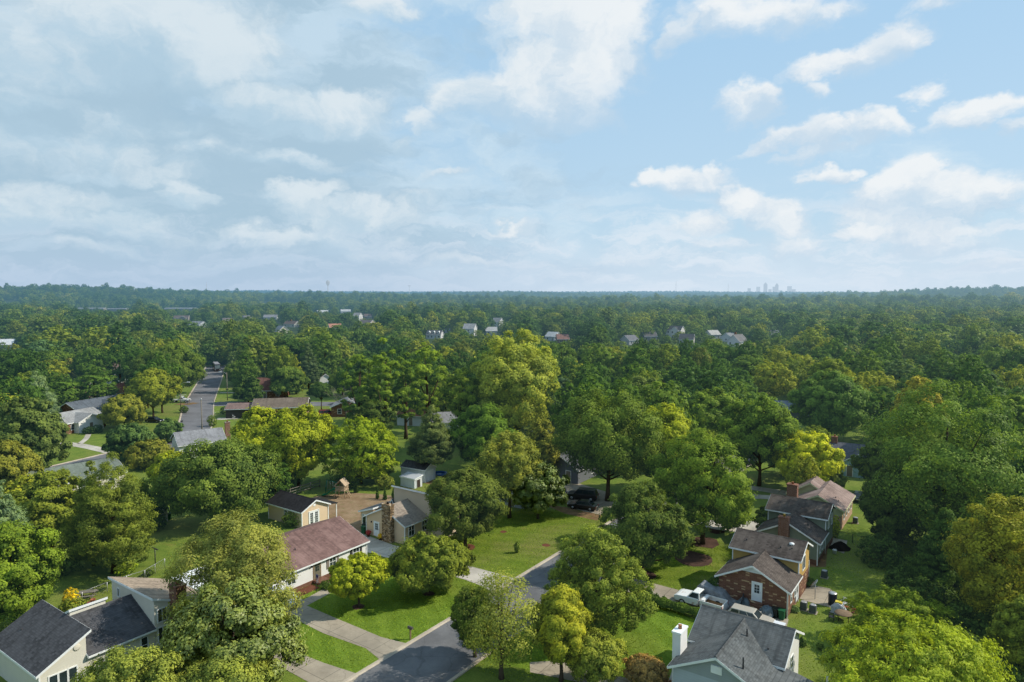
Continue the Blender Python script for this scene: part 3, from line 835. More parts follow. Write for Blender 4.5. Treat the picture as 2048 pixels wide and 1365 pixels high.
h.vent(4.5, 5.4, 5.15, .7); h.vent(5.7, 6.3, 4.6, .1, .14); h.vent(6.3, 5.4, 4.45, .25); h.vent(5.5, .9, 4.75, .9)

# ------------------------------------------------------------------ houses farther off
def plain_house(name, label, loc, rz, w, d, ze, zr, m_wall, m_roof, axis='x', chimney=None, windows=2, dormers=0, group=None, cross=False, cross_wall=None, storeys=1, door=True, cat='house', haze=0):
    h = House(name, label, loc, rz, cat=cat, group=group)
    tr = paint((.74, .76, .77), haze=haze)
    h.gable(-w / 2, w / 2, 0, d, ze, zr, m_wall, m_roof, axis, over=.35, gover=.3, trim=tr)
    if cross: h.gable(-w * .1, w * .36, -1.6, d * .5, ze - .02, ze + (zr - ze) * .8, cross_wall or m_wall, m_roof, 'y', over=.3, gover=.25, trim=tr)
    gl = glass((.03, .04, .05))
    for st in range(storeys):
        z = .9 + st * 2.7
        for i in range(windows):
            x = -w / 2 + w * (i + .5) / windows
            if door and st == 0 and i == windows // 2: continue
            h.window('-y', -1.6 if (cross and -w * .1 < x < w * .36) else 0, x, z, .95, 1.3, frame=tr, bars=(1, 2), pane=gl)
        h.window('+x', w / 2, d / 2, z, .9, 1.2, frame=tr, bars=(1, 2), pane=gl); h.window('-x', -w / 2, d / 2, z, .9, 1.2, frame=tr, bars=(1, 2), pane=gl)
    if door and windows: h.door('-y', -1.6 if (cross and -w * .1 < w * ((windows // 2 + .5) / windows - .5) < w * .36) else 0, -w / 2 + w * (windows // 2 + .5) / windows, .1, .95, 2.05, m=paint((.22, .19, .16), haze=haze), lite=False)
    for i in range(dormers):
        x = -w / 2 + w * (i + .5) / dormers
        zz = ze + (zr - ze) * .25
        dm = h.part(MB().prism([(x - .7, zz), (x + .7, zz), (x + .7, zz + 1.2), (x, zz + 1.8), (x - .7, zz + 1.2)], 'y', d * .1, d * .4), 'dormer', paint((.75, .77, .77), haze=haze))
        h.window('-y', d * .1, x, zz + .25, .7, .9, frame=tr, bars=(1, 2), pane=gl)
    if chimney is not None: h.chimney(chimney - .5, chimney + .5, d * .45, d * .45 + .8, zr + 1.1, BRICK_CHIM)
    return h


for row in [
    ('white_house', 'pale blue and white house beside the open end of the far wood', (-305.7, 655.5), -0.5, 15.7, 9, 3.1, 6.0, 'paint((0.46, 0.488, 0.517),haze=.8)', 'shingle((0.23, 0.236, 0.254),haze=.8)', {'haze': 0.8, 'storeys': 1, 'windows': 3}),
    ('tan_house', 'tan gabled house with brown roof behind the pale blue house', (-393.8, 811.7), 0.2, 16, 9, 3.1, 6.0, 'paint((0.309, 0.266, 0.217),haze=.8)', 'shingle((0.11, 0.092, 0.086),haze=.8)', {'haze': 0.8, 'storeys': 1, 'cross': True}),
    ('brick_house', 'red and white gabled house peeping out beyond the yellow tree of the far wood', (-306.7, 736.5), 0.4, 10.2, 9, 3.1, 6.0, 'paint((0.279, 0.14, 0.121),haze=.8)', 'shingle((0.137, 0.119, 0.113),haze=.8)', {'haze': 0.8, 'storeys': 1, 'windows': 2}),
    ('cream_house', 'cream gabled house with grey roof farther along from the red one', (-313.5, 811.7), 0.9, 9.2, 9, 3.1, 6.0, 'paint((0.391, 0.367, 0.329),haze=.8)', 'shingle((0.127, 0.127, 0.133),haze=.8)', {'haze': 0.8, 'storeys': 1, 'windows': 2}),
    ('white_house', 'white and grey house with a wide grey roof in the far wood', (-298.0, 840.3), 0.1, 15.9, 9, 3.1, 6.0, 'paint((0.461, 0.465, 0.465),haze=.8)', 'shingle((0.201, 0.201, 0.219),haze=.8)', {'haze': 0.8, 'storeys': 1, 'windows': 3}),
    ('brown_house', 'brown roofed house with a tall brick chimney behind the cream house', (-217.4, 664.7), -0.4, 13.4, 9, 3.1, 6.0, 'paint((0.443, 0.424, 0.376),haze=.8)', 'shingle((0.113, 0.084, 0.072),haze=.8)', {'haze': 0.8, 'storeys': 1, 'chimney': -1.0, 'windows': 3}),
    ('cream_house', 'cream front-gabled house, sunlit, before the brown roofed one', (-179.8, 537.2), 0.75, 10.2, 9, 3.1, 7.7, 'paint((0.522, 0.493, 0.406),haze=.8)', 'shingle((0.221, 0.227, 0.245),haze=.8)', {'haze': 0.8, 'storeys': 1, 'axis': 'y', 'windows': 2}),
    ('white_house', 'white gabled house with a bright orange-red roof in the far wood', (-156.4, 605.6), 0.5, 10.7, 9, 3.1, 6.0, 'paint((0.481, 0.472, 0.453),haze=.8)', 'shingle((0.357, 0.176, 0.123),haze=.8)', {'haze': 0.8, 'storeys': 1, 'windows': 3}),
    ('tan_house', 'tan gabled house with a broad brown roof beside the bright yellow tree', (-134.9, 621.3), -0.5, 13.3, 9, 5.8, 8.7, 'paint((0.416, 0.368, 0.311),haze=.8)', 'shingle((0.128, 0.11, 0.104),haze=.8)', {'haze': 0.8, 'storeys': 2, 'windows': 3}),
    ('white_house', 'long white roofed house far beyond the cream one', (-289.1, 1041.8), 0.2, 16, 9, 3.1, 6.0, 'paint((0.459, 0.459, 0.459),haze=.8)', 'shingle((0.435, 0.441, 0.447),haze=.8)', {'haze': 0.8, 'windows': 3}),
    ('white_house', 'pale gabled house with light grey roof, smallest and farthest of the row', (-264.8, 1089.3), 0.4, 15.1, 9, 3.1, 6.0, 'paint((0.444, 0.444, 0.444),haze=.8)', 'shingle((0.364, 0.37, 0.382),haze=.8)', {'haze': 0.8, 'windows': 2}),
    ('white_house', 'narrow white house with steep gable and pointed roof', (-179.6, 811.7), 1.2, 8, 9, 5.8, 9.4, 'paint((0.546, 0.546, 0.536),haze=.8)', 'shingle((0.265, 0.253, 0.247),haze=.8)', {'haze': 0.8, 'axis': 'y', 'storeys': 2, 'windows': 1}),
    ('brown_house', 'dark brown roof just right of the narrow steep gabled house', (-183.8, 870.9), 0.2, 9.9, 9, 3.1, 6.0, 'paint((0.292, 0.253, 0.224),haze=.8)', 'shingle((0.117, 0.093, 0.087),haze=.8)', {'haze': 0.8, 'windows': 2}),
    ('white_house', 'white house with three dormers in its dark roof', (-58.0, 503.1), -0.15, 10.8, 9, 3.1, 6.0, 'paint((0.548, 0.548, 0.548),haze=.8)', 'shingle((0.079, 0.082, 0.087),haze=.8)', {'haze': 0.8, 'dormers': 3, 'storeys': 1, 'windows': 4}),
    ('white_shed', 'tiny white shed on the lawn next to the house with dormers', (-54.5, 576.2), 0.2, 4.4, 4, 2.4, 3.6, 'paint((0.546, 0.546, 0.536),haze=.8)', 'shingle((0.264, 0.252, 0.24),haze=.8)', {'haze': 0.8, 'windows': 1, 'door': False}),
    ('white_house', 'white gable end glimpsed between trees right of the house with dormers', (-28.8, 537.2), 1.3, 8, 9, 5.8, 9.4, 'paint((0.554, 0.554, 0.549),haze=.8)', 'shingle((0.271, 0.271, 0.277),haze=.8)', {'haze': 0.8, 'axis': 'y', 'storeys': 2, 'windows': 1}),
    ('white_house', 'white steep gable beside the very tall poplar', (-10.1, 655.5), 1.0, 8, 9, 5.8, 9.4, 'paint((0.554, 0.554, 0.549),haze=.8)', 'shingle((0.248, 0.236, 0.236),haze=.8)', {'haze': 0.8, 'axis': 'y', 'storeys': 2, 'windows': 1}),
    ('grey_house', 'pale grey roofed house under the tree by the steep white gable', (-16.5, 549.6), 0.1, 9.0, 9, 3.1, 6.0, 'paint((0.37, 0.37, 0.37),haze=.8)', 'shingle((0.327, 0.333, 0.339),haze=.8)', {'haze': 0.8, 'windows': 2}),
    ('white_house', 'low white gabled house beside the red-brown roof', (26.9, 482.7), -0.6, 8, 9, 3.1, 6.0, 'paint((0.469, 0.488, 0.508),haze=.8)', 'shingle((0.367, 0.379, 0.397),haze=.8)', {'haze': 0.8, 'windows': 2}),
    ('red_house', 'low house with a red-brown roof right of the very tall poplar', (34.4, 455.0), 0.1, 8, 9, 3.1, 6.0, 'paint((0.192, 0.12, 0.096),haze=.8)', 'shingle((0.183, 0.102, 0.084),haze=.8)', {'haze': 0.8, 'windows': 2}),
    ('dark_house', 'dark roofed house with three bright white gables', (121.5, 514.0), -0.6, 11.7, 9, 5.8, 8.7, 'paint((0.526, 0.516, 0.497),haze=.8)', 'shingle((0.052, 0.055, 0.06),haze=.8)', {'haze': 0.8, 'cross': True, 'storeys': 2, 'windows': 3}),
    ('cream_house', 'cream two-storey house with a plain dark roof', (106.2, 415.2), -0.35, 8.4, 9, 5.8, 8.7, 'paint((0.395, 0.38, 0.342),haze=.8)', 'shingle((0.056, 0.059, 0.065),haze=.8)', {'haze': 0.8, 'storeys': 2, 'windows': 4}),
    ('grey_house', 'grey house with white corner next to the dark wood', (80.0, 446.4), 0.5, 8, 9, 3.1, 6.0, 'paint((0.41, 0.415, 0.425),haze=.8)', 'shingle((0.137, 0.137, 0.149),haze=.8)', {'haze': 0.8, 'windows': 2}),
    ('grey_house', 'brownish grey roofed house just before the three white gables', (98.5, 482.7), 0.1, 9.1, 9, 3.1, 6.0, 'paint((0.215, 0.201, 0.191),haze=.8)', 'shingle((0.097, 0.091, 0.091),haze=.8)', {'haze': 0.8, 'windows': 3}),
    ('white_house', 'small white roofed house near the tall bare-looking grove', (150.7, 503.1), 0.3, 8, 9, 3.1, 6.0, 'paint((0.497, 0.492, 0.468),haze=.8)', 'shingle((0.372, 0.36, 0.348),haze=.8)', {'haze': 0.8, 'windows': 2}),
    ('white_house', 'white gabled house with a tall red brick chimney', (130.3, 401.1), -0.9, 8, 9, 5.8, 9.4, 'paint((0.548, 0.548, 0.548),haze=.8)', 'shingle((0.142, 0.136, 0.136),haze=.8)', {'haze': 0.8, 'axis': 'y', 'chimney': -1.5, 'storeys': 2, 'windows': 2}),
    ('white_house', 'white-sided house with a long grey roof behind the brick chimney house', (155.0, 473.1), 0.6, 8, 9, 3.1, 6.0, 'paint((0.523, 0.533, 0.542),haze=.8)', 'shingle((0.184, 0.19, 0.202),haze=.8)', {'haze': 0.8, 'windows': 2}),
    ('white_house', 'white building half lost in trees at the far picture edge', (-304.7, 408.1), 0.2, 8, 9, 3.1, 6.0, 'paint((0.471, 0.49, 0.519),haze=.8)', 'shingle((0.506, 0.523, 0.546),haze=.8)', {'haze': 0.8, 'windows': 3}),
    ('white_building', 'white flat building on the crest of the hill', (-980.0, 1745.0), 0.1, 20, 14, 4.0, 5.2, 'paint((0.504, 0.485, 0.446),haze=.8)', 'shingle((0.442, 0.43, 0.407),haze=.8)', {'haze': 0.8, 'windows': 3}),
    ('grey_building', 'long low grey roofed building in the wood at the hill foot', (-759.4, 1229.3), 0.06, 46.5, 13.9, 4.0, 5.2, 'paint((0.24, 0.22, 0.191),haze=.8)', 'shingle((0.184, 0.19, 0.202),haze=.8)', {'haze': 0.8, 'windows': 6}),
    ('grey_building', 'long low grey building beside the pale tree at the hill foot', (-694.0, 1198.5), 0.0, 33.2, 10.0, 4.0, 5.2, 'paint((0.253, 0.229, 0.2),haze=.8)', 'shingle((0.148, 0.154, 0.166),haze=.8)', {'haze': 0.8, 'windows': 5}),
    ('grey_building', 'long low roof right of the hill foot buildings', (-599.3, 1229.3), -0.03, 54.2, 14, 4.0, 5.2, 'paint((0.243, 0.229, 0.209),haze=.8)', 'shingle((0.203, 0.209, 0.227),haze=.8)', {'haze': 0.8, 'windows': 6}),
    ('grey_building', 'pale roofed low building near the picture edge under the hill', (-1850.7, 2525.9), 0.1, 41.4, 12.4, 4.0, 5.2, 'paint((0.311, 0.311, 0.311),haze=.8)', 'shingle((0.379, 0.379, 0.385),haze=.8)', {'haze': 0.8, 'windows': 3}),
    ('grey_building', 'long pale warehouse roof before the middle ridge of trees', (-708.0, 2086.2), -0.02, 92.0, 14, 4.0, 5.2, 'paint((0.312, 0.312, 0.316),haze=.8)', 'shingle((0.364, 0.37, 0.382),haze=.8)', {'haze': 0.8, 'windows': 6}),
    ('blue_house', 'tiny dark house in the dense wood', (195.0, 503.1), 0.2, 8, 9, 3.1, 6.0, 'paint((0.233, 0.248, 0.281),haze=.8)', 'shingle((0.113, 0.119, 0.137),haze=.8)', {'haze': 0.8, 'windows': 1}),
    ('white_house', 'white house with a broad pale grey roof, roof vents and a brick chimney', (-65.47, 142.52), 0.622, 9.1, 8.4, 3.0, 4.9, 'WHITE_SIDE', 'GREY_ROOF', {'windows': 3, 'chimney': 6.0, 'door': False}),
    ('green_roofed_house', 'long house with a pale grey-green roof almost hidden by the cedars', (-73.52, 115.09), 0.893, 13.3, 9, 2.8, 4.6, 'CREAM', 'shingle((.13,.155,.135),.15)', {'windows': 3, 'door': False}),
    ('brick_house', 'brick house under the long plain brown roof by the side street', (-64.56, 187.66), 0.19, 14.4, 9.5, 2.8, 4.6, 'BRICK_RED', 'BROWN_ROOF', {'windows': 4}),
    ('carport_house', 'low brown roofed carport wing with dark screens beside the long brown roof', (-75.78, 186.83), 0.133, 6.5, 7, 2.5, 3.5, 'paint((.05,.05,.05))', 'shingle((.17,.12,.11),.15)', {'windows': 0, 'door': False}),
    ('white_house', 'white and brick fronted house with a dark grey roof on the open lawn', (-107.9, 168.4), 1.257, 15, 9, 2.7, 4.6, 'BRICK_RED', 'shingle((.24,.245,.25),.2)', {'cross': True, 'windows': 4, 'cross_wall': 1}),
    ('brick_house', 'brick house with blue-grey roof and grey gable behind the white brick-fronted one', (-111.5, 185.8), 1.222, 15, 10, 2.7, 5.2, 'BRICK_RED', 'shingle((.085,.10,.12),.2)', {'cross': True, 'windows': 4}),
    ('brick_house', 'dark red roofed house among reddish trees beyond the far street lawn', (-125.8, 213.8), 1.134, 16, 9, 2.7, 5.0, 'brick((.16,.07,.05),(.22,.10,.07))', 'shingle((.15,.075,.06),.2)', {'windows': 4}),
    ('tan_house', 'low tan house with a rusty roof at the wood edge', (-147.0, 224.1), 0.262, 11, 7, 2.6, 4.2, 'paint((.40,.34,.27))', 'shingle((.20,.11,.07),.2)', {'windows': 2}),
    ('white_house', 'narrow white gable showing above the dark red roof', (-147.2, 257.1), 1.047, 7, 8, 5.2, 7.5, 'WHITE_SIDE', 'shingle((.20,.14,.12),.2)', {'axis': 'y', 'windows': 1, 'storeys': 2}),
    ('brick_house', 'red brick house with brown-red roof and white window across the side street', (-80.6, 220.9), 0.1, 12, 9, 2.8, 6.2, 'BRICK_RED', 'shingle((.13,.07,.06),.2)', {'windows': 3}),
    ('white_shed', 'little white shed on the far lawn beside a round dark tree', (-68.5, 249.0), 0.5, 4.2, 5, 3.2, 4.6, 'WHITE_SIDE', 'BROWN_ROOF', {'axis': 'y', 'windows': 0, 'cat': 'shed'}),
    ('brick_house', 'brick house with white roof edge in the shade of the tall pines', (-45.9, 188.8), 0.1, 9, 9, 2.8, 4.6, 'BRICK_RED', 'GREY_ROOF', {'axis': 'y', 'windows': 2}),
    ('white_shed', 'white workshop with a rusty orange roof seen between the pine trunks', (-26.4, 176.0), -0.2, 7.5, 6, 2.6, 3.8, 'METAL_WHITE', 'shingle((.20,.11,.07),.2)', {'windows': 1, 'cat': 'shed'}),
    ('white_house', 'white walled house glimpsed between pines and poplar', (-15.1, 167.2), 0.2, 9, 8, 2.7, 4.4, 'WHITE_SIDE', 'GREY_ROOF', {'windows': 2}),
    ('dark_house', 'dark grey house with a brick chimney on its gable behind the magnolia', (8.7, 124.2), -0.611, 8, 11, 2.6, 4.8, 'siding((.15,.165,.19),.2)', 'shingle((.10,.105,.118),.2)', {'axis': 'y', 'windows': 2, 'chimney': -1.5}),
    ('grey_house', 'pale blue-grey house hidden behind the thin yellowing tree', (-2.0, 110.0), -0.524, 9, 9, 2.8, 4.7, 'siding((.42,.47,.53),.2)', 'shingle((.16,.165,.18),.2)', {'windows': 2}),
    ('blue_house', 'house with pale blue gable, dark slate roofs and a brick chimney', (64.6, 128.3), -0.524, 13, 9, 2.8, 5.0, 'PALE_BLUE', 'shingle((.095,.10,.115),.2)', {'cross': True, 'chimney': -3.2, 'windows': 3}),
    ('grey_house', 'dark grey house in deep shade at the edge of the wood', (76.7, 182.9), -0.3, 11, 8, 2.8, 4.6, 'paint((.14,.16,.19))', 'shingle((.16,.18,.22),.2)', {'windows': 2}),
]:
    nm, lab, loc, rz, w_, d_, ze_, zr_, mw, mr, kw = row
    if 'cross_wall' in kw: kw['cross_wall'] = WHITE_SIDE
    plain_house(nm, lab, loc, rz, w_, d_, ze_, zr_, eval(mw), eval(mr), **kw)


GP = {(364, 852): (-86.1, 176.04), (379, 808): (-100.6, 210.96), (165, 1205): (-48.46, 74.68), (215, 1185): (-47.16, 77.25), (290, 1160): (-44.64, 80.71), (330, 1136): (-44.04, 84.32), (1668, 1076): (45.84, 94.89), (1705, 1086): (47.51, 92.96), (1760, 1100): (49.96, 90.37), (528, 1012): (-40.57, 109.43), (560, 1000): (-39.05, 112.65), (640, 975): (-34.38, 120.0), (1655, 1082): (44.38, 93.72), (1660, 1068): (46.02, 96.5), (430, 833): (-83.38, 189.61), (455, 830): (-80.84, 191.94), (470, 842): (-75.06, 182.93), (1669, 1107): (43.2, 89.13), (186, 1207): (-47.13, 74.44), (177, 1214): (-47.11, 73.58)}   # surveyed ground points, metres

# ------------------------------------------------------------------ vehicles (x = forward)
def carpaint(c):
    k = ('car', c)
    if k not in _cache:
        m, t = newmat('car_paint')
        b = t.n('ShaderNodeBsdfPrincipled'); b.inputs['Base Color'].default_value = rgba(c); b.inputs['Roughness'].default_value = .28
        b.inputs['Coat Weight'].default_value = .6; b.inputs['Coat Roughness'].default_value = .08
        finish(t, b.outputs[0], 0); _cache[k] = m
    return _cache[k]


def wheel(e, x, y, r, side, w=.2):
    o = MB().lathe([(r * .9, -w / 2), (r, -w * .35), (r, w * .35), (r * .9, w / 2)], 18).build('wheel', TYRE, e)
    o.matrix_local = Matrix.Translation((x, y, r)) @ Matrix.Rotation(R(-90 * side), 4, 'X')
    MB().lathe([(r * .62, w / 2 - .02), (r * .6, w / 2 + .012), (r * .2, w / 2 + .02), (.03, w / 2 + .03)], 14).build('rim', STEEL, o)


def hull(mb, prof, hw, inset=.06, top=None):
    """side outline (x,z) given width, edges turned in"""
    n = len(prof); vs = []
    cz = sum(p[1] for p in prof) / n; cx = sum(p[0] for p in prof) / n
    for y, k in ((-hw, 1), (-hw + inset, 0), (hw - inset, 0), (hw, 1)):
        for x, z in prof:
            if k: vs.append((x + (cx - x) * .03, y, z + (cz - z) * .12))
            else: vs.append((x, y, z))
    fs = [tuple(range(n - 1, -1, -1)), tuple(range(3 * n, 4 * n))]
    for r in range(3):
        for i in range(n): fs.append((r * n + i, r * n + (i + 1) % n, (r + 1) * n + (i + 1) % n, (r + 1) * n + i))
    return mb.add(vs, fs)


def cabin(mb, b0, b1, t0, t1, z0, z1, hb, ht):
    vs = [(b0, -hb, z0), (b1, -hb, z0), (b1, hb, z0), (b0, hb, z0), (t0, -ht, z1), (t1, -ht, z1), (t1, ht, z1), (t0, ht, z1)]
    return mb.add(vs, [(0, 3, 2, 1), (4, 5, 6, 7), (0, 1, 5, 4), (1, 2, 6, 5), (2, 3, 7, 6), (3, 0, 4, 7)])


def lerp(a, b, t): return tuple(x + (y - x) * t for x, y in zip(a, b))


def glass_panel(e, c, name, t0=.12, t1=.88, s0=.06, s1=.94, off=.012, m=None):
    """c: four corners b0,b1,t1,t0 of a cabin side; a pane inset within it and set a little proud"""
    b0, b1, q1, q0 = [Vector(v) for v in c]
    nrm = (b1 - b0).cross(q0 - b0).normalized() * off
    P = lambda s, t: (b0.lerp(b1, s)).lerp(q0.lerp(q1, s), t) + nrm
    return MB().add([P(s0, t0), P(s1, t0), P(s1, t1), P(s0, t1)], [(0, 1, 2, 3)]).build(name, m or GLASS, e)


def car(kind, name, label, loc, rz, color, cat='car', group=None):
    e = empty(name, (loc[0], loc[1], loc[2] if len(loc) > 2 else 0), rz, label=label, cat=cat, group=group)
    m = carpaint(color)
    lights = paint((.75, .77, .78), .2); red = paint((.35, .015, .015), .3)
    if kind in ('sedan', 'suv', 'wagon', 'van'):
        L, hw = {'sedan': (4.8, .9), 'suv': (5.2, 1.0), 'wagon': (4.7, .9), 'van': (5.2, .98)}[kind]
        zb = {'sedan': .92, 'suv': 1.1, 'wagon': .92, 'van': 1.15}[kind]
        zt = {'sedan': 1.45, 'suv': 1.88, 'wagon': 1.45, 'van': 1.95}[kind]
        x0, x1 = -L / 2, L / 2
        prof = [(x0 + .05, .3), (x1 - .1, .3), (x1, .5), (x1 - .06, zb - .22), (x1 - .5, zb - .1), (x1 - 1.35, zb), (x0 + (.8 if kind == 'sedan' else .15), zb), (x0 + .05, zb - (.06 if kind == 'sedan' else .1)), (x0, .55)]
        hull(MB(), prof, hw).build('body', m, e, bevel=.04)
        if kind == 'sedan': b = (x0 + .55, x1 - 1.2, x0 + 1.25, x1 - 2.05)
        elif kind == 'van': b = (x0 + .12, x1 - .75, x0 + .25, x1 - 1.5)
        else: b = (x0 + .1, x1 - 1.25, x0 + .45, x1 - 1.95)
        hb, ht = hw - .08, hw - .24
        cabin(MB(), *b, zb - .02, zt, hb, ht).build('cabin', m, e, bevel=.05)
        z0 = zb - .02
        A = lambda x, y, z: (x, y, z)
        glass_panel(e, [A(b[1], -hb, z0), A(b[1], hb, z0), A(b[3], ht, zt), A(b[3], -ht, zt)], 'windscreen')
        glass_panel(e, [A(b[0], hb, z0), A(b[0], -hb, z0), A(b[2], -ht, zt), A(b[2], ht, zt)], 'rear_window')
        for s in (1, -1):
            q = [A(b[0], -hb * s, z0), A(b[1], -hb * s, z0), A(b[3], -ht * s, zt), A(b[2], -ht * s, zt)]
            if s < 0: q = [q[1], q[0], q[3], q[2]]
            for u, v in ((.07, .36), (.39, .66), (.69, .93)): glass_panel(e, q, 'side_window', .14, .86, u, v)
        for s in (1, -1):
            MB().box(x1 - .12, x1 + .005, s * hw * .62 - .17, s * hw * .62 + .17, zb - .36, zb - .22).build('headlight', lights, e)
            MB().box(x0 - .012, x0 + .06, s * hw * .78 - .12, s * hw * .78 + .12, zb - .3, zb - .1).build('tail_light', red, e)
            MB().box(b[1] - .45, b[1] - .28, s * (hw + .0) - .02, s * (hw + .0) + .14 * s, zb, zb + .14).build('mirror', m, e)
            for x in (x0 + .95, x1 - .95): wheel(e, x, s * (hw - .1), .33 if kind in ('sedan', 'wagon') else .38, s)
        MB().box(x0 - .02, x0 + .01, -.27, .27, .6, .72).build('number_plate', WHITE, e)
    return e


def pickup(name, label, loc, rz, color, rusty=True, box=None):
    e = empty(name, (loc[0], loc[1], 0), rz, label=label, cat='pickup truck' if not box else 'truck')
    m = carpaint(color)
    if rusty:
        m, t = newmat('faded_white_paint')
        p = t.n('ShaderNodeTexCoord').outputs['Object']
        cc = t.mix(t.smooth(t.noise(p, 1.6, 6, .7), .55, .68, 0, .8), color, (.33, .17, .09))
        finish(t, principled(t, cc, .45, .4), 0)
    hull(MB(), [(-.1, .38), (2.6, .4), (2.72, .6), (2.66, .95), (2.35, 1.06), (1.2, 1.14), (-.1, 1.14)], .98).build('hood', m, e, bevel=.05)
    cabin(MB(), -.25, 1.25, -.12, .62, 1.1, 1.78, .9, .74).build('cab', m, e, bevel=.05)
    z0, zt = 1.1, 1.78
    glass_panel(e, [(1.25, -.9, z0), (1.25, .9, z0), (.62, .74, zt), (.62, -.74, zt)], 'windscreen')
    glass_panel(e, [(-.25, .9, z0), (-.25, -.9, z0), (-.12, -.74, zt), (-.12, .74, zt)], 'rear_window')
    for s in (1, -1):
        q = [(-.25, -.9 * s, z0), (1.25, -.9 * s, z0), (.62, -.74 * s, zt), (-.12, -.74 * s, zt)]
        if s < 0: q = [q[1], q[0], q[3], q[2]]
        glass_panel(e, q, 'side_window', .1, .86, .08, .9)
    if not box:
        for s in (1, -1):
            MB().box(-2.75, -.26, s * .98 - (.09 if s > 0 else 0), s * .98 + (.09 if s < 0 else 0), .42, 1.12).build('bed_side', m, e, bevel=.03)
        MB().box(-2.78, -2.68, -.88, .88, .5, 1.1).build('tailgate', m, e, bevel=.02)
        MB().box(-2.68, -.26, -.89, .89, .5, .62).build('bed_floor', dirtmat('rusty_bed', (.16, .075, .035), (.26, .14, .06)), e)
        MB().box(-.75, -.35, -.85, .85, .95, 1.2).build('tool_box', m, e, bevel=.02)
        MB().box(-2.95, -2.79, -.85, .85, .42, .58).build('rear_bumper', STEEL, e)
    else:
        MB().box(-2.9, -.35, -1.0, 1.0, .75, .9).build('flat_bed', m, e)
        for x in (-2.7, -1.6, -.5):
            for y in (-.95, .95): MB().tube([(x, y, .9), (x, y, 2.2)], .04).build('rack_post', m, e)
        for y in (-.95, .95): MB().tube([(-2.7, y, 2.2), (1.3, y, 2.2)], .04).build('rack_rail', m, e)
    MB().box(2.62, 2.8, -.92, .92, .45, .62).build('front_bumper', STEEL, e)
    MB().box(2.66, 2.73, -.5, .5, .68, .9).build('grille', BLACK, e)
    for s in (1, -1):
        MB().box(2.6, 2.735, s * .72 - .14, s * .72 + .14, .7, .88).build('headlight', paint((.75, .77, .78), .2), e)
        MB().box(-2.8, -2.77, s * .9 - .07, s * .9 + .07, .75, 1.05).build('tail_light', paint((.35, .015, .015), .3), e)
        for x in (-1.65, 1.75): wheel(e, x, s * .9, .37, s, .24)
    return e


def hdg(a, b): return math.atan2(b[1], b[0]) if False else math.atan2(b[1] - a[1], b[0] - a[0])


AXA = math.atan2(NA[1], NA[0]); AXB = math.atan2(NB[1], NB[0])
pickup('pickup_truck', 'weathered white pickup with an open rusty bed parked by the clipped hedge', W(-25.1, 72.4), AXA + math.pi - R(2), (.68, .70, .70))
car('sedan', 'sedan', 'black sedan parked in the drive in front of the black minivan', (11.4, 107.9), R(157), (.012, .013, .016))
car('suv', 'suv', 'black high-roofed family vehicle parked behind the black sedan', (11.9, 113.0), R(160), (.014, .014, .016), cat='suv')
car('van', 'van', 'silver white van half hidden behind the glossy dark magnolia', (6.6, 114.0), R(158), (.55, .58, .62), cat='van')
car('wagon', 'station_wagon', 'old white station wagon squeezed between the slate roof and the brick house', W(-19.4, 71.7), AXA, (.40, .38, .34), cat='car')
car('sedan', 'sedan', 'white car on the concrete drive under the big glossy tree', W(-64.0, 46.2), AXA + R(4), (.70, .73, .76))
car('sedan', 'sedan', 'bright blue car parked at the brown carport', (-76.95, 190.38), R(8), (.015, .06, .26))
car('sedan', 'sedan', 'dark navy car on the grass beside the trunk of the yellow-green tree', (-95.77, 180.81), R(-12), (.012, .016, .03))
car('suv', 'car', 'dark red car parked beside the far brick house', (-51.8, 189.61), R(20), (.16, .02, .025))
car('suv', 'car', 'white car glimpsed under the tall yellow-green poplar', (7.39, 166.01), R(160), (.72, .74, .76))
car('sedan', 'car', 'dark car in the shade beside the pale green ranch house', (58.4, 112.65), R(60), (.04, .05, .06))
pickup('flatbed_truck', 'small white truck with a rack parked by the street lamp', (-104.65, 213.85), R(5), (.72, .73, .72), False, True)
pickup('pickup_truck', 'white pickup parked far off beside the white gabled houses', (126.68, 388.02), R(150), (.75, .76, .77), False)

bus = empty('bus', (*(-131.26, 301.5), 0), R(-62), label='long dark bus standing at the far end of the long street', cat='bus')
hull(MB(), [(-5.8, .4), (5.8, .4), (5.9, .8), (5.8, 3.0), (5.6, 3.2), (-5.7, 3.2), (-5.85, 3.0)], 1.28, .1).build('body', carpaint((.03, .033, .04)), bus, bevel=.06)
MB().box(-5.5, 5.4, -1.0, 1.0, 3.2, 3.32).build('roof_unit', paint((.22, .22, .24)), bus)
MB().box(5.84, 5.92, -1.1, 1.1, 1.3, 2.75).build('windscreen', glass((.12, .16, .18)), bus)
for s in (1, -1):
    for i in range(7): MB().box(-5.2 + i * 1.45, -5.2 + i * 1.45 + 1.3, s * 1.285 - .02, s * 1.285 + .02, 1.5, 2.6).build('side_window', GLASS, bus)
    MB().box(5.86, 5.95, s * .95 - .15, s * .95 + .15, .75, .95).build('headlight', WHITE, bus)
    for x in (-3.6, 3.9): wheel(bus, x, s * 1.15, .48, s, .28)


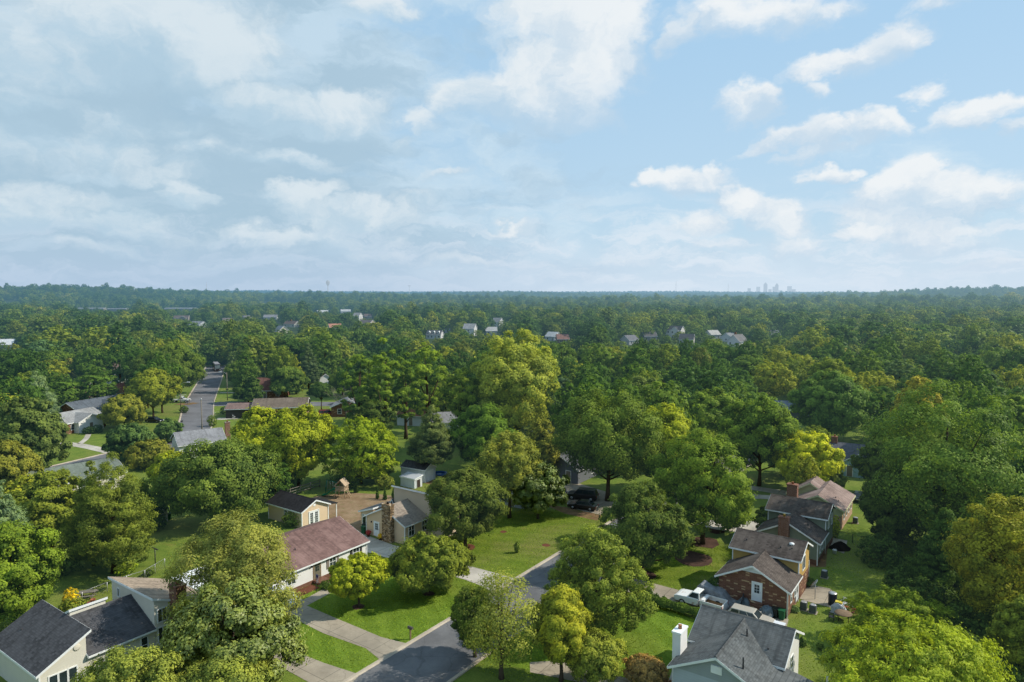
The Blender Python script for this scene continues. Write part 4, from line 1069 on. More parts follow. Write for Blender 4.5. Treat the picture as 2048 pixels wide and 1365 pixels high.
# ------------------------------------------------------------------ covered things by the brick house
def tarp(name, label, loc, rz, L, Wd, prof, m, seed, cat):
    """a cloth draped over something: a height field over a rectangle, folds running down the sides"""
    rng = np.random.default_rng(seed); nx, ny = 46, 26
    e = empty(name, (loc[0], loc[1], 0), rz, label=label, cat=cat)
    vs = []; ph = rng.uniform(0, 6.28, 8)
    for j in range(ny):
        v = j / (ny - 1) * 2 - 1
        for i in range(nx):
            u = i / (nx - 1)
            h = np.interp(u, [p[0] for p in prof], [p[1] for p in prof])
            wd = np.interp(u, [p[0] for p in prof], [p[2] for p in prof]) * Wd / 2
            side = max(0, abs(v) - .55) / .45
            fold = .07 * math.sin(u * L * 5.5 + ph[0] + v) + .05 * math.sin(u * L * 9 + ph[1])
            z = h * (1 - side ** 1.3) + (.05 * math.sin(u * 9 + ph[2]) + .04 * math.sin(u * 17 + v * 4 + ph[3])) * (1 - side)
            y = np.sign(v) * wd * (min(abs(v), .55) / .55) * (1 + .05 * math.sin(u * 12)) + np.sign(v) * side * (.25 + fold)
            vs.append((u * L - L / 2 + .03 * math.sin(v * 7), y, max(z, .02)))
    fs = [(j * nx + i, j * nx + i + 1, (j + 1) * nx + i + 1, (j + 1) * nx + i) for j in range(ny - 1) for i in range(nx - 1)]
    MB().add(vs, fs, True).build('cover', m, e)
    return e


def tarpmat(c):
    m, t = newmat('tarpaulin')
    p = t.n('ShaderNodeTexCoord').outputs['Object']
    n1 = t.noise(p, 2.2, 6, .7)
    finish(t, principled(t, t.mix(t.smooth(n1, .3, .7), tuple(x * .6 for x in c), tuple(x * 1.2 for x in c)), .55, .4, bump=n1, bstr=.8, bdist=.12), 0)
    return m


TARP = tarpmat((.20, .215, .235)); TARP_BLUE = tarpmat((.13, .165, .19))
b = tarp('covered_trailer', 'long grey tarpaulin draped over a trailer beside the brick wall', W(-23.6, 74.3), AXA, 4.9, 1.6, [(0, 1.5, .5), (.1, 2.0, .8), (.4, 1.65, 1), (.6, 1.5, .95), (.75, .8, .8), (1, .4, .5)], TARP, 3, 'trailer')
tarp('covered_heap', 'low blue grey tarpaulin heap at the foot of the brick steps', W(-20.9, 74.2), AXA + .2, 1.7, 1.2, [(0, .6, .6), (.35, 1.25, .9), (.7, 1.2, .9), (1, .5, .5)], TARP_BLUE, 8, 'tarpaulin')
tarp('covered_heap', 'crumpled blue grey tarpaulin heap beside the green bins', W(-18.4, 73.9), AXA - .5, 1.5, 1.2, [(0, .5, .5), (.4, 1.3, .9), (.75, 1.0, .9), (1, .4, .5)], TARP_BLUE, 12, 'tarpaulin')
MB().box(-.05, .05, -.9, .9, 0, 1.6).build('dark_board', paint((.05, .055, .06)), None, label='dark board leaning by the end of the covered trailer', cat='board').matrix_world = Matrix.Translation((*W(-21.3, 74.0), .03)) @ Matrix.Rotation(AXA + .2, 4, 'Z') @ Matrix.Rotation(R(14), 4, 'Y')
MB().box(-.9, .9, -.5, .5, .55, .68).box(-.75, -.65, -.4, -.3, 0, .55).box(.65, .75, -.4, -.3, 0, .55).box(-.75, -.65, .3, .4, 0, .55).box(.65, .75, .3, .4, 0, .55).build('table', paint((.62, .66, .72)), None, label='pale folding table behind the station wagon', cat='table').matrix_world = Matrix.Translation((*W(-16.9, 71.9), 0)) @ Matrix.Rotation(AXA, 4, 'Z')


def bin_(label, loc, rz, m, group=None):
    e = empty('wheelie_bin', (loc[0], loc[1], 0), rz, label=label, cat='bin', group=group)
    MB().add([(-.25, -.28, .05), (.25, -.28, .05), (.25, .28, .05), (-.25, .28, .05), (-.3, -.36, 1.0), (.3, -.36, 1.0), (.3, .36, 1.0), (-.3, .36, 1.0)], [(0, 3, 2, 1), (4, 5, 6, 7), (0, 1, 5, 4), (1, 2, 6, 5), (2, 3, 7, 6), (3, 0, 4, 7)]).build('bin_body', m, e)
    MB().prism([(-.4, 1.0), (.38, 1.0), (.36, 1.06), (-.1, 1.12), (-.4, 1.07)], 'x', -.33, .33).build('lid', m, e)
    for s in (-1, 1): MB().disc_y(0, .1, .1, -.02, .02).build('wheel', TYRE, e).location = (.26 * s, .28, 0)
    MB().tube([(-.25, .42, 1.0), (.25, .42, 1.0)], .025).build('handle', m, e)
    return e


bin_('dark wheelie bin against the brick wall', W(-17.6, 74.5), AXA, PLASTIC_DARK)
bin_('green wheelie bin at the corner of the brick house', W(-16.9, 74.5), AXA, PLASTIC_GREEN)
bin_('dark wheelie bin beside the tan house door', W(-73.6, 67.6), AXA, PLASTIC_DARK)
bin_('green wheelie bin standing at the corner of the tan house', W(-73.0, 66.9), AXA, PLASTIC_GREEN)
bin_('bright green wheelie bin behind the cream house', W(-72.2, 33.4), AXA, paint((.01, .22, .09), .4))
bin_('green wheelie bin beside the little white shed', (-52.68, 102.57), R(20), PLASTIC_GREEN)


def ac_unit(label, loc, rz, group=None):
    e = empty('air_conditioner', (loc[0], loc[1], 0), rz, label=label, cat='air conditioner', group=group)
    m, t = newmat('louvred_metal')
    o, u, z, s = uvz(t)
    fr = t.math('FRACT', t.math('MULTIPLY', z, 12.))
    finish(t, principled(t, t.mix(t.smooth(fr, .3, .5), (.02, .03, .035), (.12, .14, .15)), .5, .3), 0)
    MB().box(-.34, .34, -.34, .34, .05, .86).build('casing', m, e, bevel=.05)
    MB().lathe([(.31, .87), (.31, .9), (.26, .91), (.1, .88)], 18).build('fan_grille', STEEL, e)
    MB().box(-.45, .45, -.45, .45, 0, .05).build('pad', CONCRETE, e)


ac_unit('air conditioner on a pad against the sage green house', W(-15.3, 88.6), AXA)
ac_unit('dark air conditioner nearest the brick wall on the patio edge', W(-15.5, 78.2), AXA)
ac_unit('dark air conditioner farther from the brick wall on the patio edge', W(-14.5, 78.0), AXA)
ac_unit('air conditioner behind the pale green ranch house', W(-15.4, 112.6), AXA)

# the cluttered patio behind the brick house
e = empty('barrel', (*W(-13.1, 81.2), 0), 0, label='tall black smoker barrel on the cluttered patio', cat='barrel')
MB().lathe([(.42, .02), (.45, .1), (.45, 1.3), (.43, 1.34)], 18).build('drum', paint((.015, .02, .03), .4), e)
MB().lathe([(.46, 1.34), (.46, 1.4), (.2, 1.45)], 18).build('lid', STEEL, e)
e = empty('patio_table', (*W(-11.5, 78.1), 0), .4, label='round brown patio table heaped with odds and ends', cat='table')
MB().lathe([(.85, .7), (.88, .72), (.86, .77), (.2, .78)], 22).build('table_top', paint((.20, .14, .09), .8, var=.5), e)
for k in range(4):
    a = k * math.pi / 2; MB().tube([(.6 * math.cos(a), .6 * math.sin(a), .7), (.7 * math.cos(a), .7 * math.sin(a), 0)], .035).build('leg', BLACK, e)


def chair(label, loc, rz, m, group=None):
    e = empty('patio_chair', (loc[0], loc[1], 0), rz, label=label, cat='chair', group=group)
    MB().box(-.26, .26, -.25, .25, .41, .46).build('seat', m, e)
    bb = MB().box(-.26, -.2, -.25, -.21, .46, .98).box(.2, .26, -.25, -.21, .46, .98).box(-.2, .2, -.25, -.21, .9, .98)
    for i in range(4): bb.box(-.16 + i * .1, -.12 + i * .1, -.245, -.215, .46, .9)
    bb.build('backrest', m, e)
    for x in (-.23, .23):
        MB().box(x - .02, x + .02, -.24, .22, .64, .68).build('armrest', m, e)
        for y in (-.22, .22): MB().box(x - .02, x + .02, y - .02, y + .02, 0, .64 if y > 0 else .41).build('leg', m, e)


chair('white patio chair, the one nearer the black barrel', W(-12.0, 81.5), 2.0, WHITE)
chair('white patio chair, the one nearer the lawn edge', W(-11.2, 81.2), 2.6, WHITE)
chair('dark patio chair drawn up to the brown patio table', W(-12.5, 77.2), -.6, DARKSTEEL)
chair('dark red patio chair on the patio beyond the table', W(-10.6, 79.6), 2.2, paint((.16, .03, .03)))
e = empty('bench', (*W(-11.4, 80.6), 0), AXA, label='low red bench across the patio behind the covered grill', cat='bench')
MB().box(-.9, .9, -.2, .2, .38, .46).build('seat', paint((.30, .06, .03)), e)
for x in (-.75, .75): MB().box(x - .05, x + .05, -.18, .18, 0, .38).build('leg', paint((.30, .06, .03)), e)
tarp('covered_grill', 'grey and yellow cover over a grill on the patio', W(-12.2, 79.6), AXA, 1.5, 1.0, [(0, .6, .6), (.3, 1.1, .9), (.7, 1.1, .9), (1, .5, .5)], tarpmat((.36, .40, .45)), 5, 'grill')
MB().box(-.35, .35, -.25, .25, 1.05, 1.2).build('cushion', paint((.62, .50, .06)), None, label='yellow cushion lying on the covered grill', cat='cushion').matrix_world = Matrix.Translation((*W(-12.2, 79.6), .05)) @ Matrix.Rotation(AXA, 4, 'Z')
e = empty('satellite_dish', (*W(-15.0, 81.6), 0), R(-120), label='blue grey satellite dish on a pole beside the brick house', cat='satellite dish')
MB().tube([(0, 0, 0), (0, 0, 1.7)], .04).build('pole', STEEL, e)
d = MB().lathe([(.02, 0), (.3, .05), (.55, .17), (.57, .19), (.3, .08)], 20).build('dish', paint((.32, .42, .50)), e); d.location = (0, 0, 1.75); d.rotation_euler = (R(50), 0, 0)

# ------------------------------------------------------------------ sheds, playset, poles
def shed_(name, label, loc, rz, w, d, ze, zr, mw, mr, axis='x', door=True, gap=None, cat='shed', mono=False):
    h = House(name, label, loc, rz, cat=cat)
    if mono: h.shed(-w / 2, w / 2, 0, d, ze, zr, '+y', mw, mr, over=.12)
    else: h.gable(-w / 2, w / 2, 0, d, ze, zr, mw, mr, axis, over=.15, gover=.12)
    if door:
        f = '+x' if axis == 'x' else '-y'
        if axis == 'x': h.door('+x', w / 2, d / 2, .05, d * .45, ze * .85, m=door if door is not True else TRIM, lite=False)
        else: h.door('-y', 0, 0, .05, w * .45, ze * .85, m=door if door is not True else TRIM, lite=False)
    return h


shed_('garden_shed', 'long white garden shed with a dark roof under the leaning cedar', (-18.33, 124.2), STREET + R(5), 5.6, 3.2, 2.3, 3.1, METAL_WHITE, CHARCOAL_ROOF)
shed_('metal_shed', 'low white metal shed with a dark doorway in front of the garden shed', (-18.71, 120.0), STREET, 3.4, 2.0, 1.65, 1.95, METAL_WHITE, paint((.40, .42, .45), .6), mono=True, door=paint((.05, .035, .03)))
shed_('little_shed', 'little white shed with a grey roof on the lawn beyond the dark cedar', (-53.59, 101.21), STREET + R(70), 2.6, 2.4, 1.9, 2.7, WHITE_SIDE, GREY_ROOF, 'y', door=False)
c = House('patio_cover', 'bright white metal patio cover behind the brick chimney', W(-66.5, 39.2), STREET, cat='patio cover')
mb = MB(); mb.prism([(-8.5, 2.5), (2.0, 2.9), (2.0, 3.0), (-8.5, 2.6)], 'y', 0, 4.6)
c.part(mb, 'roof', paint((.80, .81, .82), .5))
for x in (-8.2, -4.8, -1.4, 1.8):
    for y in (.2, 4.4): c.part(MB().tube([(x, y, 0), (x, y, 2.5)], .05), 'post', WHITE)

p = empty('playset', (*(-28.96, 114.05), 0), R(-8), label='wooden climbing tower with green slide and swings on the dirt yard', cat='playset')
p.scale = (.92, .92, .92)
for x in (-.8, .8):
    for y in (-.8, .8): MB().tube([(x * 1.35, y * 1.35, 0), (x, y, 1.5), (x, y, 2.3)], .07).build('post', WOOD_PALE, p)
MB().box(-.95, .95, -.95, .95, 1.42, 1.52).build('deck', WOOD_PALE, p)
rl = MB()
for y in (-.9, .9):
    for z in (1.7, 1.95, 2.2): rl.box(-.9, .9, y - .03, y + .03, z, z + .1)
for z in (1.7, 1.95, 2.2): rl.box(.87, .93, -.9, .9, z + .005, z + .095)
rl.build('railing', WOOD_PALE, p)
MB().prism([(-1.1, 2.35), (0, 3.5), (.1, 3.5), (-1.0, 2.28)], 'y', -1.05, 1.05).prism([(1.1, 2.35), (.1, 3.5), (.0, 3.42), (1.0, 2.28)], 'y', -1.05, 1.05).build('roof', paint((.40, .30, .21), .8), p)
s1 = MB()
for i in range(12):
    t = i / 11; x = -1.0 - 2.9 * t; z = 1.5 - 1.35 * t + (.18 * math.sin(t * math.pi * 2))
    s1.v += [(x, -.35, z + .22), (x, -.28, z), (x, .28, z), (x, .35, z + .22)]
for i in range(11):
    for k in range(3): s1.f.append((i * 4 + k, i * 4 + k + 1, i * 4 + 5 + k, i * 4 + 4 + k)); s1.sm.append(True)
s1.build('slide', paint((.01, .22, .13), .4), p)
ld = MB(); ld.tube([(1.75, -.35, 0), (.95, -.35, 1.55)], .045).tube([(1.75, .35, 0), (.95, .35, 1.55)], .045)
for i in range(5): t = (i + .6) / 5.4; ld.tube([(1.75 - .8 * t, -.35, 1.55 * t), (1.75 - .8 * t, .35, 1.55 * t)], .035)
ld.build('ladder', WOOD_PALE, p)
GREEN_METAL = paint((.01, .14, .09), .45)
MB().tube([(-.8, .8, 2.35), (-4.2, 2.9, 2.35)], .07).build('swing_beam', GREEN_METAL, p)
for q in (-.75, .75): MB().tube([(-4.15, 2.87, 2.35), (-4.15 - q * .5 - .3, 2.87 + q * 1.1, 0)], .06).build('leg', GREEN_METAL, p)
MB().tube([(-4.0, 2.3, 1.0), (-4.7, 3.3, 1.0)], .04).build('leg_brace', GREEN_METAL, p)
for t in (.35, .6, .85):
    x, y = -.8 - 3.4 * t, .8 + 2.1 * t
    sw = MB().box(x - .25, x + .25, y - .1, y + .1, .5, .54).build('swing_seat', GREEN_METAL, p)
    for k in (-.22, .22): MB().tube([(x + k, y, .54), (x + k, y, 2.33)], .018).build('chain', STEEL, sw)

e = empty('mailbox', (*(-10.24, 66.47), 0), AXA, label='dark mailbox on a post by the kerb of the lit front lawn', cat='mailbox')
MB().box(-.06, .06, -.06, .06, 0, 1.1).build('post', WOOD, e)
MB().prism([(-.12, 1.1), (.12, 1.1), (.12, 1.25), (.08, 1.33), (0, 1.36), (-.08, 1.33), (-.12, 1.25)], 'x', -.3, .3).build('box', paint((.10, .09, .085), .4), e)
for lab, pt in (('thin mailbox post by the kerb of the far street, near the dark car', (364, 852)), ('mailbox near the parked white truck on the far street', (379, 808))):
    e = empty('mailbox', (*GP[pt], 0), R(110), label=lab, cat='mailbox')
    MB().box(-.05, .05, -.05, .05, 0, 1.1).build('post', WOOD, e); MB().box(-.13, .13, -.28, .28, 1.1, 1.35).build('box', BLACK, e)

e = empty('flagpole', (*(-22.76, 77.12), 0), AXA, label='short pole with a small striped flag in the flower bed of the white house', cat='flagpole')
MB().tube([(0, 0, 0), (0, 0, 2.3)], .03).build('pole', DARKSTEEL, e)
m, t = newmat('flag_stripes')
z = t.n('ShaderNodeSeparateXYZ', i0=t.n('ShaderNodeTexCoord').outputs['Object']).outputs[0]
fr = t.math('GREATER_THAN', t.math('FRACT', t.math('MULTIPLY', z, 7 / .55)), .46)
finish(t, principled(t, t.mix(fr, (.45, .03, .04), (.75, .75, .75)), .8), 0)
f = MB(); n = 12
for i in range(n + 1):
    q = i / n
    for xx in (.0, .55): f.v.append((.05 + xx * (1 - .5 * q) , .04 * math.sin(q * 5 + xx * 4), 2.2 - q * 1.0))
for i in range(n): f.f.append((2 * i, 2 * i + 1, 2 * i + 3, 2 * i + 2)); f.sm.append(True)
fl = f.build('flag', m, e)
MB().box(.05, .3, -.03, .045, 1.85, 2.21).build('canton', paint((.02, .03, .14)), fl)


def lamp(label, loc, rz, h=8.5):
    e = empty('street_lamp', (loc[0], loc[1], 0), rz, label=label, cat='street lamp')
    MB().tube([(0, 0, 0), (0, 0, h)], [.13, .09]).build('pole', WOOD_GREY, e)
    MB().tube([(0, 0, h - .5), (.9, 0, h + .1), (2.2, 0, h + .3)], [.05, .045, .04]).build('arm', STEEL, e)
    MB().add([(1.9, -.16, h + .18), (2.8, -.14, h + .2), (2.8, .14, h + .2), (1.9, .16, h + .18), (1.9, -.12, h + .4), (2.7, -.1, h + .36), (2.7, .1, h + .36), (1.9, .12, h + .4)], [(0, 3, 2, 1), (4, 5, 6, 7), (0, 1, 5, 4), (1, 2, 6, 5), (2, 3, 7, 6), (3, 0, 4, 7)]).build('lamp_head', paint((.6, .64, .66)), e)
    return e


lamp('street lamp above the white truck on the far street', (-96.0, 195.96), R(5))
e = lamp('street lamp with green street name signs at the side street', (-91.6, 217.82), R(170), 9.0)
MB().box(-.45, .45, -.02, .02, 3.4, 3.75).build('street_sign', PLASTIC_GREEN, e); MB().box(-.02, .02, -.45, .45, 3.0, 3.35).build('street_sign', PLASTIC_GREEN, e)
e = empty('utility_pole', (*(-71.69, 156.0), 0), 0, label='bare wooden pole rising behind the grey roofed white house', cat='utility pole')
MB().tube([(0, 0, 0), (0, 0, 10.2)], [.17, .12]).build('shaft', WOOD_GREY, e)
MB().tube([(0, 0, 9.9), (0, 0, 10.35)], .13).build('cap', STEEL, e)
e = empty('clothes_pole', (*(-45.58, 84.95), 0), AXB, label='dark T-shaped clothesline pole on the lawn by the chain fence', cat='pole')
MB().tube([(0, 0, 0), (0, 0, 2.3)], .06).build('shaft', DARKSTEEL, e); MB().box(-.06, .06, -.7, .7, 2.2, 2.32).build('crossbar', DARKSTEEL, e)


def fence(label, pts, h, m_post, kind='chain', gap=2.4):
    e = empty('fence', (pts[0][0], pts[0][1], 0), 0, label=label, cat='fence')
    o = Vector((pts[0][0], pts[0][1], 0))
    for i in range(len(pts) - 1):
        a = Vector((*pts[i], 0)) - o; b_ = Vector((*pts[i + 1], 0)) - o
        n = max(1, round((b_ - a).length / gap))
        for k in range(n + (i == len(pts) - 2)):
            q = a.lerp(b_, k / n)
            MB().tube([q, q + Vector((0, 0, h))], .04 if kind == 'chain' else .07, 6).build('post', m_post, e)
        for z in ((h,) if kind == 'chain' else (h * .25, h * .55, h * .85)):
            r = .022 if kind == 'chain' else .06
            MB().tube([a + Vector((0, 0, z)), b_ + Vector((0, 0, z))], r, 6).build('rail', m_post, e)
        if kind == 'chain':
            d = (b_ - a); L = d.length; wire = MB()
            nn = int(L / .5)
            for k in range(nn):
                q0 = a.lerp(b_, k / nn); q1 = a.lerp(b_, min(1, (k + 2) / nn))
                wire.tube([q0 + Vector((0, 0, .05)), q1 + Vector((0, 0, h))], .006, 3, False); wire.tube([q0 + Vector((0, 0, h)), q1 + Vector((0, 0, .05))], .006, 3, False)
            wire.build('wire_mesh', m_post, e)
    return e


fence('chain link fence behind the cream house and its patio cover', [GP[x] for x in ((165, 1205), (215, 1185), (290, 1160), (330, 1136))], 1.2, STEEL)
fence('dark wire fence across the back lawns beyond the sage green house', [GP[x] for x in ((1668, 1076), (1705, 1086), (1760, 1100))], 1.2, DARKSTEEL)
fence('wooden rail fence behind the tan outbuilding', [GP[x] for x in ((528, 1012), (560, 1000), (640, 975))], 1.5, WOOD_GREY, 'rail')
fence('short wooden gate fence at the corner of the sage green house', [GP[x] for x in ((1655, 1082), (1660, 1068))], 1.4, WOOD_PALE, 'rail', 1.2)
fence('chain link fence at the side yard of the brown carport', [GP[x] for x in ((430, 833), (455, 830), (470, 842))], 1.2, STEEL)

# odds and ends on the lawns
e = empty('paddling_pool', (*(-13.77, 128.35), 0), 0, label='round blue paddling pool beneath the leaning cedar', cat='paddling pool')
MB().lathe([(1.25, .0), (1.35, .2), (1.3, .42), (1.2, .44), (1.15, .12), (.1, .1)], 22).build('basin', paint((.02, .10, .40), .4), e)
MB().lathe([(1.16, .25), (.1, .27)], 22).build('water', paint((.05, .16, .30), .1), e)
e = empty('picnic_table', (*(-48.6, 75.82), 0), R(15), label='weathered picnic table on the lawn by the yellow topped bush', cat='table')
MB().box(-.9, .9, -.38, .38, .7, .76).build('table_top', WOOD_GREY, e)
for y in (-.7, .7): MB().box(-.9, .9, y - .13, y + .13, .42, .47).build('bench_seat', WOOD_GREY, e)
for x in (-.6, .6): MB().prism([(-.75, 0), (-.65, 0), (.35, .7), (.25, .7)], 'x', x - .04, x + .04).prism([(.75, 0), (.65, 0), (-.35, .7), (-.25, .7)], 'x', x + .045, x + .12).build('leg', WOOD_GREY, e)
m = dirtmat('dark_soil', (.015, .013, .012), (.04, .032, .028))
rng = np.random.default_rng(4)
vs = []; nr, na = 7, 20
for i in range(nr):
    r = i / (nr - 1)
    for k in range(na):
        a = 2 * math.pi * k / na
        vs.append((r * 1.5 * math.cos(a) * (1 + .12 * math.sin(3 * a)), r * 1.1 * math.sin(a), (1 - r ** 1.3) * 1.0 + rng.uniform(-.07, .07) * (r < .95)))
o = MB().add(vs, [(i * na + k, i * na + (k + 1) % na, (i + 1) * na + (k + 1) % na, (i + 1) * na + k) for i in range(nr - 1) for k in range(na)]).build('soil_heap', m, None, label='black heap of soil on the slab behind the sage green house', cat='heap')
o.location = (*(44.7, 90.73), .02)
for lab, px_, mm in (('white bucket standing on the lawn by the black soil heap', (1669, 1107), WHITE), ('terracotta pot on the lawn behind the cream house', (186, 1207), paint((.30, .10, .05))), ('dark red tub beside the yellow topped bush', (177, 1214), paint((.22, .05, .05)))):
    e = empty('bucket', (*GP[px_], 0), 0, label=lab, cat='bucket')
    MB().lathe([(.2, 0), (.28, .45), (.3, .47), (.26, .47), (.2, .3)], 14).build('tub', mm, e)
    MB().tube([(-.28, 0, .45), (-.2, 0, .62), (.2, 0, .62), (.28, 0, .45)], .015, 5).build('handle', mm, e)
e = empty('basketball_hoop', (*W(-71.2, 57.5), 0), 0, label='white garden ornament on the grass behind the white ranch house', cat='ornament')
MB().lathe([(.18, 0), (.2, .1), (.08, .2), (.1, .7), (.22, .8), (.2, .95), (.05, 1.0)], 12).build('birdbath', WHITE, e)
e.name = 'garden_ornament'
for k, (lab, ab, c) in enumerate((('flower pot of dark red blooms by the white side door of the tan house', (-71.6, 66.4), (.25, .02, .03)), ('bushy yellow mums beside the stone chimney', (-69.2, 66.4), (.45, .33, .02)))):
    e = empty('flower_pot', (*W(*ab), 0), 0, label=lab, cat='flower pot')
    MB().lathe([(.2, 0), (.28, .35), (.3, .38), (.2, .36)], 14).build('pot', paint((.10, .05, .03)), e)
    POTS = globals().setdefault('POTS', []); POTS.append((e, c))


# ------------------------------------------------------------------ trees
def unit(v): return v / np.maximum(np.linalg.norm(v, axis=-1, keepdims=True), 1e-6)


def leaf_mesh(name, P, Nn, L, tint, mat, rng, aspect=.6, droop=0.):
    """one small leaf-spray face at each point"""
    n = len(P)
    Nn = unit(Nn)
    r = unit(rng.normal(size=(n, 3)) + np.array([0, 0, -droop]))
    u = unit(r - Nn * (r * Nn).sum(1, keepdims=True)); w = np.cross(Nn, u)
    l = (L * rng.uniform(.6, 1.35, n))[:, None]
    bend = Nn * l * .12
    q = np.stack([P - u * l * .5 - bend, P + w * l * aspect * .5, P + u * l * .5 - bend, P - w * l * aspect * .5], 1).reshape(-1, 3)
    me = bpy.data.meshes.new(name)
    me.vertices.add(4 * n); me.loops.add(4 * n); me.polygons.add(n)
    me.vertices.foreach_set('co', q.astype(np.float32).ravel())
    me.loops.foreach_set('vertex_index', np.arange(4 * n, dtype=np.int32))
    me.polygons.foreach_set('loop_start', np.arange(0, 4 * n, 4, dtype=np.int32))
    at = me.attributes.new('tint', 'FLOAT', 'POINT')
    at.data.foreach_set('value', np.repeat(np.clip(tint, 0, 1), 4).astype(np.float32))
    me.update(calc_edges=True)
    me.materials.append(mat)
    return me


def profile(kind, t):
    if kind in ('round', 'maple', 'locust'): return np.sin(np.pi * np.clip(t * .86 + .12, 0, 1)) ** .62
    if kind == 'egg': return np.sin(np.pi * np.clip(t ** .72 * .90 + .10, 0, 1)) ** .8
    if kind == 'oval': return np.sin(np.pi * np.clip(t * .88 + .1, 0, 1)) ** .75
    if kind == 'poplar': return np.sin(np.pi * np.clip(t * .80 + .16, 0, 1)) ** .7
    if kind == 'dome': return np.sqrt(np.clip(1 - (t * .98) ** 2.2, 0, 1)) * (.8 + .2 * np.clip(t * 4, 0, 1))
    if kind == 'cone': return np.clip(1.03 - t, 0, 1) ** .85 * np.clip(.7 + t * 3, 0, 1)
    if kind == 'pine': return np.sin(np.pi * np.clip(t * .82 + .14, 0, 1)) ** .8
    return np.ones_like(t)


def crown(kind, seed, w, h, zb, n, leaf, mat, loose=0., name='crown'):
    """a crown as clumps spread over an uneven envelope; every clump is made of smaller sprays of leaf faces"""
    rng = np.random.default_rng(seed)
    H = h - zb; rad = w / 2
    cr = {'round': .30, 'maple': .22, 'egg': .20, 'oval': .32, 'poplar': .26, 'dome': .27, 'cone': .22, 'pine': .27, 'locust': .26}[kind]
    area = 4 * np.pi * ((rad * rad * 2 + 0) / 3 + rad * H / 3)
    N = int(np.clip(1.15 * area / (np.pi * (cr * rad) ** 2), 16, 150 if kind != 'pine' else 60))
    lob = rng.uniform(0, 6.28, 6); la = rng.uniform(.07, .19, 3)
    cand = []
    tt = rng.uniform(0, 1, N * 14); ph = rng.uniform(0, 2 * np.pi, N * 14)
    rr = np.where(rng.random(N * 14) < .22, rng.uniform(.25, .8, N * 14), rng.uniform(.84, 1.0, N * 14))
    wob = 1 + la[0] * np.sin(2 * ph + lob[0]) + la[1] * np.sin(3 * ph + lob[1] + 3 * tt) + la[2] * np.sin(5 * ph + lob[2] - 5 * tt)
    pr = profile(kind, tt) * wob
    crv = cr * rad * rng.uniform(.55, 1.4, N * 14)
    X = np.stack([np.cos(ph) * pr * rr * np.maximum(rad - crv * .7, .1), np.sin(ph) * pr * rr * np.maximum(rad - crv * .7, .1), zb + crv * .6 + tt * (H - crv * 1.3)], 1)
    keepw = rng.random(N * 14) < .25 + .75 * profile(kind, tt)
    X, crv = X[keepw], crv[keepw]
    chosen = [0]                                     # spread the clumps out: farthest-point picking
    dist = np.linalg.norm(X - X[0], axis=1)
    for _ in range(min(N, len(X)) - 1):
        k = int(np.argmax(dist * rng.uniform(.75, 1, len(X)))); chosen.append(k)
        dist = np.minimum(dist, np.linalg.norm(X - X[k], axis=1))
    C = X[chosen]; cR = crv[chosen]
    gap = rng.random(len(C)) > (.02 if kind in ('egg', 'maple') else .26 if kind == 'pine' else .10)                    # some gaps let the sky and the dark inside through
    C, cR = C[gap], cR[gap]
    cen = np.array([0, 0, zb + H * .42])
    out = unit(C - cen)
    share = cR ** 2; share /= share.sum()
    cnt = np.maximum((share * n).astype(int), 12)
    Ps, Ns, Ts = [], [], []
    for i in range(len(C)):
        m = cnt[i]
        ns = {'maple': 26, 'egg': 24, 'locust': 16}.get(kind, 18)
        d1 = unit(rng.normal(size=(ns, 3)) + out[i] * .75 + np.array([0, 0, .35]))
        sr = rng.uniform(.26, .46, ns) * (1 + loose)
        st = rng.normal(0, .16, ns)
        k = rng.integers(0, ns, m)
        d2 = unit(rng.normal(size=(m, 3)))
        rad2 = rng.uniform(.25, 1, m) ** .5
        sq = np.array([1, 1, .75])
        if kind == 'cone':
            p = C[i] + (d1[k] * .75 * sq + d2 * (sr[k] * rad2)[:, None] * np.array([1, 1, .6])) * cR[i]
            p += (out[i] * np.array([1, 1, .15]) + np.array([0, 0, .42]))[None] * (rng.uniform(-.3, .75, m) * cR[i])[:, None]
        elif kind == 'locust':                       # arching sprays
            L = rng.uniform(0, 1, m)
            dirs = unit(d1 * np.array([1, 1, .5]) + np.array([0, 0, .35]))[k]
            p = C[i] + dirs * (L * 1.25 * cR[i])[:, None] + d2 * (.16 * cR[i]) - np.stack([0 * L, 0 * L, .55 * L ** 2 * cR[i]], 1)
        elif kind == 'pine':
            p = C[i] + (d1[k] * .8 + d2 * (sr[k] * rad2)[:, None]) * cR[i] * np.array([1, 1, .7])
        else:
            p = C[i] + (d1[k] * .72 * sq + d2 * (sr[k] * rad2)[:, None]) * cR[i]
        nn = d2 * .55 + d1[k] * .8 + out[i] * .4 + np.array([0, 0, .3]) + rng.normal(size=(m, 3)) * .33
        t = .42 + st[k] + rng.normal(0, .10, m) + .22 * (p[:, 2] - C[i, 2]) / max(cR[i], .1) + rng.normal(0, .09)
        far_ = rng.random(m) < .06; p[far_] = C[i] + (p[far_] - C[i]) * rng.uniform(1.1, 1.45)
        Ps.append(p); Ns.append(nn); Ts.append(t)
    P = np.concatenate(Ps); Nn = np.concatenate(Ns); T = np.concatenate(Ts)
    P[:, 2] = np.maximum(P[:, 2], .15)
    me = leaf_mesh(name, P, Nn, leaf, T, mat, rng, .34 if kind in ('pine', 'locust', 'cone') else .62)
    return me, C


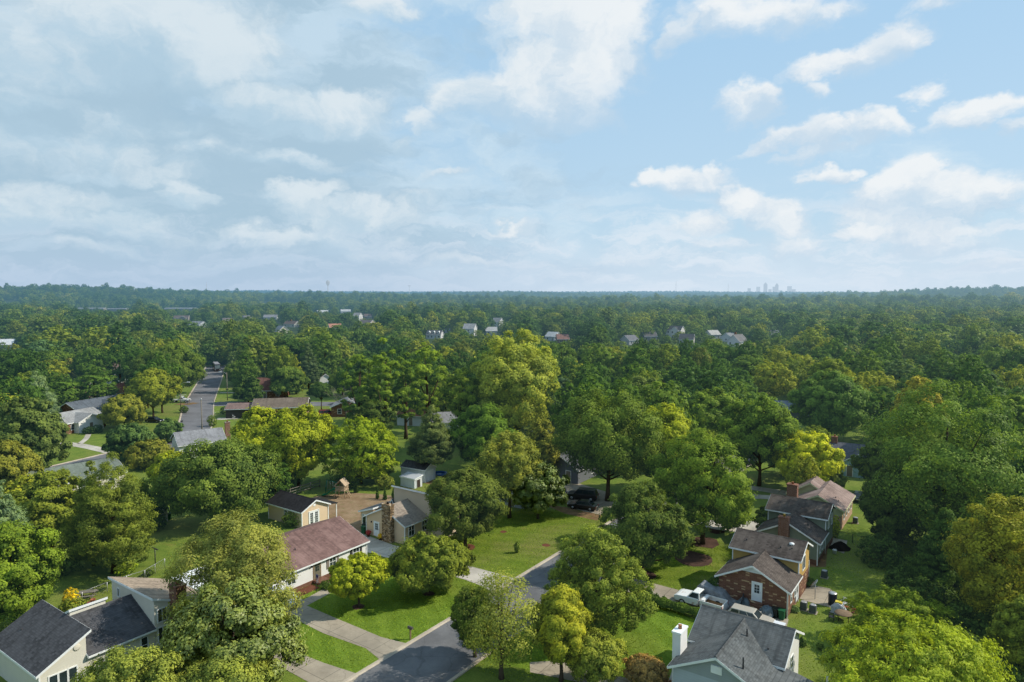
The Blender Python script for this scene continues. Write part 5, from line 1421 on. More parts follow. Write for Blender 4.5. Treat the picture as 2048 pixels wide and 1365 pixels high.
def trunk_mesh(name, h, zb, r, C, seed, mat, limbs=8, lean=(0, 0)):
    rng = np.random.default_rng(seed + 99)
    mb = MB()
    top = zb + (h - zb) * .72
    pts = []; rr = []
    for i in range(8):
        t = i / 7
        pts.append((lean[0] * t + rng.normal(0, r * .25) * (i > 0), lean[1] * t + rng.normal(0, r * .25) * (i > 0), -.15 + (top + .15) * t)); rr.append(r * (1.35 if i == 0 else 1 - .78 * t))
    mb.tube(pts, rr, 8)
    if len(C):
        idx = rng.permutation(len(C))[:limbs]
        for k in idx:
            z0 = min(max(zb * .75, C[k][2] * .45), top * .85)
            t = (z0 + .15) / (top + .15)
            a = np.array([lean[0] * t, lean[1] * t, z0]); b = C[k]
            mid = a * .5 + b * .5 + np.array([0, 0, -.06 * np.linalg.norm(b - a)])
            mb.tube([a, mid, b], [r * .45, r * .28, r * .07], 6, False)
    me = bpy.data.meshes.new(name)
    me.from_pydata([tuple(v) for v in mb.v], [], mb.f); me.polygons.foreach_set('use_smooth', [True] * len(mb.f)); me.update()
    me.materials.append(mat)
    return me


def put_tree(name, label, loc, rz, crown_me, trunk_me, color, scale=(1, 1, 1), group=None, cat='tree', z=0.):
    e = empty(name, (loc[0], loc[1], z), rz, label=label, cat=cat, group=group)
    e.scale = scale
    c = bpy.data.objects.new('crown' if cat == 'tree' else 'foliage', crown_me); col.objects.link(c); c.parent = e; c.color = (*color, 1)
    if trunk_me:
        k = bpy.data.objects.new('trunk' if cat == 'tree' else 'stem', trunk_me); col.objects.link(k); k.parent = e
    return e


# x, y, height, width, crown base, shape, colour, leaf faces, leaf length, looseness, glossy, pale bark, name, label, category
TREES = [
    (-51.48, 68.2, 11.73, 9.04, 1.88, 'round', (0.105, 0.15, 0.024), 60000, 0.265, 0, 0, 0, 'broadleaf_tree', 'large mid-green tree at the picture edge above the charcoal roofed cream house', 'tree'),
    (-62.51, 82.18, 11.84, 6.16, 1.89, 'cone', (0.12, 0.17, 0.12), 36218, 0.32, 0, 0, 0, 'cedar_tree', 'silvery blue-green cedar at the edge behind the large mid-green tree', 'tree'),
    (-49.62, 82.78, 15.24, 11.46, 1.8, 'cone', (0.105, 0.13, 0.03), 60000, 0.299, 0, 0, 0, 'cedar_tree', 'big dark olive cedar with two tips beyond the cream house lawn', 'tree'),
    (-53.51, 85.27, 13.36, 5.74, 1.0, 'cone', (0.105, 0.13, 0.03), 38883, 0.312, 0, 0, 0, 'cedar_tree', 'slimmer cedar merging with the big dark olive cedar', 'tree'),
    (-62.99, 91.28, 10.94, 9.21, 1.75, 'dome', (0.12, 0.145, 0.028), 47995, 0.344, 0, 0, 0, 'broadleaf_tree', 'dark round tree with a golden green top beside the big olive cedar', 'tree'),
    (-26.36, 63.53, 13.81, 11.31, 2.21, 'round', (0.155, 0.165, 0.055), 60000, 0.213, 0.25, 0, 0, 'broadleaf_tree', 'tall pale green airy tree between the cream house and the white ranch house', 'tree'),
    (-23.74, 56.11, 10.45, 10.86, 1.67, 'round', (0.098, 0.122, 0.033), 60000, 0.26, 0, 1, 0, 'magnolia_tree', 'big glossy leaved tree nearest the two concrete drives', 'tree'),
    (-29.42, 50.3, 7.69, 9.02, 1.23, 'dome', (0.16, 0.185, 0.05), 60000, 0.181, 0, 0, 0, 'broadleaf_tree', 'soft pale green treetop at the bottom edge below the cream house', 'tree'),
    (-22.46, 51.01, 6.82, 8.57, 1.09, 'dome', (0.16, 0.185, 0.05), 60000, 0.18, 0, 0, 0, 'broadleaf_tree', 'soft pale green treetop next to the nearer concrete drive', 'tree'),
    (-17.07, 73.58, 6.05, 6.54, 1.7, 'maple', (0.185, 0.21, 0.02), 43525, 0.234, 0, 0, 0, 'maple_tree', 'small yellow-green maple on the front lawn of the white house', 'tree'),
    (-9.69, 76.85, 7.13, 8.79, 1.4, 'dome', (0.12, 0.145, 0.028), 60000, 0.24, 0, 0, 0, 'cherry_tree', 'drooping cherry tree on the front lawn beside the long concrete drive', 'tree'),
    (-6.46, 91.46, 11.1, 11.28, 1.8, 'oval', (0.074, 0.096, 0.026), 60000, 0.284, 0, 0, 0, 'broadleaf_tree', 'dark oval tree in front of the tan stone chimney house', 'tree'),
    (-0.39, 103.5, 13.65, 10.02, 4.5, 'poplar', (0.145, 0.158, 0.036), 36000, 0.321, 0.35, 0, 0, 'broadleaf_tree', 'thin yellowing tree on the striped lawn between the dark oval tree and the magnolia', 'tree'),
    (4.01, 103.03, 8.85, 8.61, 1.8, 'round', (0.06, 0.085, 0.022), 34399, 0.36, 0, 1, 0, 'magnolia_tree', 'glossy dark magnolia on the striped lawn beside the silver van', 'tree'),
    (8.53, 67.79, 12.08, 10.01, 0.9, 'egg', (0.115, 0.145, 0.032), 60000, 0.212, 0, 0, 0, 'maple_tree', 'large rounded golden-green maple by the street', 'tree'),
    (-0.95, 59.44, 10.33, 7.92, 1.65, 'oval', (0.15, 0.165, 0.045), 10200, 0.2, 0.45, 0, 0, 'broadleaf_tree', 'feathery pale willow oak over the near street', 'tree'),
    (-3.55, 63.17, 7.21, 4.69, 1.15, 'oval', (0.085, 0.115, 0.02), 46624, 0.196, 0, 0, 0, 'broadleaf_tree', 'small dense tree at the kerb beside the feathery willow oak', 'tree'),
    (4.41, 59.12, 8.54, 5.6, 2.2, 'oval', (0.205, 0.212, 0.03), 60000, 0.184, 0.15, 0, 0, 'broadleaf_tree', 'bright yellow tree between the willow oak and the rounded maple', 'tree'),
    (7.29, 58.34, 5.06, 4.88, 0.81, 'round', (0.14, 0.16, 0.035), 26011, 0.182, 0.4, 0, 0, 'broadleaf_tree', 'thin light green young tree in front of the yellow tree', 'tree'),
    (11.74, 58.34, 2.77, 3.46, 0.44, 'round', (0.2, 0.135, 0.07), 11212, 0.18, 0.3, 0, 0, 'crape_myrtle', 'pink tinged crape myrtle at the bottom edge by the grey house', 'tree'),
    (16.21, 82.48, 11.51, 10.63, 2.0, 'dome', (0.072, 0.1, 0.026), 60000, 0.261, 0, 0, 0, 'broadleaf_tree', 'dark domed tree at the street bend behind the rounded maple', 'tree'),
    (26.48, 92.58, 15.9, 14.16, 2.6, 'round', (0.105, 0.15, 0.024), 60000, 0.298, 0, 0, 0, 'broadleaf_tree', 'big light green tree ringed with mulch on the lawn before the brick house', 'tree'),
    (16.0, 112.1, 18.91, 16.48, 4.6, 'round', (0.085, 0.12, 0.026), 60000, 0.351, 0.2, 0, 0, 'broadleaf_tree', 'broad willow oak with a stout trunk behind the black cars', 'tree'),
    (26.01, 116.95, 16.29, 12.16, 2.61, 'oval', (0.185, 0.21, 0.02), 60000, 0.371, 0, 0, 0, 'broadleaf_tree', 'yellow-green tree between the broad willow oak and the big light green tree', 'tree'),
    (44.57, 120.95, 16.56, 13.47, 3.5, 'oval', (0.1, 0.145, 0.025), 60000, 0.4, 0, 0, 0, 'broadleaf_tree', 'tall green tree behind the light green tree with bare lower trunk', 'tree'),
    (51.24, 116.95, 10.87, 12.01, 3.0, 'dome', (0.27, 0.285, 0.024), 50552, 0.396, 0, 0, 0, 'broadleaf_tree', 'round yellow-green tree beyond the pinkish roofed ranch house', 'tree'),
    (57.55, 88.95, 23.09, 20.53, 3.5, 'round', (0.092, 0.138, 0.034), 60000, 0.328, 0, 0, 0, 'oak_tree', 'huge dark green oak towering beside the back lawns', 'tree'),
    (51.47, 91.28, 11.49, 7.51, 1.0, 'oval', (0.055, 0.082, 0.022), 43410, 0.325, 0, 0, 0, 'broadleaf_tree', 'dark lower tree under the near side of the huge oak', 'tree'),
    (49.37, 75.95, 10.25, 7.7, 0.6, 'cone', (0.045, 0.08, 0.022), 54829, 0.281, 0, 0, 0, 'cedar_tree', 'dark green cedar in front of the huge oak', 'tree'),
    (61.33, 88.61, 13.85, 11.26, 2.22, 'round', (0.085, 0.115, 0.022), 60000, 0.334, 0, 0, 0, 'broadleaf_tree', 'olive-topped tree right of the huge oak', 'tree'),
    (49.5, 66.87, 14.99, 9.56, 2.4, 'round', (0.165, 0.165, 0.025), 60000, 0.258, 0.2, 0, 0, 'broadleaf_tree', 'ochre yellow tree at the picture edge beyond the dark thicket', 'tree'),
    (45.41, 58.34, 8.34, 4.87, 1.33, 'oval', (0.12, 0.145, 0.028), 40166, 0.229, 0, 0, 0, 'broadleaf_tree', 'olive green tree at the bottom corner of the dark thicket', 'tree'),
    (37.74, 64.45, 6.15, 8.05, 0.8, 'locust', (0.14, 0.185, 0.028), 59200, 0.232, 0, 0, 0, 'broadleaf_tree', 'bright green bushy tree behind the feathery lime tree', 'tree'),
    (31.83, 52.54, 8.94, 14.0, 1.0, 'locust', (0.175, 0.218, 0.028), 60000, 0.3, 0, 0, 0, 'locust_tree', 'wide feathery lime-green tree at the bottom corner', 'tree'),
    (39.64, 57.35, 5.21, 5.67, 0.83, 'round', (0.055, 0.082, 0.022), 38202, 0.216, 0, 0, 0, 'broadleaf_tree', 'dark green bush-like tree between the lime tree and the corner', 'tree'),
    (37.16, 95.09, 4.73, 5.34, 1.0, 'dome', (0.07, 0.1, 0.02), 15408, 0.316, 0, 0, 0, 'broadleaf_tree', 'small dark tree before the sage green house', 'tree'),
    (55.01, 115.48, 5.26, 4.73, 0.84, 'oval', (0.095, 0.12, 0.04), 9063, 0.397, 0, 0, 0, 'broadleaf_tree', 'small grey-green tree behind the pinkish roofed ranch house', 'tree'),
    (0.65, 146.64, 26.96, 17.97, 6.0, 'poplar', (0.195, 0.218, 0.05), 60000, 0.455, 0.2, 0, 1, 'poplar_tree', 'very tall yellow-green poplar in the middle of the suburb', 'tree'),
    (-5.72, 130.16, 13.41, 12.56, 2.14, 'round', (0.07, 0.118, 0.02), 59716, 0.404, 0, 0, 0, 'broadleaf_tree', 'full green tree at the foot of the very tall poplar', 'tree'),
    (-10.79, 146.64, 18.63, 8.68, 8.0, 'pine', (0.11, 0.15, 0.025), 13998, 0.456, 0.3, 0, 0, 'pine_tree', 'young pine with a thin bright crown beside the very tall poplar', 'tree'),
    (-35.92, 159.2, 20.64, 8.94, 5, 'pine', (0.1, 0.15, 0.026), 21882, 0.5, 0, 0, 0, 'pine_tree', 'tall pine on the near-street side of the pine group, lowest of them', 'tree'),
    (-28.99, 154.96, 24.45, 8.47, 5, 'pine', (0.13, 0.185, 0.028), 24942, 0.489, 0, 0, 0, 'pine_tree', 'tallest pine of the group, flat topped, with dark bare trunk', 'tree'),
    (-25.22, 160.3, 21.01, 6.87, 5, 'pine', (0.1, 0.15, 0.026), 16499, 0.5, 0, 0, 0, 'pine_tree', 'narrow pine in the middle of the pine group', 'tree'),
    (-20.81, 166.01, 22.84, 9.56, 5, 'pine', (0.14, 0.195, 0.03), 25762, 0.5, 0, 0, 0, 'pine_tree', 'bright topped pine closest to the very tall poplar', 'tree'),
    (-30.41, 146.64, 13.18, 9.23, 1, 'pine', (0.055, 0.082, 0.022), 18268, 0.464, 0, 0, 0, 'pine_tree', 'short dark pine in front of the pine group', 'tree'),
    (-15.09, 126.59, 13.62, 8.93, 3.0, 'cone', (0.085, 0.11, 0.05), 41378, 0.395, 0, 0, 0, 'cedar_tree', 'grey-green leaning cedar over the white sheds', 'tree'),
    (-45.12, 120.0, 14.73, 11.05, 2.36, 'oval', (0.185, 0.21, 0.02), 56432, 0.397, 0, 0, 0, 'broadleaf_tree', 'yellow-green tree at the cedar side of the back garden pair', 'tree'),
    (-38.33, 120.63, 14.99, 12.9, 2.4, 'oval', (0.185, 0.21, 0.02), 60000, 0.392, 0, 0, 0, 'broadleaf_tree', 'taller yellow-green tree of the back garden pair, next to the playset', 'tree'),
    (-27.53, 122.23, 12.25, 13.62, 1.2, 'locust', (0.16, 0.205, 0.02), 40607, 0.5, 0, 0, 0, 'locust_tree', 'arching lime-green tree behind the climbing tower', 'tree'),
    (-44.3, 100.76, 13.08, 16.23, 1.5, 'round', (0.085, 0.12, 0.032), 60000, 0.341, 0, 0, 0, 'oak_tree', 'big dark oak with greyish top beside the tan outbuilding', 'tree'),
    (-58.55, 115.48, 7.61, 8.17, 1.22, 'round', (0.185, 0.21, 0.02), 23228, 0.401, 0, 0, 0, 'broadleaf_tree', 'yellow-green tree between the grey-roofed white house and the big dark oak', 'tree'),
    (-78.09, 137.92, 8.3, 9.01, 0.3, 'oval', (0.06, 0.1, 0.04), 18706, 0.491, 0, 0, 0, 'holly_tree', 'dense dark clipped holly by the far street corner', 'tree'),
    (-79.83, 156.52, 5.76, 6.03, 0.3, 'oval', (0.06, 0.1, 0.04), 8300, 0.5, 0, 0, 0, 'holly_tree', 'smaller clipped holly near the far street, beside the bare pole', 'tree'),
    (-71.68, 133.93, 5.56, 8.96, 0.4, 'dome', (0.13, 0.135, 0.03), 15536, 0.471, 0, 0, 0, 'broadleaf_tree', 'brownish green shrub tree between the two clipped hollies', 'tree'),
    (-90.75, 126.59, 15.7, 12.68, 0.8, 'round', (0.085, 0.115, 0.04), 47552, 0.483, 0, 0, 0, 'broadleaf_tree', 'large grey-olive tree beside the white brick-fronted house', 'tree'),
    (-84.91, 112.65, 10.23, 10.07, 0.8, 'round', (0.13, 0.135, 0.03), 31593, 0.437, 0, 0, 0, 'broadleaf_tree', 'olive tree at the picture edge below the large grey-olive tree', 'tree'),
    (-125.67, 178.73, 14.12, 10.3, 0.5, 'cone', (0.12, 0.17, 0.12), 31641, 0.5, 0, 0, 0, 'spruce_tree', 'pale blue-green spruce beyond the white brick-fronted house', 'tree'),
    (-98.77, 172.14, 9.01, 11.72, 1.5, 'dome', (0.148, 0.155, 0.03), 27011, 0.5, 0, 0, 0, 'broadleaf_tree', 'golden olive tree by the far street beside the brick fronted house', 'tree'),
    (-98.67, 185.84, 13.84, 12.63, 4, 'round', (0.14, 0.16, 0.025), 40166, 0.5, 0, 0, 0, 'broadleaf_tree', 'yellow-green tree with visible trunk on the far street lawn', 'tree'),
    (-114.01, 227.31, 17.18, 18.75, 2.75, 'round', (0.08, 0.115, 0.025), 60000, 0.5, 0, 0, 0, 'broadleaf_tree', 'tall green tree leaning over the far street by the white truck', 'tree'),
    (-115.47, 218.83, 16.23, 16.13, 2.6, 'round', (0.055, 0.082, 0.022), 60000, 0.5, 0, 0, 0, 'broadleaf_tree', 'dark tall tree behind the yellow-green tree of the far street', 'tree'),
    (-82.93, 212.88, 9.18, 8.8, 1.0, 'dome', (0.045, 0.075, 0.02), 18821, 0.5, 0, 0, 0, 'magnolia_tree', 'small dark magnolia at the side street corner', 'tree'),
    (-73.63, 221.94, 10.72, 11.79, 1.71, 'round', (0.085, 0.125, 0.03), 30619, 0.5, 0, 0, 0, 'broadleaf_tree', 'round green tree behind the long brown roof', 'tree'),
    (-56.42, 200.15, 8.2, 7.69, 4.0, 'dome', (0.04, 0.07, 0.02), 14599, 0.5, 0, 0, 0, 'broadleaf_tree', 'small dark lollipop tree beside the side street', 'tree'),
    (-100.64, 251.63, 9.33, 11.87, 1.49, 'round', (0.085, 0.12, 0.03), 28117, 0.5, 0, 0, 0, 'broadleaf_tree', 'leafy tree at the far street beside the lamp with green signs', 'tree'),
    (-73.07, 243.81, 16.78, 7.54, 2, 'cone', (0.07, 0.1, 0.06), 25153, 0.5, 0, 0, 0, 'conifer_tree', 'slender grey-green conifer beyond the far lawns', 'tree'),
    (-71.3, 251.63, 8.21, 7.05, 1.31, 'round', (0.05, 0.085, 0.03), 13090, 0.5, 0, 0, 0, 'broadleaf_tree', 'small round dark tree beside the little white shed of the far lawn', 'tree'),
    (-57.47, 229.53, 9.04, 8.46, 1.45, 'round', (0.1, 0.13, 0.025), 17704, 0.5, 0, 0, 0, 'broadleaf_tree', 'bright leafy tree behind the leafless grey tree', 'tree'),
    (14.17, 185.84, 11.5, 7.96, 0.3, 'dome', (0.07, 0.105, 0.065), 19696, 0.5, 0, 0, 0, 'conifer_tree', 'dense blue-green round conifer right of the very tall poplar', 'tree'),
    (42.39, 142.15, 15.23, 11.58, 2.44, 'round', (0.11, 0.155, 0.03), 45808, 0.46, 0, 0, 0, 'broadleaf_tree', 'light green tree behind the big light green tree', 'tree'),
    (30.84, 159.2, 15.22, 15.31, 2.44, 'dome', (0.1, 0.13, 0.04), 55013, 0.5, 0, 0, 0, 'broadleaf_tree', 'grey-green dome tree beyond the broad willow oak', 'tree'),
    (16.16, 149.0, 14.72, 8.27, 2.35, 'round', (0.1, 0.14, 0.025), 29102, 0.465, 0, 0, 0, 'broadleaf_tree', 'green tree between the blue-green conifer and the willow oak', 'tree'),
    (73.32, 156.52, 16.71, 15.63, 2.67, 'round', (0.08, 0.13, 0.035), 60000, 0.5, 0, 0, 0, 'broadleaf_tree', 'wide green tree before the dark wood at the back', 'tree'),
    (87.87, 188.09, 17.48, 11.1, 2.8, 'round', (0.13, 0.16, 0.025), 40999, 0.5, 0, 0, 0, 'broadleaf_tree', 'yellow-topped round tree in the wood behind the wide green tree', 'tree'),
    (64.15, 115.48, 10.31, 8.17, 1.65, 'round', (0.06, 0.09, 0.024), 27820, 0.41, 0, 0, 0, 'broadleaf_tree', 'dark tree hiding the end of the pale blue gabled house', 'tree'),
    (78.13, 130.16, 18.83, 8.68, 3.01, 'poplar', (0.22, 0.2, 0.04), 36815, 0.471, 0, 0, 0, 'broadleaf_tree', 'pale golden treetop rising behind the huge oak', 'tree'),
    (100.73, 135.89, 14.28, 11.08, 2.28, 'round', (0.105, 0.15, 0.024), 34925, 0.5, 0, 0, 0, 'broadleaf_tree', 'bright green tree at the picture edge behind the huge oak', 'tree'),
    (5.68, 124.88, 11.48, 6.49, 1.84, 'oval', (0.13, 0.135, 0.03), 15387, 0.388, 0.3, 0, 0, 'broadleaf_tree', 'thin olive tree behind the magnolia near the dark gabled house', 'tree'),
    (25.75, 112.65, 9.81, 6.71, 1.57, 'oval', (0.07, 0.118, 0.02), 27515, 0.358, 0, 0, 0, 'broadleaf_tree', 'shadowed green tree between the domed tree and the big light green tree', 'tree'),
    (31.58, 97.74, 5.38, 5.12, 0.6, 'oval', (0.105, 0.15, 0.024), 15777, 0.318, 0, 0, 0, 'broadleaf_tree', 'low leafy side of the mulch-ringed lawn, a small green tree', 'tree'),
    (-24.57, 124.88, 5.19, 5.58, 0.4, 'round', (0.13, 0.15, 0.03), 11197, 0.395, 0, 0, 0, 'broadleaf_tree', 'small bushy tree in the vegetable plot by the playset', 'tree'),
    (-122.36, 254.35, 13.18, 9.37, 2.11, 'round', (0.055, 0.082, 0.022), 26706, 0.5, 0, 0, 0, 'broadleaf_tree', 'dark tree crowding the far end of the far street', 'tree'),
]
for i, (x, y, h_, w_, zb, kind, colr, n_, lf, loose, glossy, pale, nm, lab, cat) in enumerate(TREES):
    cm, C = crown(kind, 1000 + i * 7, w_, h_, zb, n_, lf, LEAF_GLOSSY if glossy else LEAF, loose)
    r = max(.05, min(.5, h_ * .018 + .03))
    tm = trunk_mesh('trunk', h_, zb, r, C, i, BARK_PALE if pale else BARK, 10 if cat == 'tree' else 4)
    put_tree(nm, lab, (x, y), 0, cm, tm, colr, cat=cat)

# a leaning, all but bare tree
def bare_tree(label, loc, h, w, mat, seed, name='bare_tree'):
    e = empty(name, (*loc, 0), 0, label=label, cat='tree')
    rng = np.random.default_rng(seed); tr = MB(); tw = MB()
    tr.tube([(0, 0, -.1), (.1, 0, h * .3), (0, .1, h * .5)], [.22, .17, .13])
    def grow(p, d, L, r, lv):
        q = p + d * L
        (tr if lv < 1 else tw).tube([p, (p + q) / 2 + rng.normal(0, L * .05, 3), q], [r, r * .8, r * .55], 5, False)
        if lv < 4:
            for _ in range(3): grow(q, unit(d + rng.normal(0, .55, 3) + np.array([0, 0, .12])), L * rng.uniform(.6, .8), r * .55, lv + 1)
    for k in range(6):
        a = k * 1.05 + rng.uniform(0, .4)
        grow(np.array([0, 0, h * (.3 + .04 * k)]), unit(np.array([math.cos(a), math.sin(a), .55])), w * .2, .09, 0)
    tr.build('trunk', mat, e); tw.build('branches', mat, e)


bare_tree('leafless grey tree by the side street, beside the tall pines', (-44.98, 182.93), 9.5, 13, BARK_PALE, 5)

# the wood and street trees beyond the nearest gardens: a few crowns shared by many trees
PROTO = {}
for kind, k, args in (('round', 5, (11, 13, 2.2, 5200, .62)), ('oval', 3, (9, 15, 2.0, 5200, .62)), ('dome', 3, (12, 11, 1.6, 5600, .62)), ('cone', 2, (7, 14, .8, 4800, .6)), ('poplar', 2, (9, 17, 3.5, 4800, .62))):
    PROTO[kind] = []
    for q in range(k):
        cm, C = crown(kind, 50 + q * 13 + len(kind), *args, LEAF)
        PROTO[kind].append((cm, trunk_mesh('trunk', args[1], args[2], .26, C, q, BARK, 6), args[0], args[1]))
WOOD_COLOURS = [(0.036, 0.07, 0.017), (0.045, 0.085, 0.018), (0.058, 0.1, 0.02), (0.075, 0.115, 0.022), (0.1, 0.13, 0.022), (0.15, 0.165, 0.024), (0.06, 0.095, 0.04), (0.085, 0.1, 0.03)]
WOOD_SAID = ['dark green', 'deep green', 'green', 'mid green', 'olive green', 'yellow-green', 'blue-green', 'brownish green']
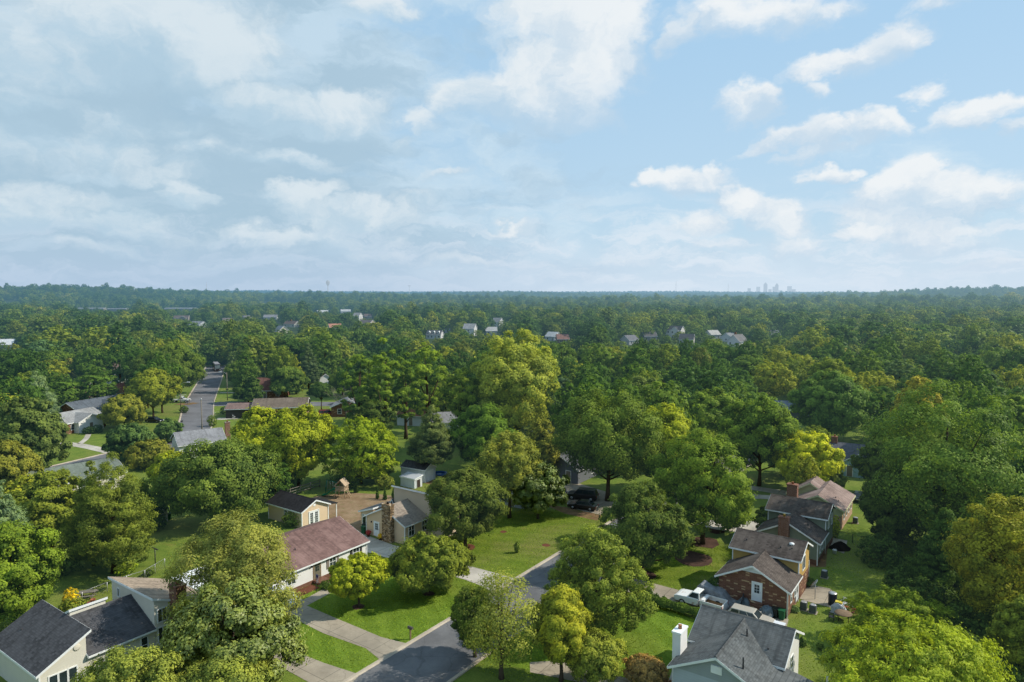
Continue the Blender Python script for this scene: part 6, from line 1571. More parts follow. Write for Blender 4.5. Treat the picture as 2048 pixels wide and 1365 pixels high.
for x, y, w_, h_, kind, q, rz, ci in [(80.1,207.1,14.5,14.5,'round',0,2.8,5), (168.6,238.1,12.3,16.0,'round',1,4.5,3), (154.2,228.2,11.4,13.9,'round',3,1.0,2), (63.1,264.8,12.1,12.3,'dome',0,4.1,0), (-159.2,257.2,12.3,14.1,'round',4,1.5,2), (22.8,192.9,10.9,16.2,'round',0,3.4,1), (96.8,145.3,9.9,15.6,'dome',1,4.5,3), (-126.8,232.8,12.9,16.0,'round',1,4.3,1), (-137.8,238.5,13.3,17.2,'round',2,1.3,0), (162.0,271.8,11.2,15.4,'round',4,5.5,4), (108.6,147.1,13.0,14.7,'round',2,5.7,1), (54.6,192.1,6.2,17.8,'cone',4,3.1,0), (93.0,131.9,8.7,14.3,'cone',3,1.7,0), (163.7,219.3,11.8,17.9,'round',1,2.5,0), (24.6,149.2,9.8,16.3,'round',4,4.0,2), (-7.5,242.3,10.0,12.0,'cone',4,4.7,3), (126.9,230.0,8.0,20.6,'poplar',4,1.1,2), (20.2,160.9,13.8,11.7,'round',2,4.9,0), (-70.1,96.6,7.5,8.7,'dome',1,4.1,5), (185.5,262.3,12.1,12.3,'round',1,3.6,5), (137.3,238.5,13.3,11.6,'oval',1,0.1,1), (137.1,204.9,12.9,16.0,'dome',4,6.1,3), (106.0,156.2,8.6,20.5,'poplar',0,1.4,1), (174.1,219.1,13.8,12.5,'round',1,0.9,3), (14.6,272.6,13.8,15.7,'round',0,3.3,1), (105.4,201.9,10.5,18.1,'poplar',4,2.5,3), (96.1,208.5,9.0,15.8,'poplar',3,1.6,6), (-20.1,270.7,12.2,15.6,'dome',3,4.7,7), (127.3,162.9,7.3,11.9,'cone',3,2.4,0), (73.0,234.5,10.2,11.9,'oval',0,4.1,2), (89.1,214.5,9.9,14.6,'round',4,5.2,4), (52.5,160.4,9.5,14.3,'round',2,3.2,3), (27.4,211.9,11.2,12.1,'round',3,1.4,1), (90.4,178.3,11.6,15.3,'round',0,3.3,5), (86.7,158.0,14.2,13.2,'round',2,4.0,1), (75.8,251.6,15.3,15.7,'dome',4,4.5,1), (197.7,270.7,12.5,17.6,'round',3,5.7,5), (-9.6,263.7,11.2,12.6,'oval',4,5.9,2), (77.1,219.5,14.8,15.7,'oval',2,2.3,3), (30.5,235.5,12.9,17.4,'round',2,3.9,3), (-27.2,214.8,14.4,17.6,'round',1,5.5,2), (-54.4,100.0,5.4,5.9,'round',0,4.1,0), (41.9,174.4,10.6,12.2,'round',3,3.6,1), (40.0,134.4,7.5,8.0,'round',0,3.9,4), (-152.9,208.6,12.6,17.0,'round',2,6.2,0), (146.3,199.6,11.6,14.3,'dome',4,4.9,0), (-31.4,242.3,12.9,14.3,'round',3,5.6,1), (54.9,241.3,13.8,16.5,'round',3,2.4,4), (20.7,202.3,12.5,13.4,'oval',1,5.9,4), (-204.3,255.8,15.2,13.0,'round',0,3.9,2), (-45.3,135.7,8.3,8.0,'round',4,0.3,1), (-51.9,270.0,9.6,11.8,'cone',0,0.4,1), (-1.6,271.6,9.9,12.6,'cone',2,2.0,3), (-90.3,273.0,13.5,17.5,'oval',2,5.3,0), (-8.3,204.4,10.4,17.9,'poplar',3,4.0,2), (-73.9,231.9,6.7,13.5,'cone',2,5.7,5), (118.0,177.0,11.6,16.7,'oval',2,5.6,0), (18.6,254.8,13.2,16.2,'dome',0,3.6,3), (20.8,172.0,9.9,14.7,'round',0,3.3,1), (47.1,222.5,7.8,16.7,'cone',4,5.5,0), (-166.5,241.1,15.0,11.6,'round',0,4.5,5), (216.2,271.2,9.2,13.3,'poplar',1,1.3,2), (-159.7,221.2,11.1,11.9,'dome',3,5.4,1), (152.8,211.2,8.1,11.8,'cone',2,3.1,0), (37.7,194.9,10.6,14.0,'round',2,1.0,1), (56.4,140.8,5.4,7.7,'round',3,3.9,3), (-28.3,137.2,5.3,6.3,'oval',3,4.7,3), (-7.9,252.8,14.9,13.5,'round',4,0.3,2), (77.2,266.4,11.5,16.5,'oval',0,3.3,3), (6.9,248.3,10.2,16.3,'round',1,1.5,2), (-38.2,228.2,11.5,17.4,'dome',3,4.1,0), (-185.3,231.9,12.1,17.8,'round',3,1.1,1), (60.8,218.8,9.9,17.4,'round',1,5.3,7), (-99.7,131.2,7.2,7.0,'dome',4,3.8,3), (-213.7,270.6,13.2,16.0,'dome',0,2.0,2), (-122.9,168.8,11.7,14.8,'round',0,3.4,1), (-188.1,263.4,14.0,13.2,'round',4,4.2,1), (8.4,167.4,8.5,17.6,'cone',3,3.6,6), (20.9,182.6,9.9,15.4,'oval',1,3.1,2), (48.3,110.8,5.7,8.4,'round',4,2.2,5), (20.7,230.4,11.3,11.8,'round',4,4.9,5), (179.5,249.8,13.2,14.4,'dome',0,0.5,2), (-120.5,154.5,14.4,12.8,'round',3,6.2,5), (-19.2,222.7,10.8,13.7,'round',3,2.2,0), (124.5,263.9,9.7,17.3,'round',2,0.6,2), (143.4,190.9,10.9,14.7,'round',1,3.8,0), (148.0,271.8,8.1,13.7,'cone',4,1.1,6), (46.9,248.0,10.5,18.0,'dome',4,2.9,0), (126.6,217.9,10.8,13.7,'oval',4,6.1,4), (58.8,180.7,13.7,12.0,'round',2,0.7,2), (7.7,217.3,15.0,13.8,'oval',3,0.1,0), (-94.6,262.3,13.5,16.2,'oval',4,1.3,4), (62.7,230.6,12.8,17.7,'round',4,1.2,1), (169.8,267.2,11.2,14.3,'round',0,2.2,1), (118.4,218.8,9.7,16.9,'oval',3,1.0,2), (40.5,228.0,12.2,17.1,'poplar',3,3.8,3), (47.0,258.8,10.2,15.0,'round',0,5.7,0), (18.7,219.0,11.0,13.2,'dome',1,0.7,1), (148.1,244.4,14.4,12.5,'round',2,5.3,0), (-81.6,257.9,6.1,7.2,'oval',2,3.3,0), (-134.6,269.0,13.7,16.8,'dome',0,1.6,4), (47.3,202.0,14.5,12.3,'round',0,1.1,3), (115.2,227.5,10.8,13.0,'dome',2,5.0,2), (81.7,239.7,14.6,17.9,'dome',2,2.8,0), (-38.5,192.8,6.7,9.1,'poplar',0,5.1,2), (136.4,184.2,10.5,15.5,'round',0,0.5,5), (114.2,164.5,12.8,16.4,'oval',4,4.6,6), (-190.8,240.9,6.3,17.5,'cone',2,0.9,0), (-51.8,232.9,7.9,7.7,'round',0,5.8,6), (-134.4,188.0,9.9,13.1,'round',1,0.8,4), (-39.0,110.4,5.5,7.2,'poplar',0,5.6,1), (101.4,169.4,13.3,12.5,'round',2,5.5,3), (158.2,256.5,8.9,17.9,'poplar',3,1.8,4), (87.4,270.5,14.6,12.9,'round',0,4.5,1), (15.2,138.4,13.9,17.7,'round',0,1.3,2), (144.7,212.9,10.0,14.9,'cone',1,2.2,1), (207.7,265.9,9.9,17.0,'round',2,1.5,2), (-101.9,269.2,8.1,15.8,'poplar',0,0.9,2), (-86.9,228.4,5.8,6.1,'oval',3,5.6,0), (-24.8,252.8,10.8,14.8,'poplar',0,3.8,5), (-132.6,256.5,7.4,17.0,'cone',2,2.3,5), (-185.4,251.8,14.6,13.7,'dome',3,3.0,0), (-165.4,265.8,10.7,13.1,'round',4,1.4,1), (90.3,255.6,10.5,13.0,'dome',0,5.6,6), (5.8,231.5,13.8,17.1,'round',2,1.5,3), (33.4,171.5,10.2,15.8,'dome',0,6.2,4), (32.6,247.0,11.9,12.7,'round',3,3.4,2), (125.6,187.6,10.0,15.5,'cone',4,0.4,0), (11.2,241.0,10.4,15.6,'poplar',0,0.5,3), (0.1,198.3,7.5,15.9,'cone',3,4.2,0), (90.3,113.5,14.7,12.0,'dome',0,3.8,4), (118.1,206.5,11.7,14.4,'poplar',4,1.2,6), (169.3,252.3,7.8,15.2,'cone',1,4.4,6), (64.2,248.6,10.9,17.8,'dome',1,1.3,1), (-146.9,184.0,12.7,12.1,'dome',2,3.2,4), (103.1,237.3,7.9,14.7,'cone',4,5.8,6), (-6.6,191.3,10.1,16.3,'round',3,5.2,3), (-39.1,212.2,11.1,14.4,'oval',0,0.5,1), (-113.1,144.3,11.0,14.6,'round',0,5.3,1), (-17.5,177.5,10.7,13.9,'oval',3,2.0,4), (54.5,149.0,10.6,13.0,'round',4,0.1,2), (54.1,213.8,10.3,14.9,'round',2,0.8,1), (-52.9,246.2,15.5,13.5,'oval',1,6.2,0), (-175.7,261.4,12.9,14.2,'round',2,3.6,3), (-8.3,231.3,10.5,17.3,'oval',1,2.1,0), (-18.7,239.6,13.8,14.5,'dome',0,5.8,0), (-125.8,188.4,10.5,12.4,'oval',0,2.3,2), (45.9,154.1,13.2,17.1,'oval',3,4.0,0), (0.9,243.0,7.4,12.7,'cone',4,4.8,1), (-166.6,227.1,6.6,12.9,'cone',2,2.5,0), (135.9,248.6,10.4,15.8,'round',1,3.7,2), (-162.4,274.5,11.1,15.9,'oval',2,3.1,5), (83.5,229.5,7.7,16.4,'cone',3,5.0,6), (-41.2,262.7,12.1,12.3,'oval',4,2.5,0), (86.3,124.2,12.4,17.3,'dome',4,2.1,2), (125.8,273.0,10.3,16.8,'round',2,5.7,5), (100.4,129.5,5.3,8.7,'oval',3,0.1,5), (105.4,274.2,13.3,12.8,'round',4,1.4,0), (140.0,260.7,14.4,17.7,'oval',1,1.9,1), (-92.5,235.9,9.5,16.8,'cone',2,4.3,2), (96.1,245.7,11.8,15.9,'round',1,5.0,5), (108.6,182.7,9.5,14.1,'oval',3,0.1,2), (63.6,208.2,11.2,14.7,'round',2,3.4,1), (-6.3,157.4,15.0,13.7,'oval',1,1.6,0), (102.4,189.0,11.2,13.2,'round',2,3.7,5), (10.8,180.9,5.6,7.4,'oval',2,5.1,1), (48.3,185.9,14.6,16.4,'round',2,4.8,0), (95.5,225.0,14.5,14.4,'dome',2,4.2,5), (-77.1,273.5,13.9,17.7,'round',4,4.9,2), (108.7,265.3,10.0,13.4,'round',3,1.5,0), (125.1,197.3,10.7,18.3,'poplar',4,2.1,2), (-47.7,113.7,7.6,7.7,'dome',2,2.9,0), (53.3,274.5,15.1,14.5,'dome',2,5.4,1), (95.6,263.2,10.5,14.7,'dome',3,3.1,0), (65.3,145.2,7.0,6.3,'round',1,1.1,4), (30.0,134.8,14.0,17.6,'round',4,3.2,3), (-9.3,217.5,8.7,14.5,'poplar',1,6.1,1), (193.6,248.5,12.9,16.1,'dome',1,2.2,4), (-36.9,179.8,10.5,17.7,'round',1,2.6,6), (-122.5,198.7,13.2,13.2,'oval',0,2.0,2), (-72.4,263.3,11.4,18.6,'poplar',4,5.0,3), (38.8,267.2,12.8,14.5,'oval',2,0.9,5), (8.7,199.7,11.0,15.5,'dome',2,5.3,2), (-22.3,193.2,7.9,15.0,'cone',2,4.1,0), (162.6,203.5,9.5,14.1,'round',2,2.3,1), (83.0,173.5,8.4,14.9,'cone',1,0.6,6), (-139.2,208.5,8.1,8.7,'dome',4,1.1,0), (-100.9,195.0,11.0,17.8,'round',2,3.2,1), (97.7,157.1,9.9,14.0,'dome',2,0.1,2), (-41.3,238.4,12.1,12.5,'dome',0,0.3,2), (40.3,218.0,10.6,11.9,'round',4,4.4,4), (137.9,175.1,10.6,12.5,'round',0,0.4,3), (202.4,254.7,11.9,16.0,'oval',2,3.7,0), (29.7,261.4,13.4,15.8,'oval',4,4.5,2), (186.7,235.8,14.9,14.7,'round',1,3.3,3), (11.1,261.5,11.6,14.5,'oval',2,2.0,6), (38.3,208.5,9.5,18.7,'poplar',4,3.8,1), (115.0,254.6,10.3,14.2,'oval',3,3.1,2), (-51.7,222.7,10.3,15.0,'round',0,5.7,1), (-109.4,202.9,10.7,13.6,'oval',4,4.9,1), (-157.9,198.2,9.2,17.8,'poplar',4,2.2,4), (-142.1,200.3,12.6,17.8,'dome',4,2.9,0), (75.0,99.0,9.9,11.7,'oval',0,5.6,1), (2.0,172.2,11.1,14.5,'dome',2,6.0,0), (33.4,181.3,10.2,16.9,'round',0,4.5,2), (-28.2,185.5,12.3,13.8,'oval',3,6.2,2), (-2.2,182.3,12.9,13.1,'round',3,5.9,0), (8.8,176.5,6.4,13.6,'cone',3,0.0,1), (94.9,197.0,7.7,11.6,'cone',2,0.9,0), (108.1,217.5,10.4,16.6,'oval',1,2.5,2), (51.8,128.0,8.1,7.1,'round',2,5.3,2), (-151.2,268.2,13.8,14.3,'oval',0,1.8,2), (66.8,199.1,9.9,12.7,'oval',4,5.0,1), (-81.4,241.1,10.4,15.6,'dome',1,3.5,4)]:
    colr, lab, nm, grp = WOOD_COLOURS[ci], WOOD_SAID[ci] + (' conifer' if kind == 'cone' else ' tree') + ' in the wood behind the gardens', 'conifer_tree' if kind == 'cone' else 'broadleaf_tree', 'trees of the wood behind the gardens'
    cm, tm, pw, ph = PROTO[kind][q % len(PROTO[kind])]
    put_tree(nm, lab, (x, y), rz, cm, tm, colr, (w_ / pw, w_ / pw, h_ / ph), grp)


def bush(name, label, loc, w, h, color, n=900, leaf=.16, cat='bush', kind='round', group=None, mat=None, zb=.02):
    cm, C = crown(kind, int(abs(loc[0] * 31 + loc[1] * 17)), w, h, zb, n, leaf, mat or LEAF, name='foliage')
    tm = trunk_mesh('stem', h * .8, zb, .05, C, 3, BARK, 4)
    return put_tree(name, label, loc, 0, cm, tm, color, cat=cat, group=group)


for nm, lab, loc, w_, h_, colr, kind, n_, lf, grp, cat in [
    ('bush', 'yellow topped bush on the lawn behind the cream house', (-47.73, 71.7), 2.71, 1.95, (0.12, 0.145, 0.028), 'round', 2200, 0.2, None, 'bush'),
    ('bush', 'golden upright shrub growing through the yellow topped bush', (-48.23, 72.4), 1.64, 2.79, (0.4, 0.31, 0.02), 'oval', 900, 0.2, None, 'bush'),
    ('bush', 'rounded bright green bush on the lawn below the big olive cedar', (-47.9, 82.18), 2.72, 1.97, (0.14, 0.19, 0.02), 'round', 1800, 0.2, None, 'bush'),
    ('bush', 'small dark bush by the chain fence near the patio cover', (-44.84, 81.88), 1.36, 0.78, (0.055, 0.082, 0.022), 'round', 700, 0.17, None, 'bush'),
    ('bush', 'clipped round box nearest the domed tree, first of the row by the drive', (14.95, 76.46), 1.04, 1.22, (0.045, 0.08, 0.02), 'dome', 1100, 0.15, None, 'clipped bush'),
    ('bush', 'second clipped round box of the row by the drive', (15.63, 75.82), 0.97, 1.21, (0.045, 0.08, 0.02), 'dome', 1100, 0.15, None, 'clipped bush'),
    ('bush', 'third clipped round box of the row by the drive', (16.25, 74.68), 0.9, 1.08, (0.045, 0.08, 0.02), 'dome', 1100, 0.15, None, 'clipped bush'),
    ('bush', 'last clipped round box of the row, beside the long hedge', (16.96, 73.83), 0.95, 1.12, (0.045, 0.08, 0.02), 'dome', 1100, 0.15, None, 'clipped bush'),
    ('bush', 'dark foundation shrub at the corner of the brick house', (23.36, 75.82), 2.18, 2.67, (0.035, 0.065, 0.016), 'round', 2200, 0.2, None, 'bush'),
    ('bush', 'low hosta clump at the back corner of the brick house', (30.97, 72.63), 1.32, 0.58, (0.1, 0.15, 0.07), 'dome', 500, 0.2, None, 'bush'),
    ('bush', 'dark shrub beneath the satellite dish', (35.33, 79.01), 1.55, 1.14, (0.045, 0.075, 0.02), 'round', 900, 0.17, None, 'bush'),
    ('sapling', 'thin yellow-green sapling by the wire fence of the sage green house', (46.05, 94.89), 1.14, 3.47, (0.185, 0.21, 0.02), 'oval', 600, 0.22, None, 'sapling'),
    ('sapling', 'small dark conifer sapling on the lawn behind the grey house', (28.71, 65.21), 0.84, 1.05, (0.05, 0.085, 0.03), 'cone', 600, 0.16, None, 'sapling'),
    ('sapling', 'faint little sapling near the feathery lime tree', (30.15, 64.45), 0.64, 0.78, (0.08, 0.12, 0.03), 'oval', 260, 0.16, None, 'sapling'),
    ('sapling', 'slim young tree on the striped lawn beside the mulch spot', (0.67, 89.3), 0.74, 1.56, (0.11, 0.145, 0.035), 'oval', 160, 0.2, None, 'sapling'),
    ('arborvitae', 'narrow dark arborvitae beside the climbing tower, apart from the other three', (-27.17, 116.66), 0.78, 2.22, (0.05, 0.08, 0.02), 'cone', 900, 0.2, None, 'shrub'),
    ('arborvitae', 'narrow dark arborvitae, first of three by the corn plot', (-22.75, 113.21), 0.68, 2.15, (0.05, 0.085, 0.02), 'cone', 900, 0.2, None, 'shrub'),
    ('arborvitae', 'narrow dark arborvitae, middle one of three by the corn plot', (-21.38, 112.65), 0.76, 2.14, (0.05, 0.085, 0.02), 'cone', 900, 0.2, None, 'shrub'),
    ('arborvitae', 'narrow dark arborvitae, closest to the tall tan block of the stone chimney house', (-20.14, 113.77), 0.68, 1.8, (0.05, 0.085, 0.02), 'cone', 900, 0.2, None, 'shrub'),
    ('corn', 'patch of tall pale corn stalks beside the arborvitae', (-22.57, 119.07), 3.02, 2.83, (0.17, 0.19, 0.05), 'locust', 1500, 0.5, None, 'corn plants'),
    ('bush', 'mixed weedy bed in front of the tan outbuilding', (-32.85, 99.88), 3.44, 2.22, (0.09, 0.12, 0.03), 'round', 2200, 0.22, None, 'bush'),
    ('bush', 'low dark shrubs at the foot of the white ranch house', (-21.84, 78.46), 2.13, 0.88, (0.05, 0.08, 0.02), 'dome', 1200, 0.17, None, 'bush'),
    ('bush', 'cone shaped shrub at the corner of the tan house under its window', (-13.56, 93.15), 0.7, 1.19, (0.06, 0.085, 0.025), 'cone', 500, 0.17, None, 'bush'),
    ('bush', 'dark bush beside the far street lamp by the white truck', (-94.74, 195.15), 2.31, 2.14, (0.06, 0.09, 0.02), 'round', 500, 0.3, None, 'bush'),
    ('bush', 'round bush where the brown carport meets the far street', (-77.98, 175.38), 2.86, 3.03, (0.09, 0.12, 0.025), 'round', 900, 0.3, None, 'bush'),
    ('bush', 'dark bush at the corner of the brown carport', (-82.5, 193.53), 2.86, 2.13, (0.05, 0.08, 0.02), 'round', 500, 0.3, None, 'bush'),
    ('bush', 'clipped dark shrub before the brick end of the white brick-fronted house', (-104.17, 166.01), 2.71, 1.83, (0.03, 0.055, 0.02), 'dome', 900, 0.28, None, 'bush'),
    ('bush', 'second clipped dark shrub, nearer the golden olive tree', (-102.8, 167.2), 3.22, 2.1, (0.03, 0.055, 0.02), 'dome', 900, 0.28, None, 'bush'),
    ('bush', 'pale green shrub at the front of the grey house beside its path', (15.23, 59.12), 0.81, 1.91, (0.06, 0.1, 0.03), 'oval', 1500, 0.15, None, 'bush'),
    ('bush', 'pink flowering shrub at the bottom edge beside the stone edged path', (13.51, 57.88), 1.5, 1.03, (0.2, 0.1, 0.07), 'round', 900, 0.16, None, 'bush'),
    ('shrub', 'dark shrub at the lawn edge under the huge oak', (47.22, 85.27), 5.77, 4.08, (0.04, 0.068, 0.02), 'dome', 3500, 0.28, None, 'shrub'),
    ('shrub', 'dark shrub below the dark green cedar', (44.8, 71.7), 5.97, 4.02, (0.04, 0.068, 0.02), 'dome', 3500, 0.28, None, 'shrub'),
    ('shrub', 'dark shrub beneath the ochre yellow tree', (44.97, 65.4), 5.46, 4.21, (0.04, 0.068, 0.02), 'dome', 3500, 0.28, None, 'shrub'),
    ('shrub', 'low leafy shrub at the shaded rim of the back lawn', (45.61, 77.92), 4.11, 2.8, (0.04, 0.068, 0.02), 'dome', 3500, 0.28, None, 'shrub'),
    ('shrub', 'dark tangled shrub near the bottom corner', (43.13, 58.88), 4.94, 3.33, (0.04, 0.068, 0.02), 'dome', 3500, 0.28, None, 'shrub'),
    ('shrub', 'dark shrub between the lime tree and the thicket', (39.68, 60.91), 4.17, 2.95, (0.04, 0.068, 0.02), 'dome', 3500, 0.28, None, 'shrub'),
    ('shrub', 'dark leafy shrub deep under the huge oak', (57.18, 93.15), 7.69, 4.45, (0.04, 0.068, 0.02), 'dome', 3500, 0.28, None, 'shrub'),
    ('shrub', 'dark shrub behind the dark green cedar', (56.2, 85.27), 7.7, 4.08, (0.04, 0.068, 0.02), 'dome', 3500, 0.28, None, 'shrub'),
    ('shrub', 'dark shrub at the foot of the ochre yellow tree', (50.65, 71.13), 5.92, 3.99, (0.04, 0.068, 0.02), 'dome', 3500, 0.28, None, 'shrub'),
    ('shrub', 'shaded shrub at the picture edge beyond the ochre yellow tree', (61.95, 82.18), 6.81, 5.25, (0.04, 0.068, 0.02), 'dome', 3500, 0.28, None, 'shrub'),
    ('shrub', 'dark undergrowth shrub at the foot of the golden topped dark tree', (-56.57, 82.18), 5.57, 3.28, (0.05, 0.08, 0.02), 'dome', 2000, 0.3, None, 'shrub'),
    ('shrub', 'shadowed shrub beside the little white shed', (-53.26, 98.16), 5.15, 3.12, (0.05, 0.08, 0.02), 'dome', 2000, 0.3, None, 'shrub'),
    ('shrub', 'low shrub under the yellow-green garden pair', (-42.57, 108.65), 6.5, 3.44, (0.05, 0.08, 0.02), 'dome', 2000, 0.3, None, 'shrub'),
    ('shrub', 'shadowed shrub at the foot of the arching lime-green tree', (-29.9, 120.0), 5.37, 3.8, (0.05, 0.08, 0.02), 'dome', 2000, 0.3, None, 'shrub'),
    ('shrub', 'dark shrub behind the dark oval tree', (-6.9, 116.95), 5.24, 3.33, (0.05, 0.08, 0.02), 'dome', 2000, 0.3, None, 'shrub'),
    ('shrub', 'shaded shrub beside the dark gabled house', (13.0, 128.35), 6.69, 4.05, (0.05, 0.08, 0.02), 'dome', 2000, 0.3, None, 'shrub'),
    ('shrub', 'shaded shrub under the big light green tree', (28.46, 116.95), 7.86, 4.63, (0.05, 0.08, 0.02), 'dome', 2000, 0.3, None, 'shrub'),
    ('shrub', 'low shrub at the foot of the taller yellow-green tree', (-39.75, 120.0), 5.37, 3.42, (0.05, 0.08, 0.02), 'dome', 2000, 0.3, None, 'shrub'),
]:
    bush(nm, lab, loc, w_, h_, colr, n_, lf, cat, kind, grp)
for e, c in POTS:
    cm, C = crown('dome', 7, .9, .95, .3, 500, .1, LEAF, name='blooms')
    o = bpy.data.objects.new('blooms', cm); col.objects.link(o); o.parent = e; o.color = (*c, 1)

# the clipped hedge beside the pickup: one long body
e = empty('hedge', (*W(-26.6, 69.6), 0), AXA, label='clipped hedge running along the lawn beside the white pickup', cat='hedge')
rng = np.random.default_rng(2); n = 9000
u = rng.uniform(-3.6, 3.6, n); a = rng.uniform(-.3, math.pi + .3, n); rr = .62 + .1 * np.sin(u * 3.1) + rng.normal(0, .05, n)
P = np.stack([u, np.cos(a) * rr * .9, .55 + np.sin(a) * rr * .75], 1); P[:, 2] = np.maximum(P[:, 2], .05)
Nn = np.stack([rng.normal(0, .5, n), np.cos(a) + rng.normal(0, .4, n), np.sin(a) + .2 + rng.normal(0, .4, n)], 1)
me = leaf_mesh('foliage', P, Nn, .15, .45 + rng.normal(0, .2, n) + .2 * np.sin(u * 3.1), LEAF, rng)
o = bpy.data.objects.new('foliage', me); col.objects.link(o); o.parent = e; o.color = (.06, .095, .018, 1)
st = MB()
for x in np.arange(-3.2, 3.4, .8): st.tube([(x, 0, 0), (x, 0, .7)], .05, 6)
st.build('stems', BARK, e)

# the nearest grass: blades standing on the lawns and leaning over the edges of drives and kerbs
def inside(P, poly):
    r = np.zeros(len(P), bool); q = np.array(poly)
    for i in range(len(q)):
        a, b = q[i], q[i - 1]
        with np.errstate(divide='ignore', invalid='ignore'):
            r ^= ((a[1] > P[:, 1]) != (b[1] > P[:, 1])) & (P[:, 0] < (b[0] - a[0]) * (P[:, 1] - a[1]) / (b[1] - a[1]) + a[0])
    return r


def grass():
    rng = np.random.default_rng(21)
    pts = []
    for a0, a1, b0, b1, n in ((-64.9, -46.15, 38, 96, 38000), (-38.3, -24.4, 48, 93, 21000), (-15.8, -3, 58, 112, 16000), (-84, -66, 24, 60, 13000)):
        a = rng.uniform(a0, a1, n); b = rng.uniform(b0, b1, n)
        pts.append(np.column_stack([a * NA[0] + b * NB[0], a * NA[1] + b * NB[1]]))
    P = np.concatenate(pts)
    J = P + rng.normal(0, .07, P.shape)
    ok = np.ones(len(P), bool)
    for nm, mt, z, poly in PATCHES:
        if nm not in ('lawn',): ok &= ~inside(J, poly)
    P = P[ok]; n = len(P)
    L = rng.uniform(.09, .20, n)
    th = rng.uniform(0, 6.28, n)
    nn = np.column_stack([np.cos(th), np.sin(th), rng.uniform(.5, 1.6, n)])
    me = leaf_mesh('grass', np.column_stack([P, L * .2]), nn, .14, .5 + rng.normal(0, .22, n), LEAF_GRASS, rng, .45)
    o = bpy.data.objects.new('grass', me); col.objects.link(o); o.color = (.115, .160, .022, 1)
    tag(o, 'short mown grass standing on the lawns', 'grass', kind='stuff')


LEAF_GRASS = leafmat('grass_blades', 0, gloss=.03, trans=.3)
grass()

# ------------------------------------------------------------------ the far woodland: one mass to the horizon
fcol = bpy.data.collections.new('woodland_kinds')
for q, (kind, w_, h_, zb) in enumerate((('round', 12, 13, .8), ('round', 10, 14, .8), ('dome', 13, 12, .5), ('oval', 9, 15, .6), ('dome', 11, 11, .4), ('cone', 7, 14, .3), ('round', 13, 15, .8), ('dome', 16, 12, .5), ('poplar', 8, 18, .6), ('pine', 9, 17, 3.))):
    cm, C = crown(kind, 400 + q, w_, h_, zb, 2000, 1.0, LEAF_FOREST)
    fcol.objects.link(bpy.data.objects.new('woodland_tree_%d' % q, cm))


